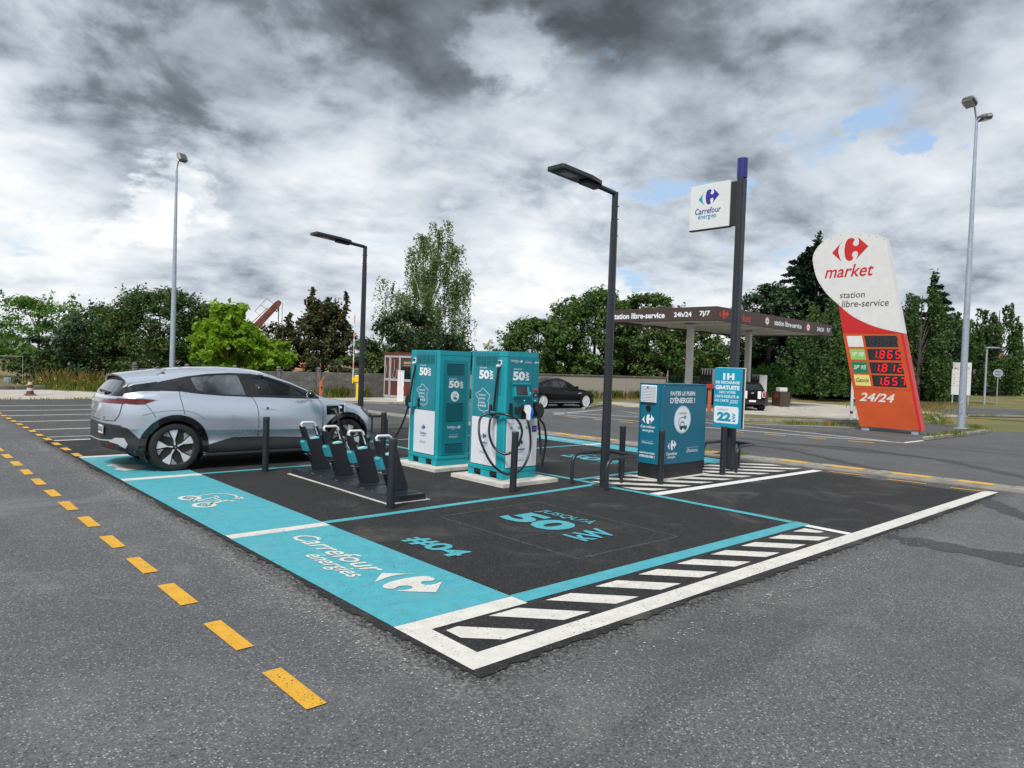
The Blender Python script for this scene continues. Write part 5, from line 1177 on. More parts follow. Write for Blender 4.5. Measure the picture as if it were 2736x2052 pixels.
def simple_car(name, T, label, paint_, loc, rz, sc, hubs, wr, rim, dlo, panes, lamps, style='fan'):
    c_ = Car(T, .07, 3); t = empty(name, loc, rz, label, 'car', None, sc)
    c_.body('body', paint_, t, (), hubs, wr + .045); W = max(w for _, w in T['W']); wells(t, hubs, W, wr + .05)
    for sg in (-1, 1):
        c_.patch('window_surround', dlo, M_trim, t, 'side', sg, .006, .08)
        for p in panes: c_.patch('side_window', p, M_glassd, t, 'side', sg, .012, .08)
        for hb in hubs: wheel(t, hb[0], sg * (W - .115), wr, rim, sg, style, 7, 24)
        for hb in hubs: c_.patch('wheel_arch', arch_ring(*hb, wr + .03, wr + .065, -5, 185, 16), M_trim if style != 'fan' else paint_, t, 'side', sg, .01, .06)
        for p, m_ in lamps: c_.patch('lamp', p, m_, t, 'side', sg, .008, .06)
    return c_, t
sal_h = [(.98, .345), (3.94, .345)]
cs, sal = simple_car('black_saloon', T_sal, 'black saloon car parked by the pale rendered wall behind the chargers', M_blackcar, (16.50, 17.72, 0), 0, .85, sal_h, .345, .27,
    [(.95, 1.03), (1.25, 1.17), (1.7, 1.31), (2.2, 1.345), (2.6, 1.30), (3.0, 1.165), (3.3, 1.03), (3.35, .945), (2.6, .965), (1.6, 1.0)],
    [[(1.08, 1.045), (1.30, 1.165), (1.42, 1.21), (1.42, 1.03)], [(1.47, 1.03), (1.47, 1.225), (1.75, 1.295), (2.12, 1.32), (2.17, .995)], [(2.24, .992), (2.20, 1.32), (2.6, 1.28), (2.95, 1.165), (3.2, 1.05), (3.24, .965)]],
    [([(4.45, .775), (4.80, .68), (4.78, .62), (4.55, .68)], M_lampc), ([(.06, .90), (.06, .80), (.32, .84), (.36, .93)], M_lamp)])
for sg in (-1, 1):
    cs.seam('shut_line', [(2.20, .98), (2.22, .6), (2.22, .3)], .012, M_hole, sal, 'side', sg); cs.seam('shut_line', [(3.28, .93), (3.30, .6), (3.25, .35)], .012, M_hole, sal, 'side', sg); cs.seam('sill_chrome', [(1.35, .30), (3.5, .29)], .012, M_chrome, sal, 'side', sg)
    cs.patch('door_handle', [(2.36, .80), (2.58, .80), (2.58, .83), (2.36, .83)], M_gloss, sal, 'side', sg, .02, .06); cs.patch('side_vent', [(3.35, .70), (3.60, .73), (3.58, .76), (3.36, .74)], M_chrome, sal, 'side', sg, .01, .06)
    MB().lathe([(0, -.09), (.06, -.07), (.08, 0), (.06, .06), (0, .07)], 12, Matrix.Translation((3.12, sg * 1.03, 1.02)) @ Matrix.Rotation(R(90), 4, 'Y') @ Matrix.Diagonal((.8, 1.3, .9, 1))).build('mirror', M_blackcar, sal, smooth=R(50))
cs.patch('windscreen', [(2.55, -.5), (3.40, -.66), (3.50, 0), (3.40, .66), (2.55, .5), (2.5, 0)], M_glassd, sal, 'top', 0, .01, .08); cs.patch('rear_glass', [(.86, -.55), (1.5, -.48), (1.5, .48), (.86, .55)], M_glassd, sal, 'top', 0, .01, .08)

# ---------------------------------------------------------------- black and white small car at the pumps
T_min = dict(x=(0, 4.05), soft=11,
    W=[(0, .62), (.05, .74), (.15, .82), (.4, .88), (3.4, .88), (3.8, .78), (4.05, .55)],
    zb=[(0, .36), (.3, .28), (.9, .2), (3.4, .2), (4.05, .3)],
    zbelt=[(0, 1.0), (.1, 1.05), (.8, 1.06), (2.8, 1.02), (3.4, .98), (3.8, .88), (4.05, .7)],
    zedge=[(0, 1.02), (.1, 1.12), (.25, 1.34), (.5, 1.46), (2.0, 1.50), (2.5, 1.44), (2.95, 1.12), (3.4, 1.01), (3.8, .91), (4.05, .72)],
    we=[(0, .56), (.3, .62), (2.3, .62), (3.0, .72), (3.5, .68), (4.05, .4)],
    ztop=[(0, 1.04), (.1, 1.16), (.25, 1.42), (.5, 1.53), (2.0, 1.56), (2.5, 1.50), (3.0, 1.14), (3.4, 1.06), (3.8, .95), (4.05, .75)])
min_h = [(.75, .34), (3.3, .34)]
cn, mini = simple_car('striped_hatchback', T_min, 'small black hatchback with white stripes at the fuel pumps', M_blackcar, (26.70, 13.2, 0), R(50), .85, min_h, .34, .24,
    [(.25, 1.10), (.40, 1.34), (.6, 1.42), (2.1, 1.45), (2.45, 1.38), (2.8, 1.12), (2.8, 1.06)], [[(.35, 1.13), (.5, 1.33), (.9, 1.40), (.95, 1.12)], [(1.0, 1.12), (.95, 1.40), (1.7, 1.42), (1.72, 1.1)], [(1.78, 1.1), (1.76, 1.42), (2.1, 1.41), (2.4, 1.34), (2.65, 1.1)]],
    [([(3.6, .93), (3.85, .85), (3.8, .72), (3.6, .78)], M_lampc)], 'blade')
M_wst = mat('white_stripe_paint', (0.7, 0.7, 0.7), 0.3, coat=0.5)
for sg in (-1, 1):
    cn.patch('tail_lamp', disc_poly(sg * .62, .90, .115, .165, 20), M_wst, mini, 'rear', 0, .008, .07); cn.patch('tail_lamp', disc_poly(sg * .62, .90, .085, .13, 20), mat('tail_red', (0.45, 0.01, 0.015), 0.2, coat=0.6), mini, 'rear', 0, .016, .07)
    cn.patch('white_stripe', [(sg * .28, .68), (sg * .46, .68), (sg * .46, 1.06), (sg * .28, 1.06)], M_wst, mini, 'rear', 0, .010, .07)
cn.patch('rear_glass', [(-.55, 1.12), (.55, 1.12), (.46, 1.40), (-.46, 1.40)], M_glassd, mini, 'rear', 0, .012, .07); cn.patch('rear_bumper', [(-.70, .38), (.70, .38), (.72, .60), (-.72, .60)], M_trim, mini, 'rear', 0, .012, .07)
MB().box(-.05, -.18, .50, -.03, .18, .60).build('number_plate', mat('plate_white'), mini); cn.patch('badge', disc_poly(0, .97, .09, .05, 14), M_chrome, mini, 'rear', 0, .014, .07)
# ================================================================ walls, kiosk, fuel station, masts
M_precast = mat('weathered_precast', (0.125, 0.122, 0.112), 0.95, var=0.4, vscale=3.5, bump=0.5, bscale=50, grime=0.55)
M_render = mat('pale_render', (0.36, 0.335, 0.285), 0.95, var=0.14, vscale=2.2, bump=0.35, bscale=70, grime=0.45)
M_brown = mat('dark_brown_panel', (0.052, 0.034, 0.030), 0.55, var=0.1, vscale=2); M_maroon = mat('maroon_panel', (0.095, 0.028, 0.024), 0.55, var=0.12, vscale=4)
M_orange = mat('orange_paint', (0.45, 0.12, 0.05), 0.5, var=0.15, vscale=8, grime=0.3); M_rust = mat('rusty_red_steel', (0.13, 0.035, 0.022), 0.7, var=0.35, vscale=3, grime=0.3)
M_cream = mat('cream_white', (0.55, 0.55, 0.53), 0.5, var=0.06, grime=0.3); M_tile = mat('roof_tiles', (0.42, 0.15, 0.075), 0.85, var=0.25, vscale=5)

# pavement by the wall
pv = slab('pavement', [(5.0, 24.3), (5.0, 23.6), (9.5, 23.3), (12.05, 21.45), (13.5, 20.55), (15.2, 20.3), (17.0, 21.6), (17.2, 24.0)], -.02, .06, M_padc, kind='structure')
mb = MB()
for a, b in (((9.4, 23.25), (12.0, 21.40)), ((12.0, 21.40), (13.48, 20.47)), ((13.48, 20.47), (15.2, 20.22)), ((15.2, 20.22), (17.1, 21.55))):
    n = max(1, int(math.hypot(b[0] - a[0], b[1] - a[1]) / .8))
    for k in range(n):
        p0 = Vector(a).lerp(Vector(b), k / n); p1 = Vector(a).lerp(Vector(b), (k + 1) / n); d_ = (p1 - p0).normalized(); nn = Vector((d_.y, -d_.x)) * .12
        q = [p0 + d_ * .006, p1 - d_ * .006, p1 - d_ * .006 + nn, p0 + d_ * .006 + nn]; MB().prism([(t_.x, t_.y) for t_ in q], -.01, .075).build('kerb_stone', M_kerb, pv)
# precast wall of stacked panels between posts with ball heads
pw = empty('precast_wall', (11.5, 24.4, 0), 0, 'weathered grey precast concrete wall with ball-headed posts behind the barrier', 'wall')
pm = MB().box(-.835, -.03, 0, .835, .03, .366, .006).mesh('panel'); pm.materials.append(M_precast)
ps = MB(); ps.box(-.07, -.07, 0, .07, .07, 1.20, .012); ps.box(-.085, -.085, 1.15, .085, .085, 1.185, .006); ps.lathe([(0, 1.19), (.05, 1.19), (.085, 1.235), (.085, 1.27), (.055, 1.31), (0, 1.32)], 12); pme = ps.mesh('post'); pme.materials.append(M_precast)
for k in range(-4, 3):
    for j in range(3): link('panel', pm, None, pw).location = (k * 1.75 + .875, 0, j * .372)
for k in range(-4, 4): link('post', pme, None, pw).location = (k * 1.75, 0, 0)
# rendered block wall to the right
bw = empty('block_wall', (15.6, 24.05, 0), math.atan2(-1.0, 18.2), 'pale rendered block wall with dark coping behind the black saloon', 'wall')
blk = MB().box(.002, -.09, .002, .376, .09, .202, .004).mesh('block'); blk.materials.append(M_render)
for i in range(48):
    for j in range(6): link('block', blk, None, bw).location = (i * .378 + (.189 if j % 2 else 0), 0, j * .204)
MB().box(0, -.082, .0, 18.3, .082, 1.222).build('mortar', mat('mortar', (0.30, 0.28, 0.245), 0.95, var=0.2), bw)
for k in range(18): MB().box(k * 1.02, -.13, 1.226, k * 1.02 + 1.01, .13, 1.30, .015).build('coping_stone', M_precast, bw)
# green rail fence beyond the wall's end
fe = empty('mesh_fence', (34.6, 24.0, 0), math.atan2(-2.2, 7), 'dark green bar fence between the block wall and the pumps', 'fence'); M_green = mat('fence_green', (0.012, 0.06, 0.035), 0.5)
for k in range(5): MB().box(k * 1.9 - .04, -.04, 0, k * 1.9 + .04, .04, 1.45, .005).build('post', M_green, fe)
for k in range(4):
    MB().box(k * 1.9, -.012, .12, k * 1.9 + 1.9, .012, .16).build('rail', M_green, fe); MB().box(k * 1.9, -.012, 1.34, k * 1.9 + 1.9, .012, 1.38).build('rail', M_green, fe)
    for j in range(1, 15): MB().box(k * 1.9 + j * .127 - .01, -.01, .16, k * 1.9 + j * .127 + .01, .01, 1.34).build('bar', M_green, fe)

# attendant's kiosk
ki = empty('kiosk', (14.2, 22.5, .06), 0, 'small abandoned glazed kiosk with maroon roof by the barrier', 'kiosk'); M_frame = mat('grey_aluminium', (0.42, 0.44, 0.46), 0.45, 0.2, grime=0.25); M_pane = glass_mat('dusty_glass', (0.5, 0.55, 0.57), 0.35)
K = [(0, 1.1), (.05, 0), (.22, -.78), (1.7, -.95), (1.7, 1.1)]
MB().prism(K, 0, .08).build('floor', M_cream, ki); MB().prism([(a * 1.03 - .05 * (a < .5), b * 1.04) for a, b in K], 1.88, 2.0).build('roof', M_maroon, ki)
def kwall(a, b, segs):
    a, b = Vector(a), Vector(b); L = (b - a).length; u = (b - a) / L; w_ = Vector((u.y, -u.x))
    for (s0, s1, kind) in segs:
        p0, p1 = a + u * (s0 * L), a + u * (s1 * L)
        def bxx(z0, z1, d0, d1, m_, name, e0=0.0, e1=0.0):
            mb = MB(); q0, q1 = p0 + u * e0, p1 - u * e1; q = [q0 + w_ * d0, q1 + w_ * d0, q1 + w_ * d1, q0 + w_ * d1]; mb.prism([(t_.x, t_.y) for t_ in q], z0, z1); return mb.build(name, m_, ki)
        bxx(.08, .16, -.03, .03, M_frame, 'rail'); bxx(.78, .88, -.03, .03, M_frame, 'rail'); bxx(1.78, 1.88, -.03, .03, M_frame, 'rail'); bxx(.16, .78, -.012, .012, M_maroon, 'lower_panel', .05, .05)
        for e in (0, 1):
            q0 = p0 if e == 0 else p1 - u * .05; mb = MB(); q = [q0 - w_ * .031, q0 + u * .05 - w_ * .031, q0 + u * .05 + w_ * .031, q0 + w_ * .031]; mb.prism([(t_.x, t_.y) for t_ in q], .08, 1.88); mb.build('mullion', M_frame, ki)
        if kind == 'glass': bxx(.88, 1.78, -.005, .005, M_pane, 'pane', .05, .05)
        elif kind == 'board': bxx(.88, 1.78, -.012, .004, M_maroon, 'boarded_pane', .07, .07)
        elif kind == 'sign': bxx(1.38, 1.76, -.012, .012, M_brown, 'sign_panel', .03, .03); bxx(.88, 1.36, -.005, .005, M_pane, 'pane', .03, .03)
kwall(K[0], K[1], [(0, .36, 'board'), (.38, 1.0, 'board')]); kwall(K[1], K[2], [(0, 1, 'sign')]); kwall(K[2], K[3], [(0, .5, 'glass'), (.5, 1, 'glass')]); kwall(K[3], K[4], [(0, 1, 'glass')]); kwall(K[4], K[0], [(0, 1, 'glass')])
u = (Vector(K[2]) - Vector(K[1])).normalized(); lettering(ki, 'station', mat('pale_orange_print', (0.55, 0.36, 0.2), 0.5), (K[1][0], K[1][1], 0), (u.x, u.y, 0), (0, 0, 1), (.22, 1.52, .74, 1.64), .02, 0, .016); lettering(ki, 'libre-service', mat('pale_orange_print'), (K[1][0], K[1][1], 0), (u.x, u.y, 0), (0, 0, 1), (.22, 1.43, .70, 1.49), 0, 0, .016)
M_tape = mat('torn_sheet', (0.6, 0.6, 0.58), 0.7)
for pts in ([(-.06, 1.02, 1.68), (-.07, .92, 1.45), (-.06, .86, 1.2), (-.07, .97, .98)], [(-.02, .35, 1.7), (-.04, .30, 1.3), (-.03, .42, 1.0), (-.04, .2, .92), (-.03, .1, 1.3)]): MB().tube(spline(pts, 5), .006, 5).build('torn_strip', M_tape, ki)
# white barrier cabinet, yellow barrier with raised boom, orange post
wc = empty('barrier_cabinet', (13.62, 21.45, .06), R(-35), 'slim white steel cabinet standing in front of the kiosk', 'cabinet'); MB().box(-.13, -.12, 0, .13, .12, 1.22, .01).build('body', M_whitem, wc); MB().box(-.14, -.13, 1.2201, .14, .13, 1.25, .008).build('lid', M_whitem, wc)
MB().box(-.132, -.03, .60, -.1305, .03, .70).build('lock', M_black, wc); MB().box(.11, -.135, .45, .17, -.1205, .62, .01).build('red_box', M_red, wc); MB().box(-.02, -.122, .05, -.016, -.1201, 1.18).build('door_gap', M_hole, wc)
yb = empty('barrier_post', (12.36, 22.62, .06), R(-42), 'yellow barrier post with its striped boom raised upright', 'barrier'); MB().box(-.085, -.085, 0, .085, .085, .70, .01).build('pedestal', M_yellow, yb); MB().box(-.155, -.13, .70, .155, .13, 1.0, .03).build('housing', M_yellow, yb); MB().tube([(-.155, 0, .82), (-.23, 0, .82)], .05, 12).build('shaft', M_yellow, yb)
MB().box(-.26, -.05, .66, -.20, .05, .90, .01).build('boom_clamp', M_yellow, yb)
bo = MB().box(-.25, -.022, .9, -.215, .022, 3.46, .004).build('boom', M_whitem, yb)
for k in range(4): MB().box(-.2515, -.0235, 1.25 + k * .62, -.2135, .0235, 1.55 + k * .62).build('red_band', mat('faded_red', (0.50, 0.27, 0.23), 0.6, var=0.2, vscale=8), bo)
op = empty('orange_post', (11.05, 23.3, .06), 0, 'small orange steel post with a forked top before the precast wall', 'post'); MB().box(-.05, -.05, 0, .05, .05, .70, .008).build('column', M_orange, op); MB().tube([(0, 0, .70), (-.04, 0, .76), (-.13, .03, .95)], .015, 6).build('fork', M_orange, op); MB().tube([(0, 0, .70), (.04, 0, .76), (.14, -.03, .93)], .015, 6).build('fork', M_orange, op); MB().box(-.03, -.058, .42, .03, -.0505, .50).build('reader', M_black, op)

# ---------------------------------------------------------------- tall flood light masts
def mast(x, y, h, label, heads):
    t = empty('floodlight_mast', (x, y, 0), 0, label, 'light mast', 'tall galvanised flood light masts')
    MB().box(-.2, -.2, 0, .2, .2, .03, .01).build('base_plate', M_galv, t)
    MB().tube([(0, 0, .03), (0, 0, h * .35), (0, 0, h)], [.125, .105, .045], 12).build('mast', M_galv, t, smooth=R(20)); MB().box(-.135, -.05, .55, -.11, .05, .95, .006).build('inspection_door', M_galv, t)
    for (ang, tilt, out, dz) in heads:
        M_ = Matrix.Translation((0, 0, h + dz)) @ Matrix.Rotation(R(ang), 4, 'Z'); arm = MB().tube([M_ @ Vector((0, 0, -.05 - dz)), M_ @ Vector((out * .5, 0, 0)), M_ @ Vector((out, 0, .08))], .03, 8).build('bracket', M_galv, t, smooth=R(50))
        Mh = M_ @ Matrix.Translation((out + .16, 0, .12)) @ Matrix.Rotation(R(tilt), 4, 'Y'); hd = MB().box(-.21, -.20, -.09, .21, .20, .09, .06, Mh).build('floodlight', mat('flood_grey', (0.11, 0.115, 0.12), 0.5, var=0.1), t); MB().box(-.17, -.16, -.115, .17, .16, -.0905, .01, Mh).build('lens', mat('flood_lens', (0.30, 0.31, 0.32), 0.2, var=0.2), hd)
        MB().box(-.1, -.23, -.03, .1, -.205, .03, 0, Mh).build('yoke', M_galv, hd); MB().box(-.1, .205, -.03, .1, .23, .03, 0, Mh).build('yoke', M_galv, hd)
    return t
mast(26.0, 4.84, 10.75, 'tall galvanised flood light mast right of the red and white price totem', [(165, -38, .30, .42), (-30, -12, .16, .02)])
mast(7.3, 29.6, 9.55, 'tall galvanised flood light mast behind the silver car', [(-75, 62, .22, .35)])

# ---------------------------------------------------------------- price totem
M_tw = mat('totem_white', (0.60, 0.60, 0.60), 0.4, var=0.03, grime=0.12); M_tr = mat('totem_red', (0.47, 0.012, 0.012), 0.4, var=0.05); M_to = mat('totem_orange_red', (0.46, 0.068, 0.012), 0.42, var=0.08, vscale=1.5, grime=0.08); M_disp = mat('display_black', (0.010, 0.011, 0.014), 0.25)
def led_mat():
    m_ = bpy.data.materials.new('led_red'); m_.use_nodes = True; w = NT(m_.node_tree); e = w.n('ShaderNodeEmission', i_Color=(1.0, 0.02, 0.03, 1), i_Strength=1.0); w.n('ShaderNodeOutputMaterial', i_Surface=e.outputs[0]); return m_
M_led = led_mat(); M_seg = mat('unlit_segment', (0.03, 0.031, 0.033), 0.5)
tt = empty('price_totem', (21.3, 0, 0), 0, 'leaning red and white price totem with fuel prices', 'price sign')
Ut, Vt, Wt = (0, -1, 0), (0, 0, 1), (-1, 0, 0)
def TP(pts): return [(-a, b) for a, b in pts]
base = [(6.348, .12), (4.62, .13), (5.27, 3.08), (7.023, 3.10)]
MB().prism(TP(base), -.16, .16, (0, 0, 0), Ut, Vt, Wt).build('lower_body', M_to, tt)
MB().prism(TP([(4.62, .13), (4.545, .136), (5.193, 3.08), (5.27, 3.08)]), -.15, .15, (0, 0, 0), Ut, Vt, Wt).build('edge_trim', M_tr, tt)
head = [(7.023, 3.10), (5.193, 3.08), (5.855, 6.088)] + [(p.x, p.y) for p in spline([(5.855, 6.088), (6.173, 6.227), (6.509, 6.32), (6.936, 6.375), (7.371, 6.355), (7.767, 6.205), (8.031, 5.962), (8.143, 5.696), (8.104, 5.373), (7.983, 4.983), (7.784, 4.643), (7.545, 4.349), (7.219, 4.054)], 4)][1:]
white = head[2:] + [(p.x, p.y) for p in spline([(7.219, 4.054), (6.811, 3.70), (6.376, 3.45), (5.873, 3.25), (5.193, 3.085)], 4)][1:]
MB().prism(TP(white), -.15, .15, (0, 0, 0), Ut, Vt, Wt).build('white_head', M_tw, tt)
MB().prism(TP([(7.219, 4.05), (6.811, 3.696), (6.376, 3.446), (5.873, 3.246), (5.30, 3.10), (7.022, 3.105)]), -.145, .145, (0, 0, 0), Ut, Vt, Wt).build('red_sweep', M_tr, tt)
for (a, b) in ((6.2, .06), (4.75, .07)): MB().box(-.12, a - .12 if a > 5 else a - .1, -.01, .12, a + .12 if a > 5 else a + .1, .122, .01).build('foot', M_galv, tt)
mb = MB()
for i in range(0, len(white), 3):
    a, b = white[i]; c0 = Vector((6.7, 4.9)); q = Vector((a, b)).lerp(c0, .035); mb.prism(TP(disc_poly(q.x, q.y, .014, .014, 6)), .15, .157, (0, 0, 0), Ut, Vt, Wt)
mb.build('rivets', M_galv, tt)
Of = (-.15, 0, 0)
logo(tt, M_tr, M_tr, Of, Ut, Vt, (-7.502, 5.45, -6.352, 6.20), .004)
lettering(tt, 'market', M_tr, Of, Ut, Vt, (-7.71, 4.93, -6.15, 5.34), .012, .25, .004); lettering(tt, 'station', M_brown, Of, Ut, Vt, (-7.18, 4.25, -6.39, 4.44), .004, .1, .004); lettering(tt, 'libre-service', M_brown, Of, Ut, Vt, (-7.10, 3.95, -5.66, 4.17), .004, .1, .004)
Of = (-.16, 0, 0); SL = 1 / 4.36
def para(y0, y1, z0, z1): return [(y0 - (z1 - z0) * 0 , z1), (y1, z1), (y1 - (z1 - z0) * SL, z0), (y0 - (z1 - z0) * SL, z0)]
SEG = {'1': 'bc', '8': 'abcdefg', '6': 'acdefg', '5': 'acdfg', '2': 'abdeg', '7': 'abc', ' ': ''}
def digit(mb, d, y, z, w, h, t_):
    x0, x1, zm = 0, w, h / 2; sl = -.08
    S = {'a': ((x0, h), (x1, h)), 'b': ((x1, h), (x1, zm)), 'c': ((x1, zm), (x1, 0)), 'd': ((x0, 0), (x1, 0)), 'e': ((x0, zm), (x0, 0)), 'f': ((x0, h), (x0, zm)), 'g': ((x0, zm), (x1, zm))}
    for k in SEG[d]:
        a, b = Vector(S[k][0]), Vector(S[k][1]); dr = (b - a).normalized(); a += dr * t_ * .35; b -= dr * t_ * .35
        stroke(mb, [(-y + a.x - a.y * sl, z + a.y), (-y + b.x - b.y * sl, z + b.y)], t_, .01, Of, Ut, Vt)
rows = [(6.90, 6.42, 6.344, 5.39, 3.014, 2.66, None, M_tw, ''), (6.795, 6.325, 6.241, 5.295, 2.595, 2.25, '1865', mat('light_green_print', (0.22, 0.45, 0.10), 0.4), 'SP 98'), (6.707, 6.235, 6.151, 5.19, 2.175, 1.83, '1812', mat('green_print', (0.0, 0.16, 0.07), 0.4), 'SP 95'), (6.616, 6.141, 6.062, 5.095, 1.77, 1.42, '1657', mat('pale_yellow_print', (0.62, 0.56, 0.16), 0.4), 'Gazole')]
for (a0, a1, b0, b1, z1, z0, num, m_, tx) in rows:
    MB().prism(TP(para(a0, a1, z0, z1)), .0, .004, Of, Ut, Vt, Wt).build('fuel_label', m_, tt); MB().prism(TP(para(b0, b1, z0, z1)), .0, .004, Of, Ut, Vt, Wt).build('price_display', M_disp, tt)
    sh = (z1 - z0) * SL * .5
    if tx: lettering(tt, tx, M_tw if tx != 'Gazole' else M_brown, Of, Ut, Vt, (-(a0 - sh - .04), z0 + .11, -(a1 - sh + .04), z1 - .10), .015, .2, .006)
    mu = MB(); mb = MB()
    for k in range(4): digit(mu, '8', b0 - .13 - k * .23 - .04, z0 + .065, .12, .22, .028)
    mu.build('display_digits', M_seg, tt, fix=False)
    if num:
        Of_ = Of; Of = (-.165, 0, 0)
        for k, dch in enumerate(num): digit(mb, dch, b0 - .13 - k * .23 - .04, z0 + .065, .12, .22, .034)
        stroke(mb, [(-(b0 - .33), z0 + .06), (-(b0 - .33) + .03, z0 + .06)], .03, .01, Of, Ut, Vt); mb.build('price_digits', M_led, tt, fix=False); Of = Of_
lettering(tt, '24/24', M_tw, Of, Ut, Vt, (-6.40, .93, -5.35, 1.20), .02, .25, .006)
MB().box(-.1655, 4.9, 1.333, -.1605, 6.6, 1.342).build('panel_seam', M_tr, tt)
# white pipe frame beside the totem
wf = empty('pipe_gate', (26, 0, 0), 0, 'white rusted pipe post with a low side post behind the totem', 'post'); MB().tube([(0, 8.6, 0), (0, 8.6, 2.0)], .055, 12).build('post', M_whitem, wf, smooth=R(50)); MB().tube([(0, 8.34, 0), (0, 8.34, .9)], .055, 12).build('post', M_whitem, wf, smooth=R(50)); MB().tube([(0, 8.6, .86), (0, 8.34, .86)], .03, 8).build('bar', M_whitem, wf); MB().tube([(0, 8.6, .26), (0, 8.6, .36)], .0565, 12).build('rust_band', M_rust, wf)

# ---------------------------------------------------------------- islands, fuel station canopy, pumps
isl = slab('totem_island', [(19.1, 3.88), (25.5, 3.88), (28.2, 6.2), (22.2, 7.0), (19.3, 10.1), (19.2, 9.2), (19.0, 6.0)], -.02, -.0015, M_lane, kind='structure')
for k in range(7): MB().box(19.3 + k * .88, 3.78, -.01, 20.16 + k * .88, 3.94, .10, .02).build('kerb_stone', M_kerb, isl)
pad = slab('fuel_station_pad', [(24.6, 12.7), (26.2, 9.0), (36.5, 7.4), (40, 12), (40, 20), (24.2, 20), (23.0, 17.3)], -.02, .03, M_padc, kind='structure')
for (a, b) in (((20.6, 10.3), (24.6, 8.2)), ((24.6, 8.2), (28.4, 6.3)), ((28.4, 6.3), (35, 8.6)), ((35, 8.6), (46, 3.0)), ((18.9, 16.3), (23.2, 18.6))):
    n = int(math.hypot(b[0] - a[0], b[1] - a[1]) / 1.0)
    for k in range(n):
        p0 = Vector(a).lerp(Vector(b), k / n); p1 = Vector(a).lerp(Vector(b), (k + 1) / n); d_ = (p1 - p0).normalized(); nn = Vector((d_.y, -d_.x)) * .14; q = [p0 + d_ * .006, p1 - d_ * .006, p1 - d_ * .006 + nn, p0 + d_ * .006 + nn]; MB().prism([(t_.x, t_.y) for t_ in q], -.02, .09).build('kerb_stone', M_kerb, pad)
CA = R(3); cp_ = empty('fuel_canopy', (23.05, 12.9, 0), CA, 'flat dark brown fuel station canopy on white columns', 'canopy')
cx, cy, cz, ch = 12.2, 5.5, 3.80, .575
def fascia(name, x0, y0, x1, y1): return MB().box(x0, y0, cz, x1, y1, cz + ch, .01).build(name, M_brown, cp_)
fascia('fascia', 0, 0, cx, .12); fascia('fascia', 0, cy - .12, cx, cy); fascia('fascia', 0, .12, .12, cy - .12); fascia('fascia', cx - .12, .12, cx, cy - .12)
MB().box(.10, .10, cz + .10, cx - .10, cy - .10, cz + .16).build('soffit', M_cream, cp_); MB().box(.1, .1, cz + .45, cx - .1, cy - .1, cz + .5).build('roof', M_brown, cp_)
for k in range(6): MB().box(.3 + k * 2.25, .15, cz + .04, .42 + k * 2.25, cy - .15, cz + .0995).build('beam', M_cream, cp_)
for (a, b) in ((1.2, 1.0), (6.4, 1.0), (10.5, 1.0), (1.2, 4.4), (6.4, 4.4)): l_ = MB().box(a - .25, b - .18, cz + .05, a + .25, b + .18, cz + .098, .01).build('lamp_housing', M_cream, cp_); MB().box(a - .2, b - .13, cz + .044, a + .2, b + .13, cz + .0495).build('diffuser', mat('lamp_diffuser', (0.45, 0.45, 0.42), 0.3), l_)
for (a, b) in ((2.62, 2.72), (8.4, 2.75)):
    MB().box(a - .13, b - .13, .03, a + .13, b + .13, cz + .10, .012).build('column', M_cream, cp_); MB().box(a - .3, b - .3, cz - .02, a + .3, b + .3, cz + .04, .01).build('column_head', M_cream, cp_)
U1, U2 = (0, -1, 0), (1, 0, 0)
lettering(cp_, 'station libre-service', M_ink, (0, 0, cz), U1, (0, 0, 1), (-5.25, .14, -2.45, .40), .03, 0, .006); lettering(cp_, '24h/24', M_ink, (0, 0, cz), U1, (0, 0, 1), (-2.0, .17, -1.15, .38), .03, 0, .006); lettering(cp_, '7j/7', M_ink, (0, 0, cz), U1, (0, 0, 1), (-.78, .15, -.3, .40), .03, 0, .006)
M_rl = mat('canopy_red', (0.5, 0.03, 0.015), 0.4)
logo(cp_, M_rl, M_rl, (0, 0, cz), U2, (0, 0, 1), (.15, .10, 1.0, .48), .006); lettering(cp_, 'market', M_rl, (0, 0, cz), U2, (0, 0, 1), (1.2, .10, 3.0, .44), .01, .2, .006)
for xx in (4.55, 9.1): MB().sheet(disc_poly(xx, .28, .23, .20, 24), .006, (0, 0, cz), U2, (0, 0, 1), (0, -1, 0)).build('round_sign', M_rl, cp_, fix=False); MB().sheet(disc_poly(xx, .28, .175, .15, 24), .009, (0, 0, cz), U2, (0, 0, 1), (0, -1, 0)).build('round_sign', M_ink, cp_, fix=False); lettering(cp_, '3,2m', M_black, (0, 0, cz), U2, (0, 0, 1), (xx - .11, .24, xx + .11, .32), .02, 0, .012)
lettering(cp_, 'station libre-service', M_ink, (0, 0, cz), U2, (0, 0, 1), (5.3, .15, 8.3, .40), .03, 0, .006); lettering(cp_, '24h/24', M_ink, (0, 0, cz), U2, (0, 0, 1), (10.2, .17, 11.1, .38), .03, 0, .006); lettering(cp_, '7j/7', M_ink, (0, 0, cz), U2, (0, 0, 1), (11.45, .15, 11.95, .40), .03, 0, .006)
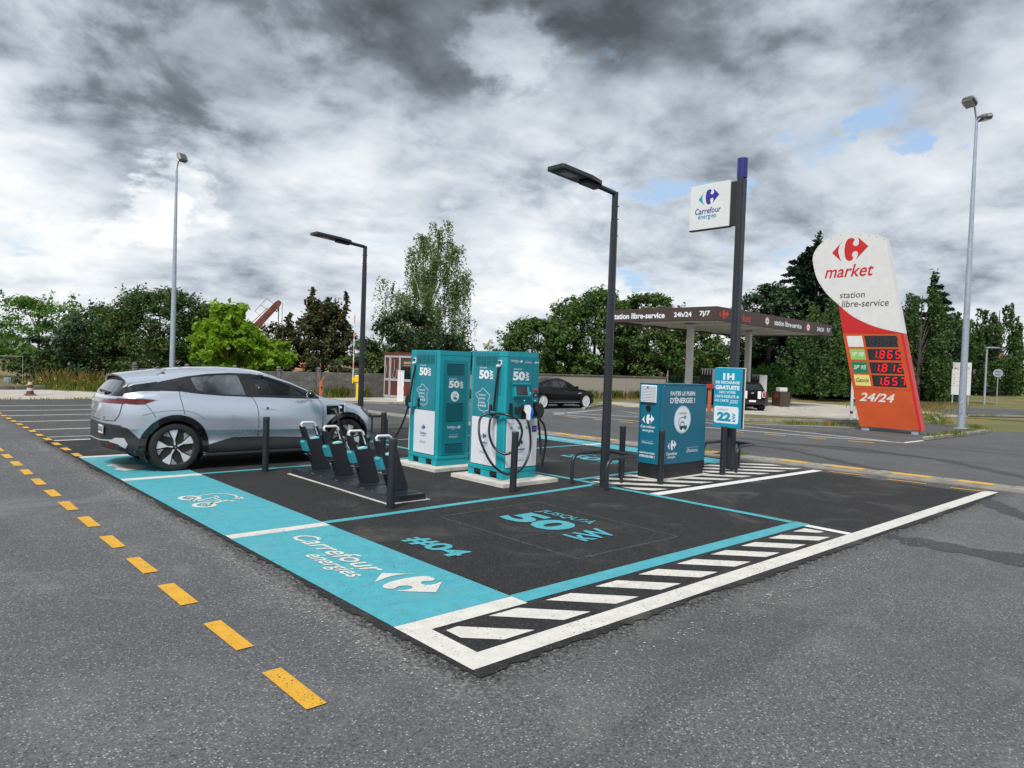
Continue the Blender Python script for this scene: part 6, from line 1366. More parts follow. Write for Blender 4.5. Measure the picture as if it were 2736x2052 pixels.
def pump(x, y, rz, label, h, w):
    t = empty('fuel_pump', (x, y, .14), rz, label, 'fuel pump', 'fuel pumps under the canopy')
    MB().box(-.28, -w / 2, 0, .28, w / 2, h * .45, .02).build('cabinet', M_brown, t); MB().box(-.20, -w / 2 + .03, h * .45, .20, w / 2 - .03, h, .015).build('head', M_whitem, t)
    n = int(w / .2)
    for k in range(n):
        yy = -w / 2 + .1 + k * (w - .2) / max(1, n - 1); MB().box(-.235, yy - .045, h * .30, -.2805 + .0795, yy + .045, h * .98, .008).build('hose_column', M_brown, t); MB().tube(spline([(-.24, yy, h * .9), (-.30, yy + .02, h * .6), (-.30, yy - .02, h * .28), (-.27, yy, h * .5)], 4), .016, 6).build('hose', M_cable, t); MB().box(-.32, yy - .025, h * .50, -.2355, yy + .025, h * .60, .01).build('nozzle', M_black, t)
    MB().box(-.215, -w / 2 + .1, h * .62, -.2005, w / 2 - .1, h * .82).build('price_window', M_gloss, t); return t
pump(28.0, 16.2, R(-25), 'white and brown fuel pump with hoses beside the left canopy column', 1.72, 1.1); pump(30.1, 14.75, R(-35), 'brown fuel pump with green labels behind the striped car', 1.5, .9)
gl_ = bpy.data.objects['fuel_pump.001']; MB().box(-.2165, .05, 1.0, -.2151, .25, 1.35).build('green_label', mat('green_print'), gl_)
fb = empty('payment_box', (30.6, 13.85, .14), R(-35), 'brown payment box with red emblem at the end of the pump island', 'payment terminal'); MB().box(-.25, -.42, 0, .25, .42, .72, .015).build('body', M_brown, fb); MB().box(-.20, -.25, .7201, .20, .15, .92, .02).build('top_unit', M_cream, fb); logo(fb, M_rl, M_rl, (-.25, 0, 0), (0, -1, 0), (0, 0, 1), (-.28, .38, .22, .62), .004)
is1 = slab('pump_island', [(29.2, 14.9), (30.9, 12.6), (31.4, 13.0), (29.9, 15.4)], .02, .14, M_conc); tag(is1, 'low concrete island under the pumps and the payment box', 'island'); is2 = slab('pump_island', [(26.6, 17.0), (28.0, 15.3), (28.6, 15.8), (27.3, 17.6)], .02, .14, M_conc); tag(is2, 'low concrete island at the left canopy column', 'island')
rp_ = empty('fire_post', (23.9, 13.6, .0), 0, 'orange red post with a red box left of the cyan board', 'post'); MB().box(-.06, -.06, 0, .06, .06, 1.0, .01).build('column', M_orange, rp_); MB().box(-.14, -.12, 1.0, .12, .12, 1.18, .015).build('red_box', M_red, rp_)
cbk = empty('concrete_barrier', (24.5, 13.2, 0), R(40), 'white and grey concrete barrier block by the orange post', 'barrier'); MB().box(-.5, -.2, 0, .5, .2, .55, .03).build('block', M_whitem, cbk)
for k in range(4): MB().box(-.45 + k * .24, -.215, .06, -.31 + k * .24, -.2005, .46).build('rib', M_conc, cbk)
st = empty('stop_sign', (34.1, 23.0, 0), R(-60), 'small round red traffic sign at the end of the block wall', 'traffic sign'); MB().tube([(0, 0, 0), (0, 0, 1.7)], .03, 8).build('pole', M_galv, st); MB().lathe([(0, 0), (.22, 0), (.22, .02), (0, .02)], 16, Matrix.Translation((-.03, 0, 1.28)) @ Matrix.Rotation(R(-90), 4, 'Y')).build('disc', M_red, st); lettering(st, 'STOP', M_ink, (-.05, 0, 0), (0, -1, 0), (0, 0, 1), (-.16, 1.22, .16, 1.34), .03, 0, .006)
# traffic cone
tc = empty('traffic_cone', (1.86, 27.3, .03), 0, 'old maroon and white striped traffic cone at the left edge', 'traffic cone'); M_cone = mat('cone_maroon', (0.10, 0.03, 0.035), 0.7, var=0.2, grime=0.2); M_conew = mat('cone_white', (0.45, 0.43, 0.38), 0.7, var=0.15, grime=0.4)
MB().box(-.17, -.17, 0, .17, .17, .03, .01).build('base', M_cone, tc); rr = lambda z: .125 - z * .135
for k, (a, b) in enumerate(((.03, .14), (.14, .24), (.24, .36), (.36, .46), (.46, .56))): MB().lathe([(rr(a), a), (rr(b), b)] + ([(0, b)] if k == 4 else []), 16).build('band', M_cone if k % 2 == 0 else M_conew, tc, smooth=R(40))
# left background: concrete strip, border, pipe frame, box on a post
cst = flat('concrete_apron', [(-60, 25.1), (11.6, 25.05), (9.2, 27.2), (6.0, 29.6), (4.2, 31.6), (-60, 31.2)], 0.0, M_padc, kind='structure')
for k in range(14): MB().box(-22 + k * 2.0, 31.9, -.03, -20.05 + k * 2.0, 32.3, .16, .02).build('kerb_stone', M_precast, cst)
jb = empty('meter_box', (1.9, 32.8, 0), 0, 'small grey box on a steel post at the left border', 'utility box'); MB().tube([(.05, 0, 0), (.05, 0, .45)], .03, 8).build('post', M_galv, jb); MB().box(-.16, -.06, .24, .0, .06, .44, .01).build('box', M_galv, jb)
pf = empty('goal_frame', (2.9, 36.7, 0), 0, 'thin pale pipe frame before the leftmost trees', 'frame'); MB().tube([(0, 0, 0), (0, 0, 1.3), (-3.2, 0, 1.28)], .014, 8).build('pipe', M_conc, pf); MB().tube([(-3.2, 0, 1.28), (-3.2, 0, 0)], .014, 8).build('pipe', M_conc, pf)
# crane boom behind the trees
cr_ = empty('mobile_crane', (18.0, 53.6, 0), 0, 'rust red crane boom rising behind the bright green tree', 'crane'); tip = Vector((4.02, -1.75, 6.15)); foot = Vector((0, 0, .9))
ax = (tip - foot).normalized(); sd_ = ax.cross(Vector((0, 0, 1))).normalized(); nn_ = sd_.cross(ax)
mb = MB(); secs = [(foot, .36), (foot.lerp(tip, .5), .30), (tip - ax * .3, .26), (tip, .16)]; vs = []
for p, h_ in secs: vs += [p + sd_ * .2 + nn_ * h_, p - sd_ * .2 + nn_ * h_, p - sd_ * .2 - nn_ * h_ * .8, p + sd_ * .2 - nn_ * h_ * .8]
mb.add(vs, [(i * 4 + j, i * 4 + (j + 1) % 4, i * 4 + 4 + (j + 1) % 4, i * 4 + 4 + j) for i in range(3) for j in range(4)] + [(0, 1, 2, 3), (15, 14, 13, 12)]); mb.build('boom', M_rust, cr_)
MB().tube([foot + nn_ * .7, tip - ax * 1.0 + nn_ * .36], .03, 6).build('stay', M_rust, cr_); MB().tube([tip - ax * 1.9 + nn_ * .9, tip - ax * .5 + nn_ * .9], .02, 6).build('hand_rail', M_rust, cr_)
for q in (1.9, 1.2, .5): MB().tube([tip - ax * q + nn_ * .2, tip - ax * q + nn_ * .9], .018, 6).build('hand_rail', M_rust, cr_)
for q, m_ in ((0.0, .02), (.42, .035)): p = tip - ax * q - nn_ * .2; MB().tube([p, (p.x, p.y, .6)], m_, 6).build('rope', M_black, cr_)
p = tip - ax * .42; MB().tube(spline([(p.x, p.y, p.z - .2), (p.x + .12, p.y, p.z - .35), (p.x, p.y, p.z - .5), (p.x - .1, p.y, p.z - .4)], 4), .04, 6).build('hook', M_rust, cr_)
MB().box(-1.6, -1.0, 0, 1.0, 1.0, 1.3, .05).build('chassis', M_rust, cr_)
# house roofs far behind the wall
def far_house(x, y, w, d, zr, rz, label):
    t = empty('far_house', (x, y, -4.0), rz, label, 'house', 'houses far behind the wall'); H = zr + 4.0; e = H - 1.3
    MB().box(-w / 2, -d / 2, 0, w / 2, d / 2, e).build('wall', M_render, t)
    for s in (-1, 1):
        mb = MB(); mb.add([(-w / 2 - .3, s * (d / 2 + .3), e - .2), (w / 2 + .3, s * (d / 2 + .3), e - .2), (w / 2 + .3, 0, H), (-w / 2 - .3, 0, H), (-w / 2 - .3, s * (d / 2 + .3), e - .32), (w / 2 + .3, s * (d / 2 + .3), e - .32), (w / 2 + .3, 0, H - .12), (-w / 2 - .3, 0, H - .12)], [(0, 1, 2, 3), (7, 6, 5, 4), (0, 4, 5, 1), (1, 5, 6, 2), (2, 6, 7, 3), (3, 7, 4, 0)]); mb.build('roof', M_tile, t)
    for s in (-1, 1): mb = MB(); mb.add([(s * w / 2, -d / 2, e), (s * w / 2, d / 2, e), (s * w / 2, 0, H - .15)], [(0, 1, 2)]); mb.build('gable', M_render, t)
    MB().box(w * .2, -.25, H - .6, w * .2 + .4, .25, H + .35).build('chimney', M_tile, t)
far_house(42.5, 97.5, 3.2, 5, 1.25, R(60), 'far house with orange tiled roof and pale gable behind the wall'); far_house(47.5, 100, 4.5, 5, 1.0, R(-20), 'second far orange roof showing behind the dark maple')
far_house(96, 112, 8, 6, 2.6, R(-30), 'far red brick chimney roof seen between the two chargers')

# ---------------------------------------------------------------- far right: lawn, street, lamps, signs
def bank(s): return max(0.0, (s - 55) * .021)
Dv = Vector((.9625, .2715)); Nv = Vector((-.2715, .9625))
def grid_sheet(name, pts_fn, nu, nv, material, kind=None, label=None):
    vs = [pts_fn(i / nu, j / nv) for j in range(nv + 1) for i in range(nu + 1)]; fs = [(j * (nu + 1) + i, j * (nu + 1) + i + 1, (j + 1) * (nu + 1) + i + 1, (j + 1) * (nu + 1) + i) for j in range(nv) for i in range(nu)]
    o = MB().add(vs, fs).build(name, material, None, fix=False)
    if kind: o['kind'] = kind
    return o
def lawn_pt(u, v):
    s_ = 36 + u * 200; l = -40 + v * 90; p = Dv * s_ + Nv * l; return (p.x, p.y, bank(s_) * .9 - .01 + .0)
grid_sheet('lawn', lawn_pt, 60, 30, M_dry, 'structure')
def street_pt(u, v):
    s_ = 58 + u * 170; l = -24 + u * 28 - 22 * math.exp(-u * 3) * 0 + (v - .5) * (9 + 6 * (1 - u)) + 9 * u * (1 - u); p = Dv * s_ + Nv * (l + 5 * (1 - u) ** 2 - 2); return (p.x, p.y, bank(s_) * .9 + .03)
grid_sheet('street', street_pt, 30, 4, M_lane, 'structure')
for k in range(5): 
    s_ = 66 + k * 2.2; p = Dv * s_ + Nv * -10.5; flat('white_dash', [(p.x - .6, p.y - .25), (p.x + .6, p.y - .25), (p.x + .6, p.y + .25), (p.x - .6, p.y + .25)], bank(s_) * .9 + .06, P_white2, bpy.data.objects['street'])
flat('side_road', [(36.4, 7.4), (46, 2.5), (58, -2), (60, 2), (50, 10.5), (41, 13.5)], .02, M_lane, kind='structure')
def street_lamp(x, y, z, h, label, ln=.55, ang=-50):
    t = empty('street_lamp', (x, y, z), R(ang), label, 'street lamp', 'grey street lamps along the far road'); MB().tube([(0, 0, 0), (0, 0, h)], [.085, .06], 10).build('pole', M_galv, t, smooth=R(40)); mb = MB(); mb.prism([(-.06, 0), (.0, .09), (ln * .5, .10), (ln, .03), (ln, 0)], -.12, .12, (0, 0, h), (1, 0, 0), (0, 0, 1), (0, 1, 0)); mb.build('head', M_galv, t)
street_lamp(57.69, 12.1, 0, 4.15, 'nearest grey street lamp on the far lawn', .9); street_lamp(79.8, 18.45, .5, 3.65, 'second grey street lamp behind the white sign board', 1.0); street_lamp(114.4, 24.5, .85, 3.5, 'third small grey street lamp down the far road', 1.2)
sb = empty('company_sign', (53.2, 12.4, 0), R(-72), 'white company sign board half hidden behind the light mast', 'sign board'); MB().box(-.57, -.06, .72, .57, .06, 2.96, .02).build('board', M_tw, sb); MB().box(-.5, -.05, 0, -.42, .05, .72).build('leg', M_galv, sb); MB().box(.42, -.05, 0, .5, .05, .72).build('leg', M_galv, sb)
lettering(sb, 'ALTEO', M_brown, (0, -.06, 0), (1, 0, 0), (0, 0, 1), (-.46, 2.48, .45, 2.64), 0, 0, .01)
for k in range(4): MB().box(-.54, -.0675, 1.35 + k * .29, .54, -.0615, 1.362 + k * .29).build('row_line', M_galv, sb)
for k in range(3): MB().box(-.46, -.0675, 1.5 + k * .29, -.38, -.0615, 1.54 + k * .29).build('row_mark', M_brown, sb)
def round_sign(x, y, z, h, r, m_, label, back=False):
    t = empty('traffic_sign', (x, y, z), R(14), label, 'traffic sign', 'traffic signs along the far road'); MB().tube([(0, 0, 0), (0, 0, h + r * .6)], .035, 8).build('pole', M_galv, t); MB().lathe([(0, 0), (r, 0), (r, .03), (0, .03)], 20, Matrix.Translation((-.05, 0, h)) @ Matrix.Rotation(R(-90), 4, 'Y')).build('disc', m_, t)
    if not back: MB().box(-.095, -r * .6, h - r * .18, -.082, r * .6, h + r * .18).build('bar', M_ink, t)
    else:
        for q in (-.35, .35): MB().box(-.095, -r * .55, h + q * r - .03, -.082, r * .55, h + q * r + .03).build('rail', mat('flood_grey'), t)
round_sign(74.97, 17.2, .45, 2.05, .36, M_galv, 'round grey back of a traffic sign beside the white sign board', True); round_sign(70.9, 12.35, .35, 2.5, .26, M_red, 'red no-entry sign at the right edge of the photo'); round_sign(57.87, 11.38, 0, 2.35, .3, M_galv, 'grey sign back on a pole by the nearest street lamp', True)
bwl = slab('beige_wall', [(70, 21.5), (78, 19.5), (78.1, 19.8), (70.1, 21.8)], .3, 2.0, M_render); tag(bwl, 'low beige wall beside the flowering bush on the right', 'wall')
fb_ = empty('far_building', (190, 44, 0), R(14), 'distant low building with red roof at the end of the street', 'building'); MB().box(-8, -5, 0, 8, 5, 6).build('wall', M_render, fb_); mb = MB(); mb.prism([(-5.6, 6), (5.6, 6), (0, 9)], -8.4, 8.4, (0, 0, 0), (0, 1, 0), (0, 0, 1), (1, 0, 0)); mb.build('roof', M_tile, fb_)
for k in range(5): MB().box(-8.06, -4 + k * 1.8, 2, -8.001, -3 + k * 1.8, 3.6).build('window', M_glassd, fb_)
py_ = empty('lattice_tower', (388, 83, 0), R(14), 'distant water tower shaped mast at the right horizon', 'tower'); MB().tube([(0, 0, 0), (0, 0, 15.5)], [1.6, 1.1], 10).build('shaft', M_whitem, py_); MB().lathe([(0, 15), (2.5, 15), (4.2, 16.2), (0, 18.2)], 14).build('head', M_whitem, py_)
# ================================================================ vegetation
def leaf_mat(name, a, b_, c_=None, trans=0.3, rough=0.55, sc=0.9):
    m_ = bpy.data.materials.new(name); m_.use_nodes = True; w = NT(m_.node_tree); MATS[name] = m_
    geo = w.n('ShaderNodeNewGeometry'); co = geo.outputs['Position']; rn = geo.outputs['Random Per Island']
    c = w.mix(w.smooth(w.noise(co, sc, 4, 0.6), 0.34, 0.66), a, b_); c = w.mix(w.lin(rn, 0, 1, 0, 0.6), c, tuple(x * 0.62 for x in a))
    if c_ is not None: c = w.mix(w.math('GREATER_THAN', w.noise(co, 2.3, 3, 0.6), 0.60), c, c_)
    d = w.n('ShaderNodeBsdfPrincipled', i_Base_Color=c, i_Roughness=rough); d.inputs['Specular IOR Level'].default_value = 0.3
    t = w.n('ShaderNodeBsdfTranslucent', i_Color=w.mix(1.0, c, (1.5, 1.55, 0.7), 'MULTIPLY')); mx = w.n('ShaderNodeMixShader', i_0=trans, i_1=d.outputs[0], i_2=t.outputs[0]); w.n('ShaderNodeOutputMaterial', i_Surface=mx.outputs[0]); return m_


def leaves_mesh(name, C, N, L, W, material, rs, fold=0.25):
    """C centres, N rough facing, L long half axis length, W half width: one folded rhombus per leaf"""
    n = len(C); N = N / (np.linalg.norm(N, axis=1, keepdims=True) + 1e-9); r_ = rs.normal(size=(n, 3)); A = np.cross(N, r_); A /= (np.linalg.norm(A, axis=1, keepdims=True) + 1e-9); B = np.cross(N, A)
    L = np.asarray(L).reshape(-1, 1) * np.ones((n, 1)); W = np.asarray(W).reshape(-1, 1) * np.ones((n, 1))
    V = np.stack([C + A * L, C + B * W + N * W * fold, C - A * L * 0.9, C - B * W + N * W * fold], 1).reshape(-1, 3)
    me = bpy.data.meshes.new(name); me.vertices.add(4 * n); me.vertices.foreach_set('co', V.astype(np.float32).ravel()); me.loops.add(4 * n); me.loops.foreach_set('vertex_index', np.arange(4 * n, dtype=np.int32)); me.polygons.add(n); me.polygons.foreach_set('loop_start', np.arange(0, 4 * n, 4, dtype=np.int32)); me.update(); me.validate(); me.materials.append(material); return me


M_bark = mat('bark', (0.075, 0.062, 0.05), 0.95, var=0.35, vscale=12, bump=0.6, bscale=30)


def birch_bark():
    m_ = bpy.data.materials.new('birch_bark'); m_.use_nodes = True; w = NT(m_.node_tree); co = w.n('ShaderNodeNewGeometry').outputs['Position']; k = w.noise(w.vmath('MULTIPLY', co, (1.5, 1.5, 9.0)), 1.6, 4, 0.6)
    b = w.n('ShaderNodeBsdfPrincipled', i_Base_Color=w.mix(w.smooth(k, 0.55, 0.66), (0.5, 0.48, 0.44), (0.04, 0.035, 0.03)), i_Roughness=0.85); w.n('ShaderNodeOutputMaterial', i_Surface=b.outputs[0]); return m_
M_birch = birch_bark()


def limbs(t, tips, h, r0, lean=(0, 0), m_=M_bark, rs=None, base=(0, 0), split=.3):
    tr = [Vector((base[0], base[1], -.05)), Vector((base[0] + lean[0] * .3, base[1] + lean[1] * .3, h * .3)), Vector((base[0] + lean[0] * .7, base[1] + lean[1] * .7, h * .62)), Vector((base[0] + lean[0], base[1] + lean[1], h * .93))]
    tp = spline(tr, 4); mb = MB(); mb.tube(tp, [r0 * (1 - .86 * i / (len(tp) - 1)) for i in range(len(tp))], 9)
    for q in tips:
        q = Vector(q); f = min(.85, max(split, (q.z / h) * .62)); p = tp[int(f * (len(tp) - 1))]; mid_ = p.lerp(q, .55) + Vector((0, 0, .10 * (q - p).length)); k = r0 * (1 - .8 * f) * .5
        mb.tube(spline([p, mid_, q], 3), [k, k * .85, k * .7, k * .5, k * .35, k * .25, k * .15], 6)
    return mb.build('trunk', m_, t, smooth=R(50))


def round_tree(name, label, x, y, z0, h, rx, material, seed, n=9000, leaf=.11, clump=.5, nc=90, ry=None, spikes=0, cat='tree', group=None, shape=None, flat_=1.0, r0=None, z=0.0, hollow=.55, wl=.55, stem=True):
    """crown filled with leaf clumps; shape(t) gives the relative radius at relative height t"""
    rs = np.random.RandomState(seed); ry = ry or rx; t = empty(name, (x, y, z), 0, label, cat, group)
    shape = shape or (lambda q: math.sqrt(max(0.02, 1 - (2 * q - .88) ** 2 / 1.25)))
    cc = []; tries = 0
    lob = rs.uniform(0, 6.28, 6)
    while len(cc) < nc and tries < 20000:
        tries += 1; q = rs.uniform(0, 1); a = rs.uniform(0, 6.283); rad = shape(q) * (1 + .16 * math.sin(3 * a + lob[0] + 4 * q) + .12 * math.sin(5 * a + lob[1] - 7 * q)) * math.sqrt(rs.uniform(hollow ** 2, 1))
        cc.append((rx * rad * math.cos(a), ry * rad * math.sin(a), z0 + q * (h - z0)))
    cc = np.array(cc); k = n // nc; P = []; Nn = []
    for c in cc:
        s_ = clump * rs.uniform(.65, 1.35); d = rs.normal(size=(k, 3)); d /= np.linalg.norm(d, axis=1, keepdims=True); rad = s_ * rs.uniform(.15, 1, (k, 1)) ** .6
        P.append(c + d * rad * np.array([1.15, 1.15, .72 * flat_])); Nn.append(d * .5 + np.array([0, 0, .75]) + rs.normal(size=(k, 3)) * .45)
    for i in range(spikes):                                        # shoots that break the outline
        q = rs.uniform(.35, 1.0); a = rs.uniform(0, 6.283); rad = shape(min(q, .97)); b = np.array([rx * rad * math.cos(a), ry * rad * math.sin(a), z0 + q * (h - z0)]); dirv = np.array([math.cos(a) * .5, math.sin(a) * .5, rs.uniform(.5, 1.2)]); L_ = rs.uniform(.3, .8) * clump * 1.7; m2 = 26
        s_ = rs.uniform(0, 1, (m2, 1)); P.append(b + dirv * s_ * L_ + rs.normal(size=(m2, 3)) * leaf * .9); Nn.append(rs.normal(size=(m2, 3)) + np.array([0, 0, .6]))
    P = np.concatenate(P); Nn = np.concatenate(Nn); P[:, 2] = np.maximum(P[:, 2], .03); sz = leaf * rs.uniform(.6, 1.35, len(P))
    link('crown', leaves_mesh('crown', P, Nn, sz, sz * wl, material, rs), None, t)
    if stem:
        idx = rs.choice(len(cc), min(14, len(cc)), replace=False); limbs(t, [tuple(v) for v in cc[idx]], h, r0 or (.02 * h + .03), rs=rs)
    return t


def weeping_tree(name, label, x, y, z0, h, rx, material, seed, strands=420, leaf=.075, cat='tree', group=None, shape=None, trunk=M_birch, lean=(0, 0), hang=(.6, 2.0), per=30, r0=None, z=0.0, nb=34):
    """boughs arch out from the stem; leafy strands hang from their outer half"""
    rs = np.random.RandomState(seed); t = empty(name, (x, y, z), 0, label, cat, group); shape = shape or (lambda q: (.25 + 1.0 * (1 - q)) * (1 - .35 * max(0, .35 - q) / .35))
    P = []; Nn = []; tips = []; B = []
    for i in range(nb):
        q = (i + .5) / nb; a = i * 2.39996 + rs.uniform(-.5, .5); rad = rx * shape(q) * rs.uniform(.62, 1.12); zt = z0 + q * (h - z0); zs = max(z0 * .7, zt - rad * rs.uniform(.5, .9))
        s0 = np.array([lean[0] * q, lean[1] * q, zs]); e0 = np.array([lean[0] * q + rad * math.cos(a), lean[1] * q + rad * math.sin(a), zt]); m0 = (s0 + e0) / 2 + np.array([0, 0, .22 * rad]); B.append((s0, m0, e0, a, q, rad)); tips.append(tuple(e0))
    wts = np.array([b[5] for b in B]) + .25; wts /= wts.sum()
    for i in range(strands):
        s0, m0, e0, a, q, rad = B[rs.choice(nb, p=wts)]; u = rs.uniform(.28, 1.0) ** .8; p = (1 - u) ** 2 * s0 + 2 * u * (1 - u) * m0 + u * u * e0 + rs.normal(size=3) * np.array([.16, .16, .08]) * (.5 + rad * .35)
        L_ = rs.uniform(*hang) * (.4 + .6 * (1 - q * .6)); L_ = min(L_, max(.2, p[2] - .4)); m_ = int(per * (.45 + .55 * L_ / hang[1]))
        s_ = rs.uniform(0, 1, (m_, 1)); out = np.array([math.cos(a), math.sin(a), 0]) * .16
        P.append(p + np.array([0, 0, -1.0]) * s_ ** 1.2 * L_ + out * np.sqrt(s_) * rs.uniform(.2, 1.2) + rs.normal(size=(m_, 3)) * np.array([.055, .055, .03])); Nn.append(rs.normal(size=(m_, 3)) + out * 3)
    P = np.concatenate(P); Nn = np.concatenate(Nn); P[:, 2] = np.maximum(P[:, 2], .05); sz = leaf * rs.uniform(.7, 1.3, len(P)); link('crown', leaves_mesh('crown', P, Nn, sz, sz * .55, material, rs), None, t)
    limbs(t, tips, h, r0 or .022 * h, lean, trunk, split=.22); return t


def cedar_tree(name, label, x, y, z0, h, rx, material, seed, tiers=16, per=7, leaf=.13, cat='tree', group=None, droop=.06, dens=150, z=0.0):
    rs = np.random.RandomState(seed); t = empty(name, (x, y, z), 0, label, cat, group); P = []; Nn = []; tips = []
    for i in range(tiers):
        q = i / (tiers - 1); zz = z0 + q * (h - z0) * .97; R_ = rx * (1 - q) ** .68 * rs.uniform(.8, 1.12) + .15
        for j in range(max(3, int(per * (1 - q * .45)))):
            a = rs.uniform(0, 6.283); L_ = R_ * rs.uniform(.7, 1.12); k = int(dens * (L_ / rx + .12)); s_ = rs.uniform(.12, 1, (k, 1)) ** .7; w_ = (.1 + .3 * s_ * (1.25 - s_)) * min(1.3, L_ * .7)
            d = np.array([math.cos(a), math.sin(a), 0]); e = np.array([-math.sin(a), math.cos(a), 0]); lat = rs.uniform(-1, 1, (k, 1)); up = .16 * L_ * (1 - s_) * 0 + rs.uniform(-.04, .16) * L_ * s_
            P.append(np.array([0, 0, zz]) + d * s_ * L_ + e * lat * w_ + np.array([0, 0, 1.0]) * (up - droop * L_ * s_ ** 2 + rs.normal(size=(k, 1)) * .07)); Nn.append(np.array([0, 0, 1.0]) + rs.normal(size=(k, 3)) * .5); tips.append((d * L_ * .8 + np.array([0, 0, zz])).tolist())
    k = 60; P.append(np.array([0, 0, h]) + rs.normal(size=(k, 3)) * np.array([.12, .12, .35])); Nn.append(rs.normal(size=(k, 3)))
    P = np.concatenate(P); Nn = np.concatenate(Nn); sz = leaf * rs.uniform(.6, 1.4, len(P)); link('crown', leaves_mesh('crown', P, Nn, sz, sz * .42, material, rs), None, t); limbs(t, tips[::4], h, .024 * h, split=.08); return t


def blades(name, pts, hmin, hmax, material, seed, label=None, par=None, w=.010, lean=.3, cat='grass'):
    rs = np.random.RandomState(seed); pts = np.array(pts); n = len(pts); H = rs.uniform(hmin, hmax, (n, 1)); a = rs.uniform(0, 6.283, n); d = np.stack([np.cos(a), np.sin(a), 0 * a], 1); e = np.stack([-np.sin(a), np.cos(a), 0 * a], 1)
    b = pts; m_ = b + d * H * lean * .35 + np.array([0, 0, 1]) * H * .6; tp = b + d * H * lean + np.array([0, 0, 1]) * H; ww = w * rs.uniform(.6, 1.5, (n, 1))
    V = np.stack([b - e * ww, b + e * ww, m_ + e * ww * .8, tp, m_ - e * ww * .8], 1).reshape(-1, 3)
    me = bpy.data.meshes.new(name); me.vertices.add(5 * n); me.vertices.foreach_set('co', V.astype(np.float32).ravel()); me.loops.add(5 * n); me.loops.foreach_set('vertex_index', np.arange(5 * n, dtype=np.int32)); me.polygons.add(n); me.polygons.foreach_set('loop_start', np.arange(0, 5 * n, 5, dtype=np.int32)); me.update(); me.validate(); me.materials.append(material)
    o = link(name, me, None, par); o['kind'] = 'stuff'
    if label and par is None: o['label'] = label; o['category'] = cat
    return o


def strip_pts(poly, n, w, seed, z=0.0, clumps=0):
    rs = np.random.RandomState(seed); out = []; L = [math.hypot(poly[i + 1][0] - poly[i][0], poly[i + 1][1] - poly[i][1]) for i in range(len(poly) - 1)]; tot = sum(L); cl = rs.uniform(0, 1, clumps) if clumps else None
    for i in range(n):
        s_ = (cl[rs.randint(clumps)] + rs.normal() * .012 if clumps else rs.uniform(0, 1)); s_ = min(.999, max(0, s_)) * tot; k = 0
        while k < len(L) - 1 and s_ > L[k]: s_ -= L[k]; k += 1
        f = s_ / L[k]; x = poly[k][0] + (poly[k + 1][0] - poly[k][0]) * f; y = poly[k][1] + (poly[k + 1][1] - poly[k][1]) * f; out.append((x + rs.normal() * w, y + rs.normal() * w, z))
    return out


def leaders(t, specs, material, seed, leaf):
    rs = np.random.RandomState(seed); P = []
    for (dx, dy, za, zb_, r_, n_) in specs:
        u = rs.uniform(0, 1, (n_, 1)); rad = r_ * (1 - u * .75) * np.abs(rs.normal(size=(n_, 1))) * .7; a = rs.uniform(0, 6.28, (n_, 1)); k = .12 * np.sin(u * 9 + dx); P.append(np.concatenate([dx + k + rad * np.cos(a), dy + k + rad * np.sin(a), za + u * (zb_ - za)], 1))
        MB().tube([(dx, dy, za - 1.2), (dx, dy, zb_ - .1)], [.05, .01], 6).build('leader', M_bark, t)
    P = np.concatenate(P); sz = leaf * rs.uniform(.7, 1.3, len(P)); link('crown', leaves_mesh('crown', P, rs.normal(size=(len(P), 3)) + np.array([0, 0, .5]), sz, sz * .6, material, rs), None, t)


F_rob = leaf_mat('robinia_leaf', (0.065, 0.152, 0.026), (0.123, 0.239, 0.036), None, .35); F_dark = leaf_mat('dark_leaf', (0.029, 0.061, 0.026), (0.051, 0.090, 0.041), None, .15, .4); F_eld = leaf_mat('elder_leaf', (0.041, 0.087, 0.023), (0.070, 0.128, 0.029), (0.087, 0.065, 0.032), .22)
F_tul = leaf_mat('tulip_leaf', (0.16, 0.30, 0.022), (0.25, 0.38, 0.035), None, .45); F_mred = leaf_mat('purple_maple_leaf', (0.058, 0.055, 0.023), (0.051, 0.084, 0.029), (0.123, 0.058, 0.029), .25); F_bir = leaf_mat('birch_leaf', (0.10, 0.165, 0.05), (0.165, 0.23, 0.085), None, .35)
F_map = leaf_mat('maple_leaf', (0.043, 0.104, 0.023), (0.090, 0.160, 0.035), (0.116, 0.104, 0.036), .25); F_yel = leaf_mat('yellow_green_leaf', (0.145, 0.196, 0.026), (0.246, 0.268, 0.032), None, .4); F_ced = leaf_mat('cedar_needle', (0.020, 0.049, 0.032), (0.038, 0.075, 0.043), None, .1, .5); F_wee = leaf_mat('weeping_leaf', (0.043, 0.094, 0.026), (0.080, 0.138, 0.035), None, .25)
F_fea = leaf_mat('feathery_leaf', (0.058, 0.167, 0.032), (0.094, 0.217, 0.041), None, .35); F_straw = leaf_mat('straw', (0.300, 0.235, 0.095), (0.319, 0.275, 0.102), None, .3, .7); F_grass = leaf_mat('green_grass', (0.145, 0.203, 0.043), (0.232, 0.246, 0.065), (0.377, 0.246, 0.087), .35, .6, 1.6); F_flow = leaf_mat('yellow_flower', (0.550, 0.400, 0.030), (0.600, 0.450, 0.050), None, .3); F_redf = leaf_mat('red_flower', (0.450, 0.030, 0.020), (0.500, 0.080, 0.040), None, .3)
GL, GM, GR = 'trees along the left border', 'trees behind the walls', 'trees beyond the fuel station'
flatdome = lambda q: [.35, .75, .98, 1.0, .95, .80, .45][min(6, int(q * 7))]
full = lambda q: math.sqrt(max(.03, 1 - max(0, q - .45) ** 2 / .31))
round_tree('robinia_tree', 'light green feathery tree at the far left edge', 5.0, 46.6, .7, 4.5, 3.4, F_rob, 1, 11000, .10, .62, 80, shape=flatdome, spikes=30, group=GL, flat_=.6)
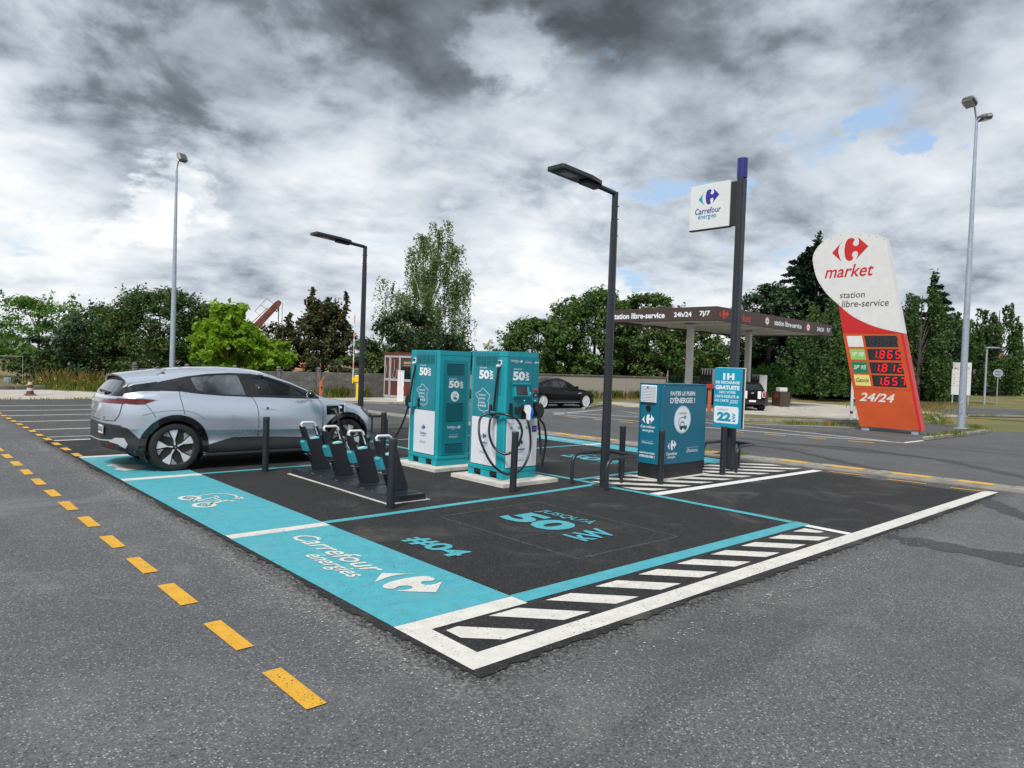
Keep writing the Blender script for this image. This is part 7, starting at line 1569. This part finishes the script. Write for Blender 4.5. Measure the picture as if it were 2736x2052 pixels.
round_tree('robinia_tree', 'light green tree cut by the left border of the photo', .8, 48, .5, 4.1, 3.0, F_rob, 2, 5000, .11, .6, 50, shape=flatdome, group=GL, flat_=.6)
round_tree('dark_shrub', 'low dark leathery shrub right of the light green feathery tree', 5.8, 39.2, .05, 3.0, 2.3, F_dark, 3, 9000, .10, .42, 90, shape=full, group=GL, spikes=10)
round_tree('low_shrub', 'small mixed green shrub under the light green feathery tree', 3.6, 38.6, .03, 1.5, 1.3, F_eld, 4, 3500, .08, .3, 45, shape=full, group=GL, spikes=10)
round_tree('elder_tree', 'dark elder with narrow leaves between the shrub and the big elder', 7.0, 41.0, .2, 4.0, 1.9, F_eld, 5, 6000, .09, .45, 60, shape=full, spikes=30, group=GL)
round_tree('elder_tree', 'big dark green elder behind the silver car roof, pole before it', 8.75, 36.6, .03, 4.75, 2.9, F_eld, 6, 30000, .085, .5, 200, shape=full, spikes=110, group=GL)
round_tree('elder_tree', 'dark elder flank between the big elder and the tulip tree', 11.2, 36.0, .03, 4.0, 2.0, F_eld, 7, 9000, .085, .45, 70, shape=full, spikes=40, group=GL)
round_tree('tulip_tree', 'bright yellow green tulip tree right of the big elder', 9.45, 29.0, .6, 3.7, 1.5, F_tul, 8, 2300, .135, .25, 95, spikes=90, group=GL, wl=.8, hollow=.05, shape=lambda q: (.62, .95, 1.0, .85, .72, .5, .3)[min(6, int(q * 7))])
round_tree('tulip_tree', 'lower bright green branch mass beside the crane rope', 11.1, 28.6, .5, 2.4, 1.05, F_tul, 9, 1100, .13, .25, 38, spikes=30, group=GL, wl=.75, hollow=.2)
spire = lambda q: (1.0 if q < .45 else max(.10, .60 - (q - .45) * .85))
pmt = round_tree('purple_maple', 'dark purple green maple with two thin leaders behind the yellow barrier', 15.9, 32.6, .1, 4.5, 3.4, F_mred, 10, 15000, .105, .40, 130, shape=spire, spikes=70, group=GM)
leaders(pmt, [(-.5, .5, 3.4, 5.55, .42, 420), (.15, -.1, 3.2, 5.0, .5, 380), (.85, -.8, 3.0, 5.35, .28, 260), (-1.4, 1.2, 2.8, 4.1, .4, 300)], F_mred, 77, .105)
round_tree('purple_maple', 'short purple side crown left of the thin-topped maple', 13.5, 33.0, .1, 3.3, 1.3, F_mred, 12, 4600, .10, .34, 40, shape=full, spikes=20, group=GM)
bsh = lambda q: [.72, .92, 1.0, 1.0, .95, .88, .78, .66, .50, .33, .16][min(10, int(q * 11))]
weeping_tree('birch_tree', 'tall weeping birch with white trunk behind the left charger', 20.9, 30.75, 1.7, 9.9, 3.6, F_bir, 13, 1150, .066, group=GM, shape=bsh, lean=(.7, -.65), hang=(1.1, 3.4), per=46, r0=.16, nb=40)
round_tree('dark_maple', 'dark green maple at the foot of the birch beside the kiosk', 18.7, 28.6, .05, 4.3, 1.85, F_dark, 14, 9500, .10, .42, 80, shape=full, spikes=30, group=GM)
round_tree('dark_maple', 'dark green bushy maple right under the birch crown', 21.6, 29.2, .05, 3.2, 1.9, F_dark, 15, 7000, .10, .42, 60, shape=full, spikes=20, group=GM)
round_tree('pale_shrub', 'pale green shrub above the precast wall by the lamp post', 16.9, 29.2, .05, 2.6, 1.0, F_bir, 16, 2600, .08, .35, 35, shape=full, spikes=12, group=GM)
round_tree('maple_tree', 'left low maple of the dense green group above the block wall', 28.9, 29.2, .1, 4.5, 2.6, F_map, 17, 16000, .115, .5, 140, shape=full, spikes=50, group=GM)
round_tree('maple_tree', 'tall broad maple in the middle of the group above the block wall', 32.8, 27.9, .1, 6.5, 3.2, F_map, 18, 26000, .115, .55, 210, shape=full, spikes=80, group=GM)
round_tree('maple_tree', 'right tall maple behind the nearest lamp post', 36.0, 26.1, .1, 6.6, 2.9, F_map, 19, 22000, .115, .5, 180, shape=full, spikes=70, group=GM)
round_tree('maple_tree', 'low dark maple beside the fuel canopy end', 38.9, 24.6, .05, 4.8, 2.1, F_map, 20, 11000, .115, .45, 100, shape=full, spikes=30, group=GM)
round_tree('yellow_green_bush', 'yellow green bush left of the first canopy column', 46.5, 30.0, .05, 3.6, 2.2, F_yel, 21, 5000, .12, .5, 50, shape=full, spikes=20, group=GR); round_tree('yellow_green_bush', 'yellow green bush right behind the fuel pumps', 50.8, 28.4, .05, 4.2, 2.2, F_yel, 22, 5000, .12, .5, 50, shape=full, spikes=24, group=GR)
round_tree('yellow_green_bush', 'low yellow green bush above the dark green fence', 43.8, 27.4, .05, 2.6, 2.0, F_yel, 23, 3800, .11, .45, 45, shape=full, spikes=16, group=GR)
round_tree('dark_broadleaf', 'dark broadleaf tree left of the great cedar', 49.6, 24.6, .1, 8.4, 3.0, F_dark, 24, 20000, .14, .6, 170, shape=full, spikes=40, group=GR)
cedar_tree('cedar_tree', 'great dark cedar with layered branches behind the totem', 54.0, 23.2, .6, 12.6, 6.6, F_ced, 25, 30, 22, .22, group=GR, dens=300)
cedar_tree('cedar_tree', 'second dark cedar close behind the great one', 57.5, 21.0, .6, 10.2, 4.2, F_ced, 26, 20, 13, .20, group=GR, dens=220)
wsh = lambda q: [.85, 1.0, 1.05, 1.05, 1.0, .92, .78, .52][min(7, int(q * 8))]
weeping_tree('weeping_tree', 'weeping green tree left of the price totem', 46.5, 19.0, .9, 7.0, 2.5, F_wee, 27, 640, .10, group=GR, shape=wsh, trunk=M_bark, hang=(.8, 2.8), per=34)
weeping_tree('weeping_tree', 'weeping green tree directly right of the price totem', 52.6, 14.9, .5, 8.2, 2.5, F_wee, 28, 760, .11, group=GR, shape=wsh, trunk=M_bark, hang=(.8, 2.8), per=34)
cedar_tree('cedar_tree', 'dark cedar with long side branches right of the totem head', 58.5, 16.0, .8, 9.6, 3.4, F_ced, 29, 17, 10, .19, group=GR, dens=190)
weeping_tree('weeping_tree', 'broad weeping tree behind the right light mast', 75.0, 19.4, .9, 8.2, 4.4, F_wee, 30, 900, .15, group=GR, shape=wsh, trunk=M_bark, hang=(.8, 3.0), per=34)
weeping_tree('weeping_tree', 'rightmost weeping tree over the far street', 78.5, 16.4, .9, 9.3, 3.1, F_wee, 31, 620, .15, group=GR, shape=wsh, trunk=M_bark, hang=(.8, 3.2), per=34)
for i, (x, y, h_, r_, lb) in enumerate([(60.5, 20.5, 4.5, 3.2, 'dark hedge tree filling in under the great cedar'), (52.8, 19.0, 3.6, 2.6, 'low dark hedge tree behind the pump island'), (58.6, 16.8, 3.6, 2.6, 'low dark hedge tree behind the totem foot'), (66.5, 20.3, 4.2, 3.0, 'dark hedge tree between the cedar and the mast')]): round_tree('hedge_tree', lb, x, y, .05, h_, r_, F_dark, 40 + i, 6000, .15, .6, 60, shape=full, group=GR)
round_tree('feathery_bush', 'bright green feathery bush behind the payment box', 34.7, 16.8, .05, 2.0, 1.5, F_fea, 45, 4200, .075, .32, 50, shape=full, spikes=20, group=GR)
rb = round_tree('flowering_bush', 'low bush with red flowers on the right lawn', 66.0, 18.2, .1, 1.6, 1.7, F_eld, 46, 3600, .09, .35, 40, shape=full, spikes=20, group=GR, stem=False)
rs = np.random.RandomState(5); pp = np.stack([rs.normal(0, .8, 90), rs.normal(0, .8, 90), rs.uniform(.8, 1.75, 90)], 1); link('flowers', leaves_mesh('flowers', pp, rs.normal(size=(90, 3)), np.full(90, .07), np.full(90, .06), F_redf, rs), None, rb)
round_tree('clipped_bush', 'round clipped bush before the beige wall', 72.3, 18.7, .35, 1.9, 1.05, F_map, 47, 3200, .08, .25, 50, shape=full, group=GR, stem=False)
round_tree('slender_tree', 'thin small tree far away between the two chargers', 36.4, 42.8, 1.0, 3.75, .45, F_yel, 48, 500, .09, .25, 14, group=GM); round_tree('low_tree', 'low far green tree left of the thin one', 34.0, 43.8, .1, 2.7, 1.3, F_bir, 49, 1600, .1, .4, 25, shape=full, group=GM); round_tree('low_tree', 'low far green tree right of the thin one', 39.5, 42.0, .1, 2.9, 1.5, F_map, 50, 1800, .1, .4, 25, shape=full, group=GM)
# far wood all round that closes the horizon
rs = np.random.RandomState(9); n = 26000; ang = rs.uniform(-.25, 2.05, n); D = rs.normal(230, 10, n); hh = 3.2 + 1.8 * np.sin(ang * 23) * np.sin(ang * 61) + 1.0 * np.sin(ang * 131); P = np.stack([D * np.cos(ang), D * np.sin(ang), rs.uniform(0, 1, n) ** .8 * hh], 1)
tag(link('distant_wood', leaves_mesh('distant_wood', P, rs.normal(size=(n, 3)), np.full(n, .75), np.full(n, .5), F_map, rs), None), 'low far wood along the horizon behind everything', 'wood', None, 'stuff')
# meadow edge, weeds along walls and kerbs
blades('tall_grass', strip_pts([(3.1, 33.2), (3.7, 32.2), (4.6, 30.4), (6.4, 29.4)], 5200, .34, 1, 0, 30), .12, .5, F_grass, 2, 'tall wild grass bank under the elders at the left'); blades('dry_stalks', strip_pts([(3.2, 33.8), (4.2, 32.2), (5.6, 30.8)], 420, .35, 3, 0), .45, .92, F_straw, 4, 'dry straw coloured stalks standing in the tall grass', None, .012, .35)
rs = np.random.RandomState(3); q = np.array(strip_pts([(2.6, 33.0), (3.8, 32.0), (5.6, 30.4)], 240, .5, 7)); q[:, 2] = rs.uniform(.08, .5, len(q)); o = link('wild_flowers', leaves_mesh('wild_flowers', q, rs.normal(size=(len(q), 3)), np.full(len(q), .035), np.full(len(q), .03), F_flow, rs), None); tag(o, 'scattered small yellow flowers in the tall grass', 'flowers', None, 'stuff')
blades('low_grass', strip_pts([(-8, 33.4), (2.6, 33.2), (5, 34)], 2200, .4, 8), .05, .18, F_grass, 9, 'low mixed grass along the left kerb border')
blades('wall_weeds', strip_pts([(8.5, 24.15), (13.9, 24.1)], 700, .06, 10, .05, 12) + strip_pts([(17.4, 23.7), (33.5, 22.85)], 3200, .16, 11, 0, 34), .12, .55, F_grass, 12, 'weeds growing along the foot of both walls'); blades('kerb_weeds', strip_pts([(19.2, 10.2), (22.4, 7.1), (28.4, 6.2)], 1300, .16, 13, 0, 22) + strip_pts([(28.4, 6.3), (35, 8.6), (46, 3.0)], 3000, .28, 14, 0, 40) + strip_pts([(19.4, 3.9), (25.5, 3.9), (27, 5)], 700, .10, 15, .05, 14), .03, .17, F_grass, 16, 'weeds and dry tufts along the kerbs by the totem')
blades('lawn_tufts', strip_pts([(36, 10.5), (44, 12.5), (52, 13.5)], 5000, 1.0, 17), .08, .30, F_straw, 18, 'dry lawn grass behind the fuel station kerb'); blades('edging_weeds', strip_pts([(10.75, 4.5), (10.62, 5.6)], 220, .07, 19, .02, 5) + strip_pts([(12.0, 21.35), (13.5, 20.4), (15, 20.1)], 500, .05, 20, 0, 12) + strip_pts([(-10, 25.12), (8, 25.1)], 800, .05, 21, 0, 40), .02, .09, F_grass, 22, 'small weeds in the joints of the edging and the pavement kerb')
# leaf litter along the wall
rs = np.random.RandomState(12); q = np.array(strip_pts([(17.5, 22.9), (33, 22.2)], 900, .22, 23, .01)); link_o = link('leaf_litter', leaves_mesh('leaf_litter', q, np.array([0, 0, 1.0]) + rs.normal(size=(len(q), 3)) * .3, np.full(len(q), .06), np.full(len(q), .04), F_straw, rs), None); tag(link_o, 'brown fallen leaves along the block wall', 'leaves', None, 'stuff')
